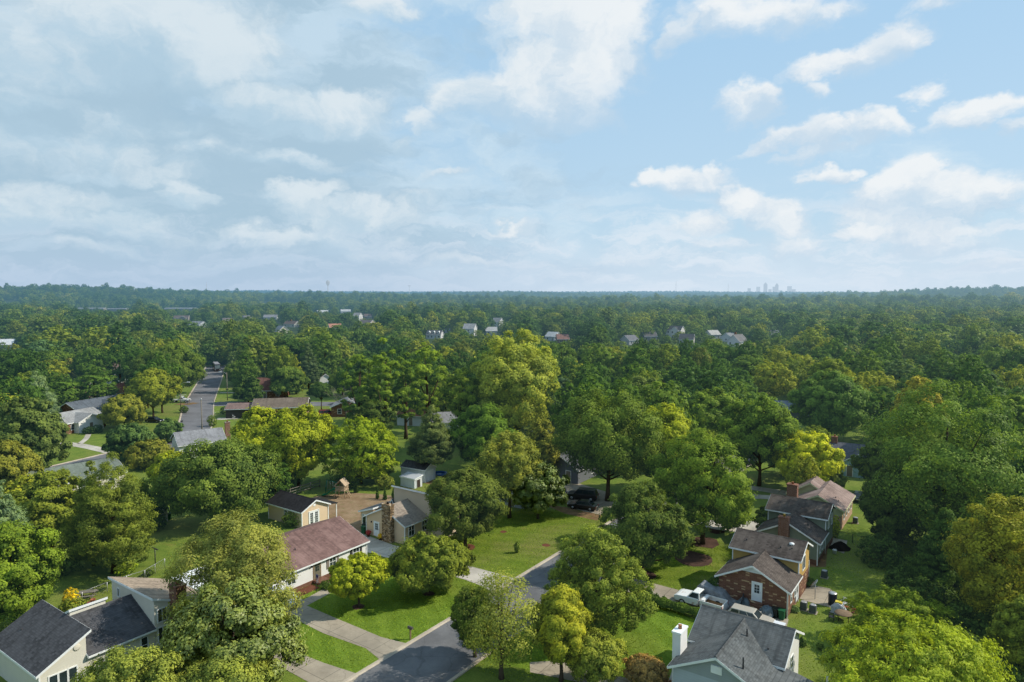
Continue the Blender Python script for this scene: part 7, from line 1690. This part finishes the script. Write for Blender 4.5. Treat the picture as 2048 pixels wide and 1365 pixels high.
def woodland():
    rng = np.random.default_rng(11)
    keep = [(100, 822, 210, 872, 872), (125, 850, 230, 935, 905), (165, 745, 265, 840, 842), (345, 850, 465, 905, 905), (388, 770, 445, 850, 800), (428, 728, 445, 742, 742), (445, 770, 460, 800, 803), (450, 795, 700, 815, 818), (512, 760, 545, 795, 797), (455, 800, 620, 835, 836), (270, 790, 420, 850, 845), (640, 757, 660, 772, 772), (600, 770, 640, 800, 790), (445, 800, 465, 820, 820), (405, 738, 446, 772, 760), (810, 815, 840, 850, 852), (900, 845, 915, 860, 862), (1078, 855, 1095, 872, 872), (1088, 905, 1180, 962, 962), (1660, 880, 1732, 945, 948), (1572, 800, 1615, 840, 842), (1670, 840, 1725, 880, 884), (820, 915, 900, 975, 980), (680, 805, 712, 832, 834), (371, 641, 405, 646, 657), (347, 630, 377, 634, 643), (446, 635, 466, 639, 649), (489, 630, 505, 634, 643), (526, 629, 554, 633, 641), (564, 641, 592, 646, 656), (554, 650, 582, 657, 673), (659, 646, 685, 652, 663), (713, 639, 743, 646, 661), (631, 620, 659, 623, 630), (682, 618, 702, 621, 628), (717, 625, 727, 630, 643), (728, 627, 744, 631, 639), (852, 659, 882, 665, 679), (890, 655, 900, 659, 667), (947, 646, 955, 655, 673), (995, 634, 1011, 642, 657), (971, 653, 995, 659, 671), (1088, 662, 1112, 669, 683), (1115, 667, 1139, 674, 689), (1330, 650, 1362, 659, 677), (1358, 666, 1386, 677, 699), (1258, 669, 1278, 676, 691), (1288, 662, 1316, 669, 683), (1423, 659, 1441, 665, 679), (1453, 667, 1479, 679, 703), (1458, 664, 1482, 671, 685), (-6, 677, 22, 685, 701), (153, 615, 207, 617, 623), (213, 616, 253, 618, 624), (326, 615, 390, 617, 623), (10, 599, 34, 600, 603), (528, 602, 592, 603, 607), (1548, 659, 1556, 665, 679)]
    f, c, s, H = 1365.33, math.cos(R(PITCH)), math.sin(R(PITCH)), CAM_H
    pts = []
    D = 60.0
    while D < 9000:
        sp = 10. if D < 700 else 10. * (D / 700) ** .62
        half = .80 if D > 262 else 1.7
        n = int(2 * half * D / sp)
        for k in range(n):
            x = ((k + rng.uniform(-.9, .9)) / n * 2 - 1) * half * D
            y = D + rng.uniform(-.9, .9) * sp
            if D < 262 and abs(x) < .82 * y + 14: continue
            pts.append((x, y))
        D += sp
    P = np.array(pts)
    d = np.hypot(P[:, 0], P[:, 1])
    sc = (.66 + .82 * rng.random(len(P)) ** 1.4) * np.where(d > 1300, rng.uniform(.85, 1.35, len(P)), 1.0)
    Z = hill(P[:, 0], P[:, 1])
    h = 13.5 * sc
    def proj(x, y, z):
        dz = z - H; dep = y * c - dz * s; up = y * s + dz * c
        return 1024 + f * x / dep, 682.5 - f * up / dep, f / dep
    bx, by, pm = proj(P[:, 0], P[:, 1], Z); _, ty, _ = proj(P[:, 0], P[:, 1], Z + h)
    hw = 7.2 * sc * pm
    ok = np.ones(len(P), bool)
    for (x0, y0, x1, y1, yb) in keep:    # sight lines that stay open: streets, lawns and roofs one can see
        ok &= ~((bx + hw > x0) & (bx - hw < x1) & (ty < y1) & (by > y0) & (by > yb - 1))
    for (x, y, r) in [(-139.0, 318.0, 9), (-138.6, 317.1, 9), (-138.2, 316.2, 9), (-137.9, 315.4, 9), (-137.5, 314.5, 9), (-137.1, 313.6, 9), (-136.8, 312.8, 9), (-136.4, 311.9, 9), (-136.0, 311.0, 9), (-133.6, 304.9, 9), (-131.2, 298.8, 9), (-128.9, 292.6, 9), (-126.5, 286.5, 9), (-124.1, 280.4, 9), (-121.8, 274.2, 9), (-119.4, 268.1, 9), (-117.0, 262.0, 9), (-114.6, 255.8, 9), (-305.7, 655.5, 14.8), (-393.8, 811.7, 15.0), (-306.7, 736.5, 10.6), (-313.5, 811.7, 9.9), (-298.0, 840.3, 14.9), (-217.4, 664.7, 13.1), (-179.8, 537.2, 10.6), (-156.4, 605.6, 11.0), (-134.9, 621.3, 13.0), (-289.1, 1041.8, 15.0), (-264.8, 1089.3, 14.3), (-179.6, 811.7, 9.8), (-183.8, 870.9, 10.4), (-58.0, 503.1, 11.1), (-54.5, 576.2, 6.3), (-28.8, 537.2, 9.8), (-10.1, 655.5, 9.8), (-16.5, 549.6, 9.8), (26.9, 482.7, 9.8), (34.4, 455.0, 9.8), (121.5, 514.0, 11.8), (106.2, 415.2, 9.8), (80.0, 446.4, 9.8), (98.5, 482.7, 9.8), (150.7, 503.1, 9.8), (130.3, 401.1, 9.8), (155.0, 473.1, 9.8), (-304.7, 408.1, 9.8), (-980.0, 1745.0, 18.0), (-759.4, 1229.3, 37.9), (-694.0, 1198.5, 27.9), (-599.3, 1229.3, 43.7), (-1850.7, 2525.9, 34.0), (-708.0, 2086.2, 72.0), (195.0, 503.1, 9.8), (-125.8, 213.8, 15.0), (-147.0, 224.1, 11.2), (-147.2, 257.1, 9.0), (-80.6, 220.9, 12.0), (-68.5, 249.0, 6.8)]:
        ok &= (P[:, 0] - x) ** 2 + (P[:, 1] - y) ** 2 > r * r
    P, Z, sc = P[ok], Z[ok], sc[ok]
    me = bpy.data.meshes.new('woodland')
    me.from_pydata(np.column_stack([P, Z - .3]).tolist(), [], [])
    wide = sc * rng.uniform(.82, 1.18, len(P))
    a = me.attributes.new('size', 'FLOAT_VECTOR', 'POINT'); a.data.foreach_set('vector', np.column_stack([wide, wide * rng.uniform(.85, 1.15, len(P)), sc]).astype(np.float32).ravel())
    a = me.attributes.new('turn', 'FLOAT', 'POINT'); a.data.foreach_set('value', rng.uniform(0, 6.28, len(P)).astype(np.float32))
    a = me.attributes.new('lean', 'FLOAT', 'POINT'); a.data.foreach_set('value', rng.normal(0, .07, len(P)).astype(np.float32))
    a = me.attributes.new('sort', 'INT', 'POINT'); a.data.foreach_set('value', rng.choice(10, len(P), p=[.19, .17, .17, .10, .13, .02, .12, .07, .02, .01]).astype(np.int32))
    o = bpy.data.objects.new('woodland', me); col.objects.link(o)
    tag(o, 'hazy green woodland reaching from the last houses to the horizon', 'woodland', kind='stuff')
    ng = bpy.data.node_groups.new('woodland', 'GeometryNodeTree')
    ng.interface.new_socket('Geometry', in_out='INPUT', socket_type='NodeSocketGeometry')
    ng.interface.new_socket('Geometry', in_out='OUTPUT', socket_type='NodeSocketGeometry')
    N = ng.nodes; Lk = ng.links
    gi = N.new('NodeGroupInput'); go = N.new('NodeGroupOutput')
    ci = N.new('GeometryNodeCollectionInfo'); ci.inputs['Collection'].default_value = fcol
    ci.inputs['Separate Children'].default_value = True; ci.inputs['Reset Children'].default_value = True
    m2p = N.new('GeometryNodeMeshToPoints')
    ip = N.new('GeometryNodeInstanceOnPoints'); ip.inputs['Pick Instance'].default_value = True
    def att(nm, ty):
        a = N.new('GeometryNodeInputNamedAttribute'); a.data_type = ty; a.inputs['Name'].default_value = nm
        return [o_ for o_ in a.outputs if o_.enabled][0]
    cx = N.new('ShaderNodeCombineXYZ'); Lk.new(att('turn', 'FLOAT'), cx.inputs[2]); Lk.new(att('lean', 'FLOAT'), cx.inputs[0]); Lk.new(att('lean', 'FLOAT'), cx.inputs[1])
    Lk.new(gi.outputs[0], m2p.inputs[0]); Lk.new(m2p.outputs[0], ip.inputs['Points']); Lk.new(ci.outputs[0], ip.inputs['Instance'])
    Lk.new(att('sort', 'INT'), ip.inputs['Instance Index']); Lk.new(cx.outputs[0], ip.inputs['Rotation']); Lk.new(att('size', 'FLOAT_VECTOR'), ip.inputs['Scale'])
    Lk.new(ip.outputs[0], go.inputs[0])
    md = o.modifiers.new('woodland', 'NODES'); md.node_group = ng


woodland()

# ------------------------------------------------------------------ the skyline
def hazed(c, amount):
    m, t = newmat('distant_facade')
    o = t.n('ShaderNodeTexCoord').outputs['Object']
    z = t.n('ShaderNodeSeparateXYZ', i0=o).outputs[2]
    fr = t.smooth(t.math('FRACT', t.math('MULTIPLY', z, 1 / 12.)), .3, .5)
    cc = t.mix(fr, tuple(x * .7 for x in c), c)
    em = t.n('ShaderNodeEmission'); t.put(em.inputs[0], (.55, .68, .80, 1))  # distance haze painted on as a pale blue glow
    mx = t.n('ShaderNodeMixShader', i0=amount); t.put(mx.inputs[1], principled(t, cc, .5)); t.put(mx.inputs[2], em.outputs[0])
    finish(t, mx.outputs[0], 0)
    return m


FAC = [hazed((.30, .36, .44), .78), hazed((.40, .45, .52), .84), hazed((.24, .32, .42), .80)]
for i, (x, y, w_, h_, st, lab) in enumerate([
    (4900, 14748.0, 55, 35, 0, 'farthest left low block of the hazy city skyline'),
    (5010, 15154.0, 44, 24, 0, 'second low block from the left end of the hazy city skyline'),
    (5131, 14862.0, 55, 35, 0, 'third block from the left end of the hazy city skyline'),
    (5219, 15066.0, 66, 101, 0, 'slim block before the gap of the hazy city skyline'),
    (5405, 15032.0, 77, 134, 0, 'tall slab left of the stepped tower of the hazy city skyline'),
    (5559, 15020.0, 77, 189, 1, 'stepped tower, tallest on the left side of the hazy city skyline'),
    (5702, 15131.0, 66, 79, 0, 'block just right of the stepped tower of the hazy city skyline'),
    (5812, 14861.0, 99, 57, 0, 'low wide block in the skyline middle of the hazy city skyline'),
    (5735, 14990.0, 55, 134, 0, 'slender block before the second tall tower of the hazy city skyline'),
    (5911, 15285.0, 66, 178, 1, 'second tall tower right of the middle, with stepped top of the hazy city skyline'),
    (6042, 14910.0, 88, 145, 0, 'broad tower right of the second tall tower of the hazy city skyline'),
    (6185, 15036.0, 77, 79, 0, 'last medium tower at the right end of the hazy city skyline'),
    (6295, 15117.0, 55, 24, 0, 'small block at the far right end of the hazy city skyline'),
]):
    e = empty('skyscraper', (x, y, 0), -.3, label=lab, cat='skyscraper', group='towers of the hazy city skyline')
    mb = MB(); mb.box(-w_ / 2, w_ / 2, -w_ / 2, w_ / 2, -40, h_)
    mb.build('tower_shaft', FAC[i % 3], e)
    if st:
        MB().box(-w_ * .33, w_ * .33, -w_ * .33, w_ * .33, h_, h_ * 1.1).box(-w_ * .18, w_ * .18, -w_ * .18, w_ * .18, h_ * 1.1, h_ * 1.17).build('crown_tier', FAC[i % 3], e)
        MB().tube([(0, 0, h_ * 1.17), (0, 0, h_ * 1.24)], [w_ * .04, w_ * .02], 6).build('spire', FAC[i % 3], e)
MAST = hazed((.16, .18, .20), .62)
for (x, y, h_, lab, kind) in [
    (-1160, 2600, 64, 'thin lattice mast above the trees near the hill', 'mast'),
    (-699, 2600, 71, 'pale water tower standing over the middle ridge of trees', 'water'),
    (-420, 2800, 56, 'floodlight mast with a broad head above the far trees', 'pole'),
    (1078, 4500, 101, 'tallest thin radio mast on the horizon', 'mast'),
    (1642, 5200, 92, 'faint radio mast just before the city skyline', 'mast'),
    (497, 3500, 32, 'short dark mast above the middle of the horizon', 'mast'),
    (1796, 2600, 46, 'power pylon on the wooded ridge', 'pylon'),
    (-1771, 2600, 64, 'small pale water tower above the hill crest', 'water'),
    (-226, 4000, 38, 'tiny mast above the far ridge', 'mast'),
]:
    z0 = float(hill(x, y))
    if kind == 'mast':
        e = empty('radio_mast', (x, y, z0), 0, label=lab, cat='mast')
        MB().tube([(0, 0, 0), (0, 0, h_)], [1.1, .6], 6).build('mast', MAST, e)
        for k in range(3):
            a = k * 2.1
            MB().tube([(0, 0, h_ * .9), (h_ * .35 * math.cos(a), h_ * .35 * math.sin(a), 0)], .12, 4).build('guy_wire', MAST, e)
    elif kind == 'water':
        e = empty('water_tower', (x, y, z0), 0, label=lab, cat='water tower')
        MB().lathe([(2.2, 0), (1.6, h_ * .3), (1.6, h_ * .72)], 12).build('column', MAST, e)
        MB().lathe([(1.7, h_ * .70), (6.5, h_ * .8), (7.5, h_ * .88), (6.0, h_ * .96), (1.5, h_)], 18).build('tank', MAST, e)
    elif kind == 'pole':
        e = empty('floodlight_mast', (x, y, z0), 0, label=lab, cat='mast')
        MB().tube([(0, 0, 0), (0, 0, h_)], [.9, .6], 8).build('pole', MAST, e)
        MB().box(-5.5, 5.5, -.8, .8, h_ - 2.4, h_).build('light_bank', MAST, e)
    else:
        e = empty('power_pylon', (x, y, z0), .3, label=lab, cat='pylon')
        mb = MB()
        for sx in (-1, 1):
            for sy in (-1, 1): mb.tube([(sx * 4, sy * 4, 0), (sx * .8, sy * .8, h_ * .7), (sx * .3, sy * .3, h_)], .35, 4)
        for k in range(6):
            z = h_ * (.1 + k * .13); q = 4 - 3.2 * min(1, z / (h_ * .7)); q2 = 4 - 3.2 * min(1, (z + h_ * .13) / (h_ * .7))
            for s in (-1, 1): mb.tube([(-q, s * q, z), (q2, s * q2, z + h_ * .13)], .25, 4); mb.tube([(q, s * q, z), (-q2, s * q2, z + h_ * .13)], .25, 4)
        mb.build('lattice', MAST, e)
        for z, L in ((.72, 7), (.84, 8), (.96, 6)): MB().tube([(-L, 0, h_ * z), (0, 0, h_ * z + .8), (L, 0, h_ * z)], .3, 4).build('crossarm', MAST, e)

# ------------------------------------------------------------------ sky, sun, camera
def make_world():
    w = bpy.data.worlds.new('World'); scn.world = w; w.use_nodes = True
    t = NT(w.node_tree)
    g = t.n('ShaderNodeTexCoord').outputs['Generated']
    s = t.n('ShaderNodeSeparateXYZ', i0=g)
    az = t.math('ARCTAN2', s.outputs[0], s.outputs[1])
    el = t.math('ARCSINE', s.outputs[2])
    uv = t.n('ShaderNodeCombineXYZ', i0=az, i1=el).outputs[0]
    sky = t.n('ShaderNodeTexSky', sky_type='NISHITA'); sky.sun_disc = False
    sky.sun_elevation = SUN_EL; sky.sun_rotation = SUN_AZ; sky.altitude = 100; sky.air_density = 1.0; sky.dust_density = 1.6; sky.ozone_density = 1.0
    # domain warp for ragged, wind-drawn edges
    flat = t.vec('MULTIPLY', uv, (1.0, 1.5, 1.0))
    w1 = t.noise(flat, 6.5, 5, .6, 1)
    w2 = t.noise(flat, 24.0, 5, .6, 1)
    q = t.vec('ADD', uv, t.vec('MULTIPLY', t.vec('SUBTRACT', w1, (.5, .5, .5)), (.125, .075, 0)))
    q = t.vec('ADD', q, t.vec('MULTIPLY', t.vec('SUBTRACT', w2, (.5, .5, .5)), (.042, .034, 0)))
    acc = tot_w = tot_v = None
    for (a, e, ra, re, rot, amp) in [(-0.4584, 0.3154, 0.1809, 0.0742, 0, 1.0), (-0.5623, 0.2744, 0.1809, 0.0445, 0.15, 0.95), (-0.4001, 0.309, 0.0667, 0.0593, 0, 0.85), (-0.5079, 0.3241, 0.1809, 0.0593, 0, 0.85), (-0.3336, 0.2498, 0.1047, 0.0336, -0.15, 1.1), (-0.3586, 0.2599, 0.0524, 0.0277, 0, 1.1), (-0.2282, 0.2443, 0.0714, 0.0376, 0.2, 1.15), (-0.2888, 0.2279, 0.1047, 0.0257, -0.1, 0.95), (-0.2965, 0.1755, 0.0667, 0.0178, -0.15, 0.9), (-0.1747, 0.3808, 0.0524, 0.0198, 0, 1.05), (-0.1576, 0.206, 0.0248, 0.0237, 0, 0.8), (-0.1242, 0.2422, 0.0286, 0.0297, 0.6, 0.85), (-0.0779, 0.2694, 0.0571, 0.0415, 0.5, 1.0), (-0.0172, 0.2734, 0.1047, 0.0544, 0, 1.05), (0.0614, 0.289, 0.1047, 0.0742, 0, 1.1), (0.1176, 0.3406, 0.1047, 0.084, 0, 1.0), (0.075, 0.378, 0.1238, 0.0593, 0, 1.0), (0.159, 0.3688, 0.0519, 0.0606, -0.5, 0.8), (0.0901, 0.243, 0.0857, 0.0277, 0, 0.9), (0.1252, 0.2778, 0.0476, 0.0396, 0, 0.8), (0.3257, 0.358, 0.1469, 0.0384, 0, 0.85), (0.2412, 0.3444, 0.0475, 0.0222, 0.4, 0.9), (0.4179, 0.3491, 0.0519, 0.0263, 0, 0.8), (0.5453, 0.3361, 0.0519, 0.0142, 0, 0.7), (0.4259, 0.2866, 0.0864, 0.0202, 0.15, 0.95), (0.4827, 0.2978, 0.0735, 0.0303, 0.3, 1.0), (0.5099, 0.302, 0.0346, 0.0243, 0, 0.85), (0.3266, 0.2503, 0.0449, 0.0344, 0, 0.95), (0.325, 0.2629, 0.0173, 0.0222, 0, 0.8), (0.4103, 0.2547, 0.0328, 0.0202, -0.3, 0.85), (0.533, 0.2313, 0.0311, 0.0162, 0, 0.72), (0.6054, 0.213, 0.0778, 0.0222, 0.25, 0.95), (0.6301, 0.1914, 0.0259, 0.0142, 0, 0.8), (0.3741, 0.1995, 0.0691, 0.0162, 0.25, 0.95), (0.4287, 0.2013, 0.1037, 0.0243, -0.05, 1.0), (0.3992, 0.18, 0.0605, 0.0162, 0.3, 0.8), (0.5, 0.2051, 0.0415, 0.0202, -0.35, 0.9), (0.1967, 0.1528, 0.0389, 0.0202, 0, 1.05), (0.2448, 0.1545, 0.0821, 0.0263, 0.08, 1.15), (0.2914, 0.1692, 0.0242, 0.0263, 0.5, 0.9), (0.3186, 0.1281, 0.0484, 0.0243, -0.2, 1.15), (0.3578, 0.1032, 0.0605, 0.0283, -0.3, 1.05), (0.2663, 0.0926, 0.0778, 0.0222, 0.1, 0.8), (0.3809, 0.0658, 0.0519, 0.0243, -0.2, 0.95), (0.287, 0.0646, 0.0778, 0.0162, 0, 0.7), (0.4215, 0.1442, 0.0346, 0.0182, -0.2, 1.0), (0.4481, 0.145, 0.0216, 0.0142, 0, 0.85), (0.5055, 0.1304, 0.0605, 0.0303, 0.2, 1.2), (0.5325, 0.1345, 0.0389, 0.0243, 0, 1.15), (0.5646, 0.117, 0.0951, 0.0283, -0.05, 1.1), (0.5337, 0.101, 0.121, 0.0243, 0, 1.0), (0.4736, 0.0759, 0.0432, 0.0162, 0, 1.0), (0.5456, 0.0698, 0.1037, 0.0182, 0, 0.8), (0.5619, 0.0558, 0.0691, 0.0162, 0, 0.85), (0.6134, 0.0256, 0.0951, 0.0142, 0, 0.75), (-0.2976, 0.1289, 0.0667, 0.0218, 0.15, 1.0), (-0.2306, 0.1072, 0.1238, 0.0277, -0.05, 1.0), (-0.2721, 0.0718, 0.1523, 0.0198, 0, 0.85), (-0.5058, 0.0902, 0.0667, 0.0257, 0, 0.9), (-0.4416, 0.1283, 0.0324, 0.0257, -0.3, 0.9), (-0.0102, 0.0852, 0.0457, 0.0138, 0, 0.9), (-0.1035, 0.1666, 0.0571, 0.0119, 0.2, 0.75), (-0.59, 0.0916, 0.1238, 0.0297, 0, 0.8), (-0.5615, 0.1703, 0.2095, 0.0494, 0, 0.65), (-0.09, 0.0455, 0.1904, 0.0158, 0, 0.6), (-0.3444, 0.0769, 0.1047, 0.0198, 0, 0.8), (0.0553, 0.0312, 0.1523, 0.0119, 0, 0.6), (0.1631, 0.0451, 0.1037, 0.0142, 0, 0.62), (-0.586, 0.2996, 0.1143, 0.0494, 0.2, 0.65), (-0.6041, 0.2214, 0.1047, 0.0297, 0, 0.6), (-0.5069, 0.2114, 0.1428, 0.0336, 0, 0.65), (-0.404, 0.1847, 0.1333, 0.0257, 0, 0.65), (-0.4642, 0.1519, 0.1047, 0.0257, 0, 0.65), (-0.5637, 0.1141, 0.1428, 0.0257, 0, 0.7), (-0.3772, 0.0391, 0.1809, 0.0138, 0, 0.65), (-0.5399, 0.0516, 0.1809, 0.0178, 0, 0.7), (-0.2315, 0.055, 0.1428, 0.0158, 0, 0.7), (-0.4551, 0.0734, 0.0857, 0.0198, 0, 0.65), (-0.1394, 0.13, 0.0762, 0.0178, 0, 0.55), (0.0258, 0.2603, 0.0762, 0.0494, 0, 1.1), (0.1038, 0.3102, 0.0857, 0.0692, 0, 1.1)]:
        d = t.vec('SUBTRACT', q, (a, e, 0))
        cc, ss = math.cos(rot), math.sin(rot)
        du = t.vec('DOT_PRODUCT', d, (cc / ra, ss / ra, 0)); dv = t.vec('DOT_PRODUCT', d, (-ss / re, cc / re, 0))
        r2 = t.math('ADD', t.math('MULTIPLY', du, du), t.math('MULTIPLY', dv, dv))
        gs = t.math('MULTIPLY', t.math('EXPONENT', t.math('MULTIPLY', r2, -1.0)), amp)
        gv = t.math('MULTIPLY', gs, dv)
        acc = gs if acc is None else t.math('MAXIMUM', acc, gs)
        tot_w = gs if tot_w is None else t.math('ADD', tot_w, gs)
        tot_v = gv if tot_v is None else t.math('ADD', tot_v, gv)
    hgt = t.math('DIVIDE', tot_v, t.math('ADD', tot_w, .02))            # how high in its cloud: crisp sunlit tops, thin grey undersides
    n2 = t.noise(q, 20., 8, .62)
    n3 = t.noise(t.vec('MULTIPLY', q, (1, 2.1, 1)), 4.2, 7, .6)
    n4 = t.noise(t.vec('ADD', t.vec('MULTIPLY', q, (1, 2.6, 1)), (3.1, 1.7, 0)), 5.5, 7, .6)
    dens = t.math('ADD', acc, t.math('MULTIPLY', t.math('SUBTRACT', n2, .5), .75))
    cov = t.smooth(dens, .34, .78)
    left = t.smooth(az, .28, -.38)                                  # thin layer cloud, thicker to the left
    low = t.smooth(el, .24, .03)
    thick = t.math('ADD', t.math('MULTIPLY', left, .30), t.math('MULTIPLY', low, .14))
    veil = t.smooth(t.math('ADD', n3, thick), .58, .78)
    veil2 = t.smooth(t.math('ADD', n4, thick), .62, .84)            # its darker, thicker parts
    bands = t.noise(t.vec('MULTIPLY', q, (1, 6.0, 1)), 7.0, 8, .6)
    lowc = t.math('MULTIPLY', t.smooth(bands, .44, .62), t.smooth(el, .16, .06))
    blue = t.mix(t.smooth(el, .02, .42), (3.75, 5.15, 6.3), (2.95, 4.65, 6.3))
    blue = t.mix(t.math('MULTIPLY', left, .5), blue, (2.9, 4.4, 5.8))
    base = t.mix(.9, sky.outputs[0], blue)
    shade = t.smooth(t.noise(q, 11.0, 7, .62), .34, .66)
    base = t.mix(t.math('MULTIPLY', veil, .75), base, t.mix(left, (4.7, 5.8, 6.6), (4.25, 5.3, 6.05)))
    base = t.mix(t.math('MULTIPLY', veil2, .75), base, t.mix(left, (3.2, 4.4, 5.5), (2.6, 3.8, 4.75)))
    base = t.mix(t.math('MULTIPLY', lowc, .75), base, t.mix(left, (5.7, 6.2, 6.7), (4.3, 5.2, 6.05)))
    lit = t.math('ADD', t.math('ADD', hgt, t.math('MULTIPLY', dens, .55)), t.math('MULTIPLY', t.math('SUBTRACT', shade, .5), .75))
    grey = t.mix(left, (4.0, 5.0, 5.95), (3.3, 4.55, 5.5))
    white = t.mix(left, (6.35, 6.6, 6.75), (5.05, 5.75, 6.2))
    cc = t.mix(t.smooth(lit, -.25, .95), grey, white)
    solid = t.smooth(t.math('ADD', hgt, t.math('MULTIPLY', t.math('SUBTRACT', n2, .5), .8)), -.95, .15, .42, .96)
    tot = t.mix(t.math('MULTIPLY', cov, solid), base, cc)
    hz = t.math('MULTIPLY', t.smooth(el, .10, -.01), .75)
    tot = t.mix(hz, tot, t.mix(left, (4.9, 5.65, 6.5), (3.3, 4.25, 5.5)))
    tot = t.mix(t.smooth(el, -.005, -.06), tot, (.9, 1.2, 1.0))
    bg = t.n('ShaderNodeBackground', in_Strength=.138); t.put(bg.inputs[0], tot)
    o = t.n('ShaderNodeOutputWorld'); t.put(o.inputs[0], bg.outputs[0])
    w.cycles.sampling_method = 'MANUAL'; w.cycles.sample_map_resolution = 512


make_world()
L = bpy.data.lights.new('sun', 'SUN'); L.energy = 5.0; L.angle = R(.55); L.color = (1, .91, .76)
so = bpy.data.objects.new('sun', L); col.objects.link(so)
sd = Vector((math.sin(SUN_AZ) * math.cos(SUN_EL), math.cos(SUN_AZ) * math.cos(SUN_EL), math.sin(SUN_EL)))
so.rotation_euler = (-sd).to_track_quat('-Z', 'Y').to_euler()
cam = bpy.data.cameras.new('camera'); cam.sensor_width = 36; cam.lens = 24; cam.clip_start = .5; cam.clip_end = 60000
co = bpy.data.objects.new('camera', cam); col.objects.link(co)
co.location = (0, 0, CAM_H); co.rotation_euler = (R(90 - PITCH), 0, 0)
scn.camera = co
scn.view_settings.view_transform = 'Standard'; scn.view_settings.look = 'None'
scn.view_settings.exposure = 0; scn.view_settings.gamma = 1
scn.render.engine = 'CYCLES'
cy = scn.cycles
cy.max_bounces = 5; cy.diffuse_bounces = 3; cy.glossy_bounces = 2; cy.transmission_bounces = 3; cy.transparent_max_bounces = 4
cy.caustics_reflective = False; cy.caustics_refractive = False
cy.use_adaptive_sampling = True; cy.adaptive_threshold = .02
cy.use_denoising = True
cy.denoiser = 'OPENIMAGEDENOISE'
cy.denoising_input_passes = 'RGB_ALBEDO_NORMAL'
cy.denoising_prefilter = 'ACCURATE'
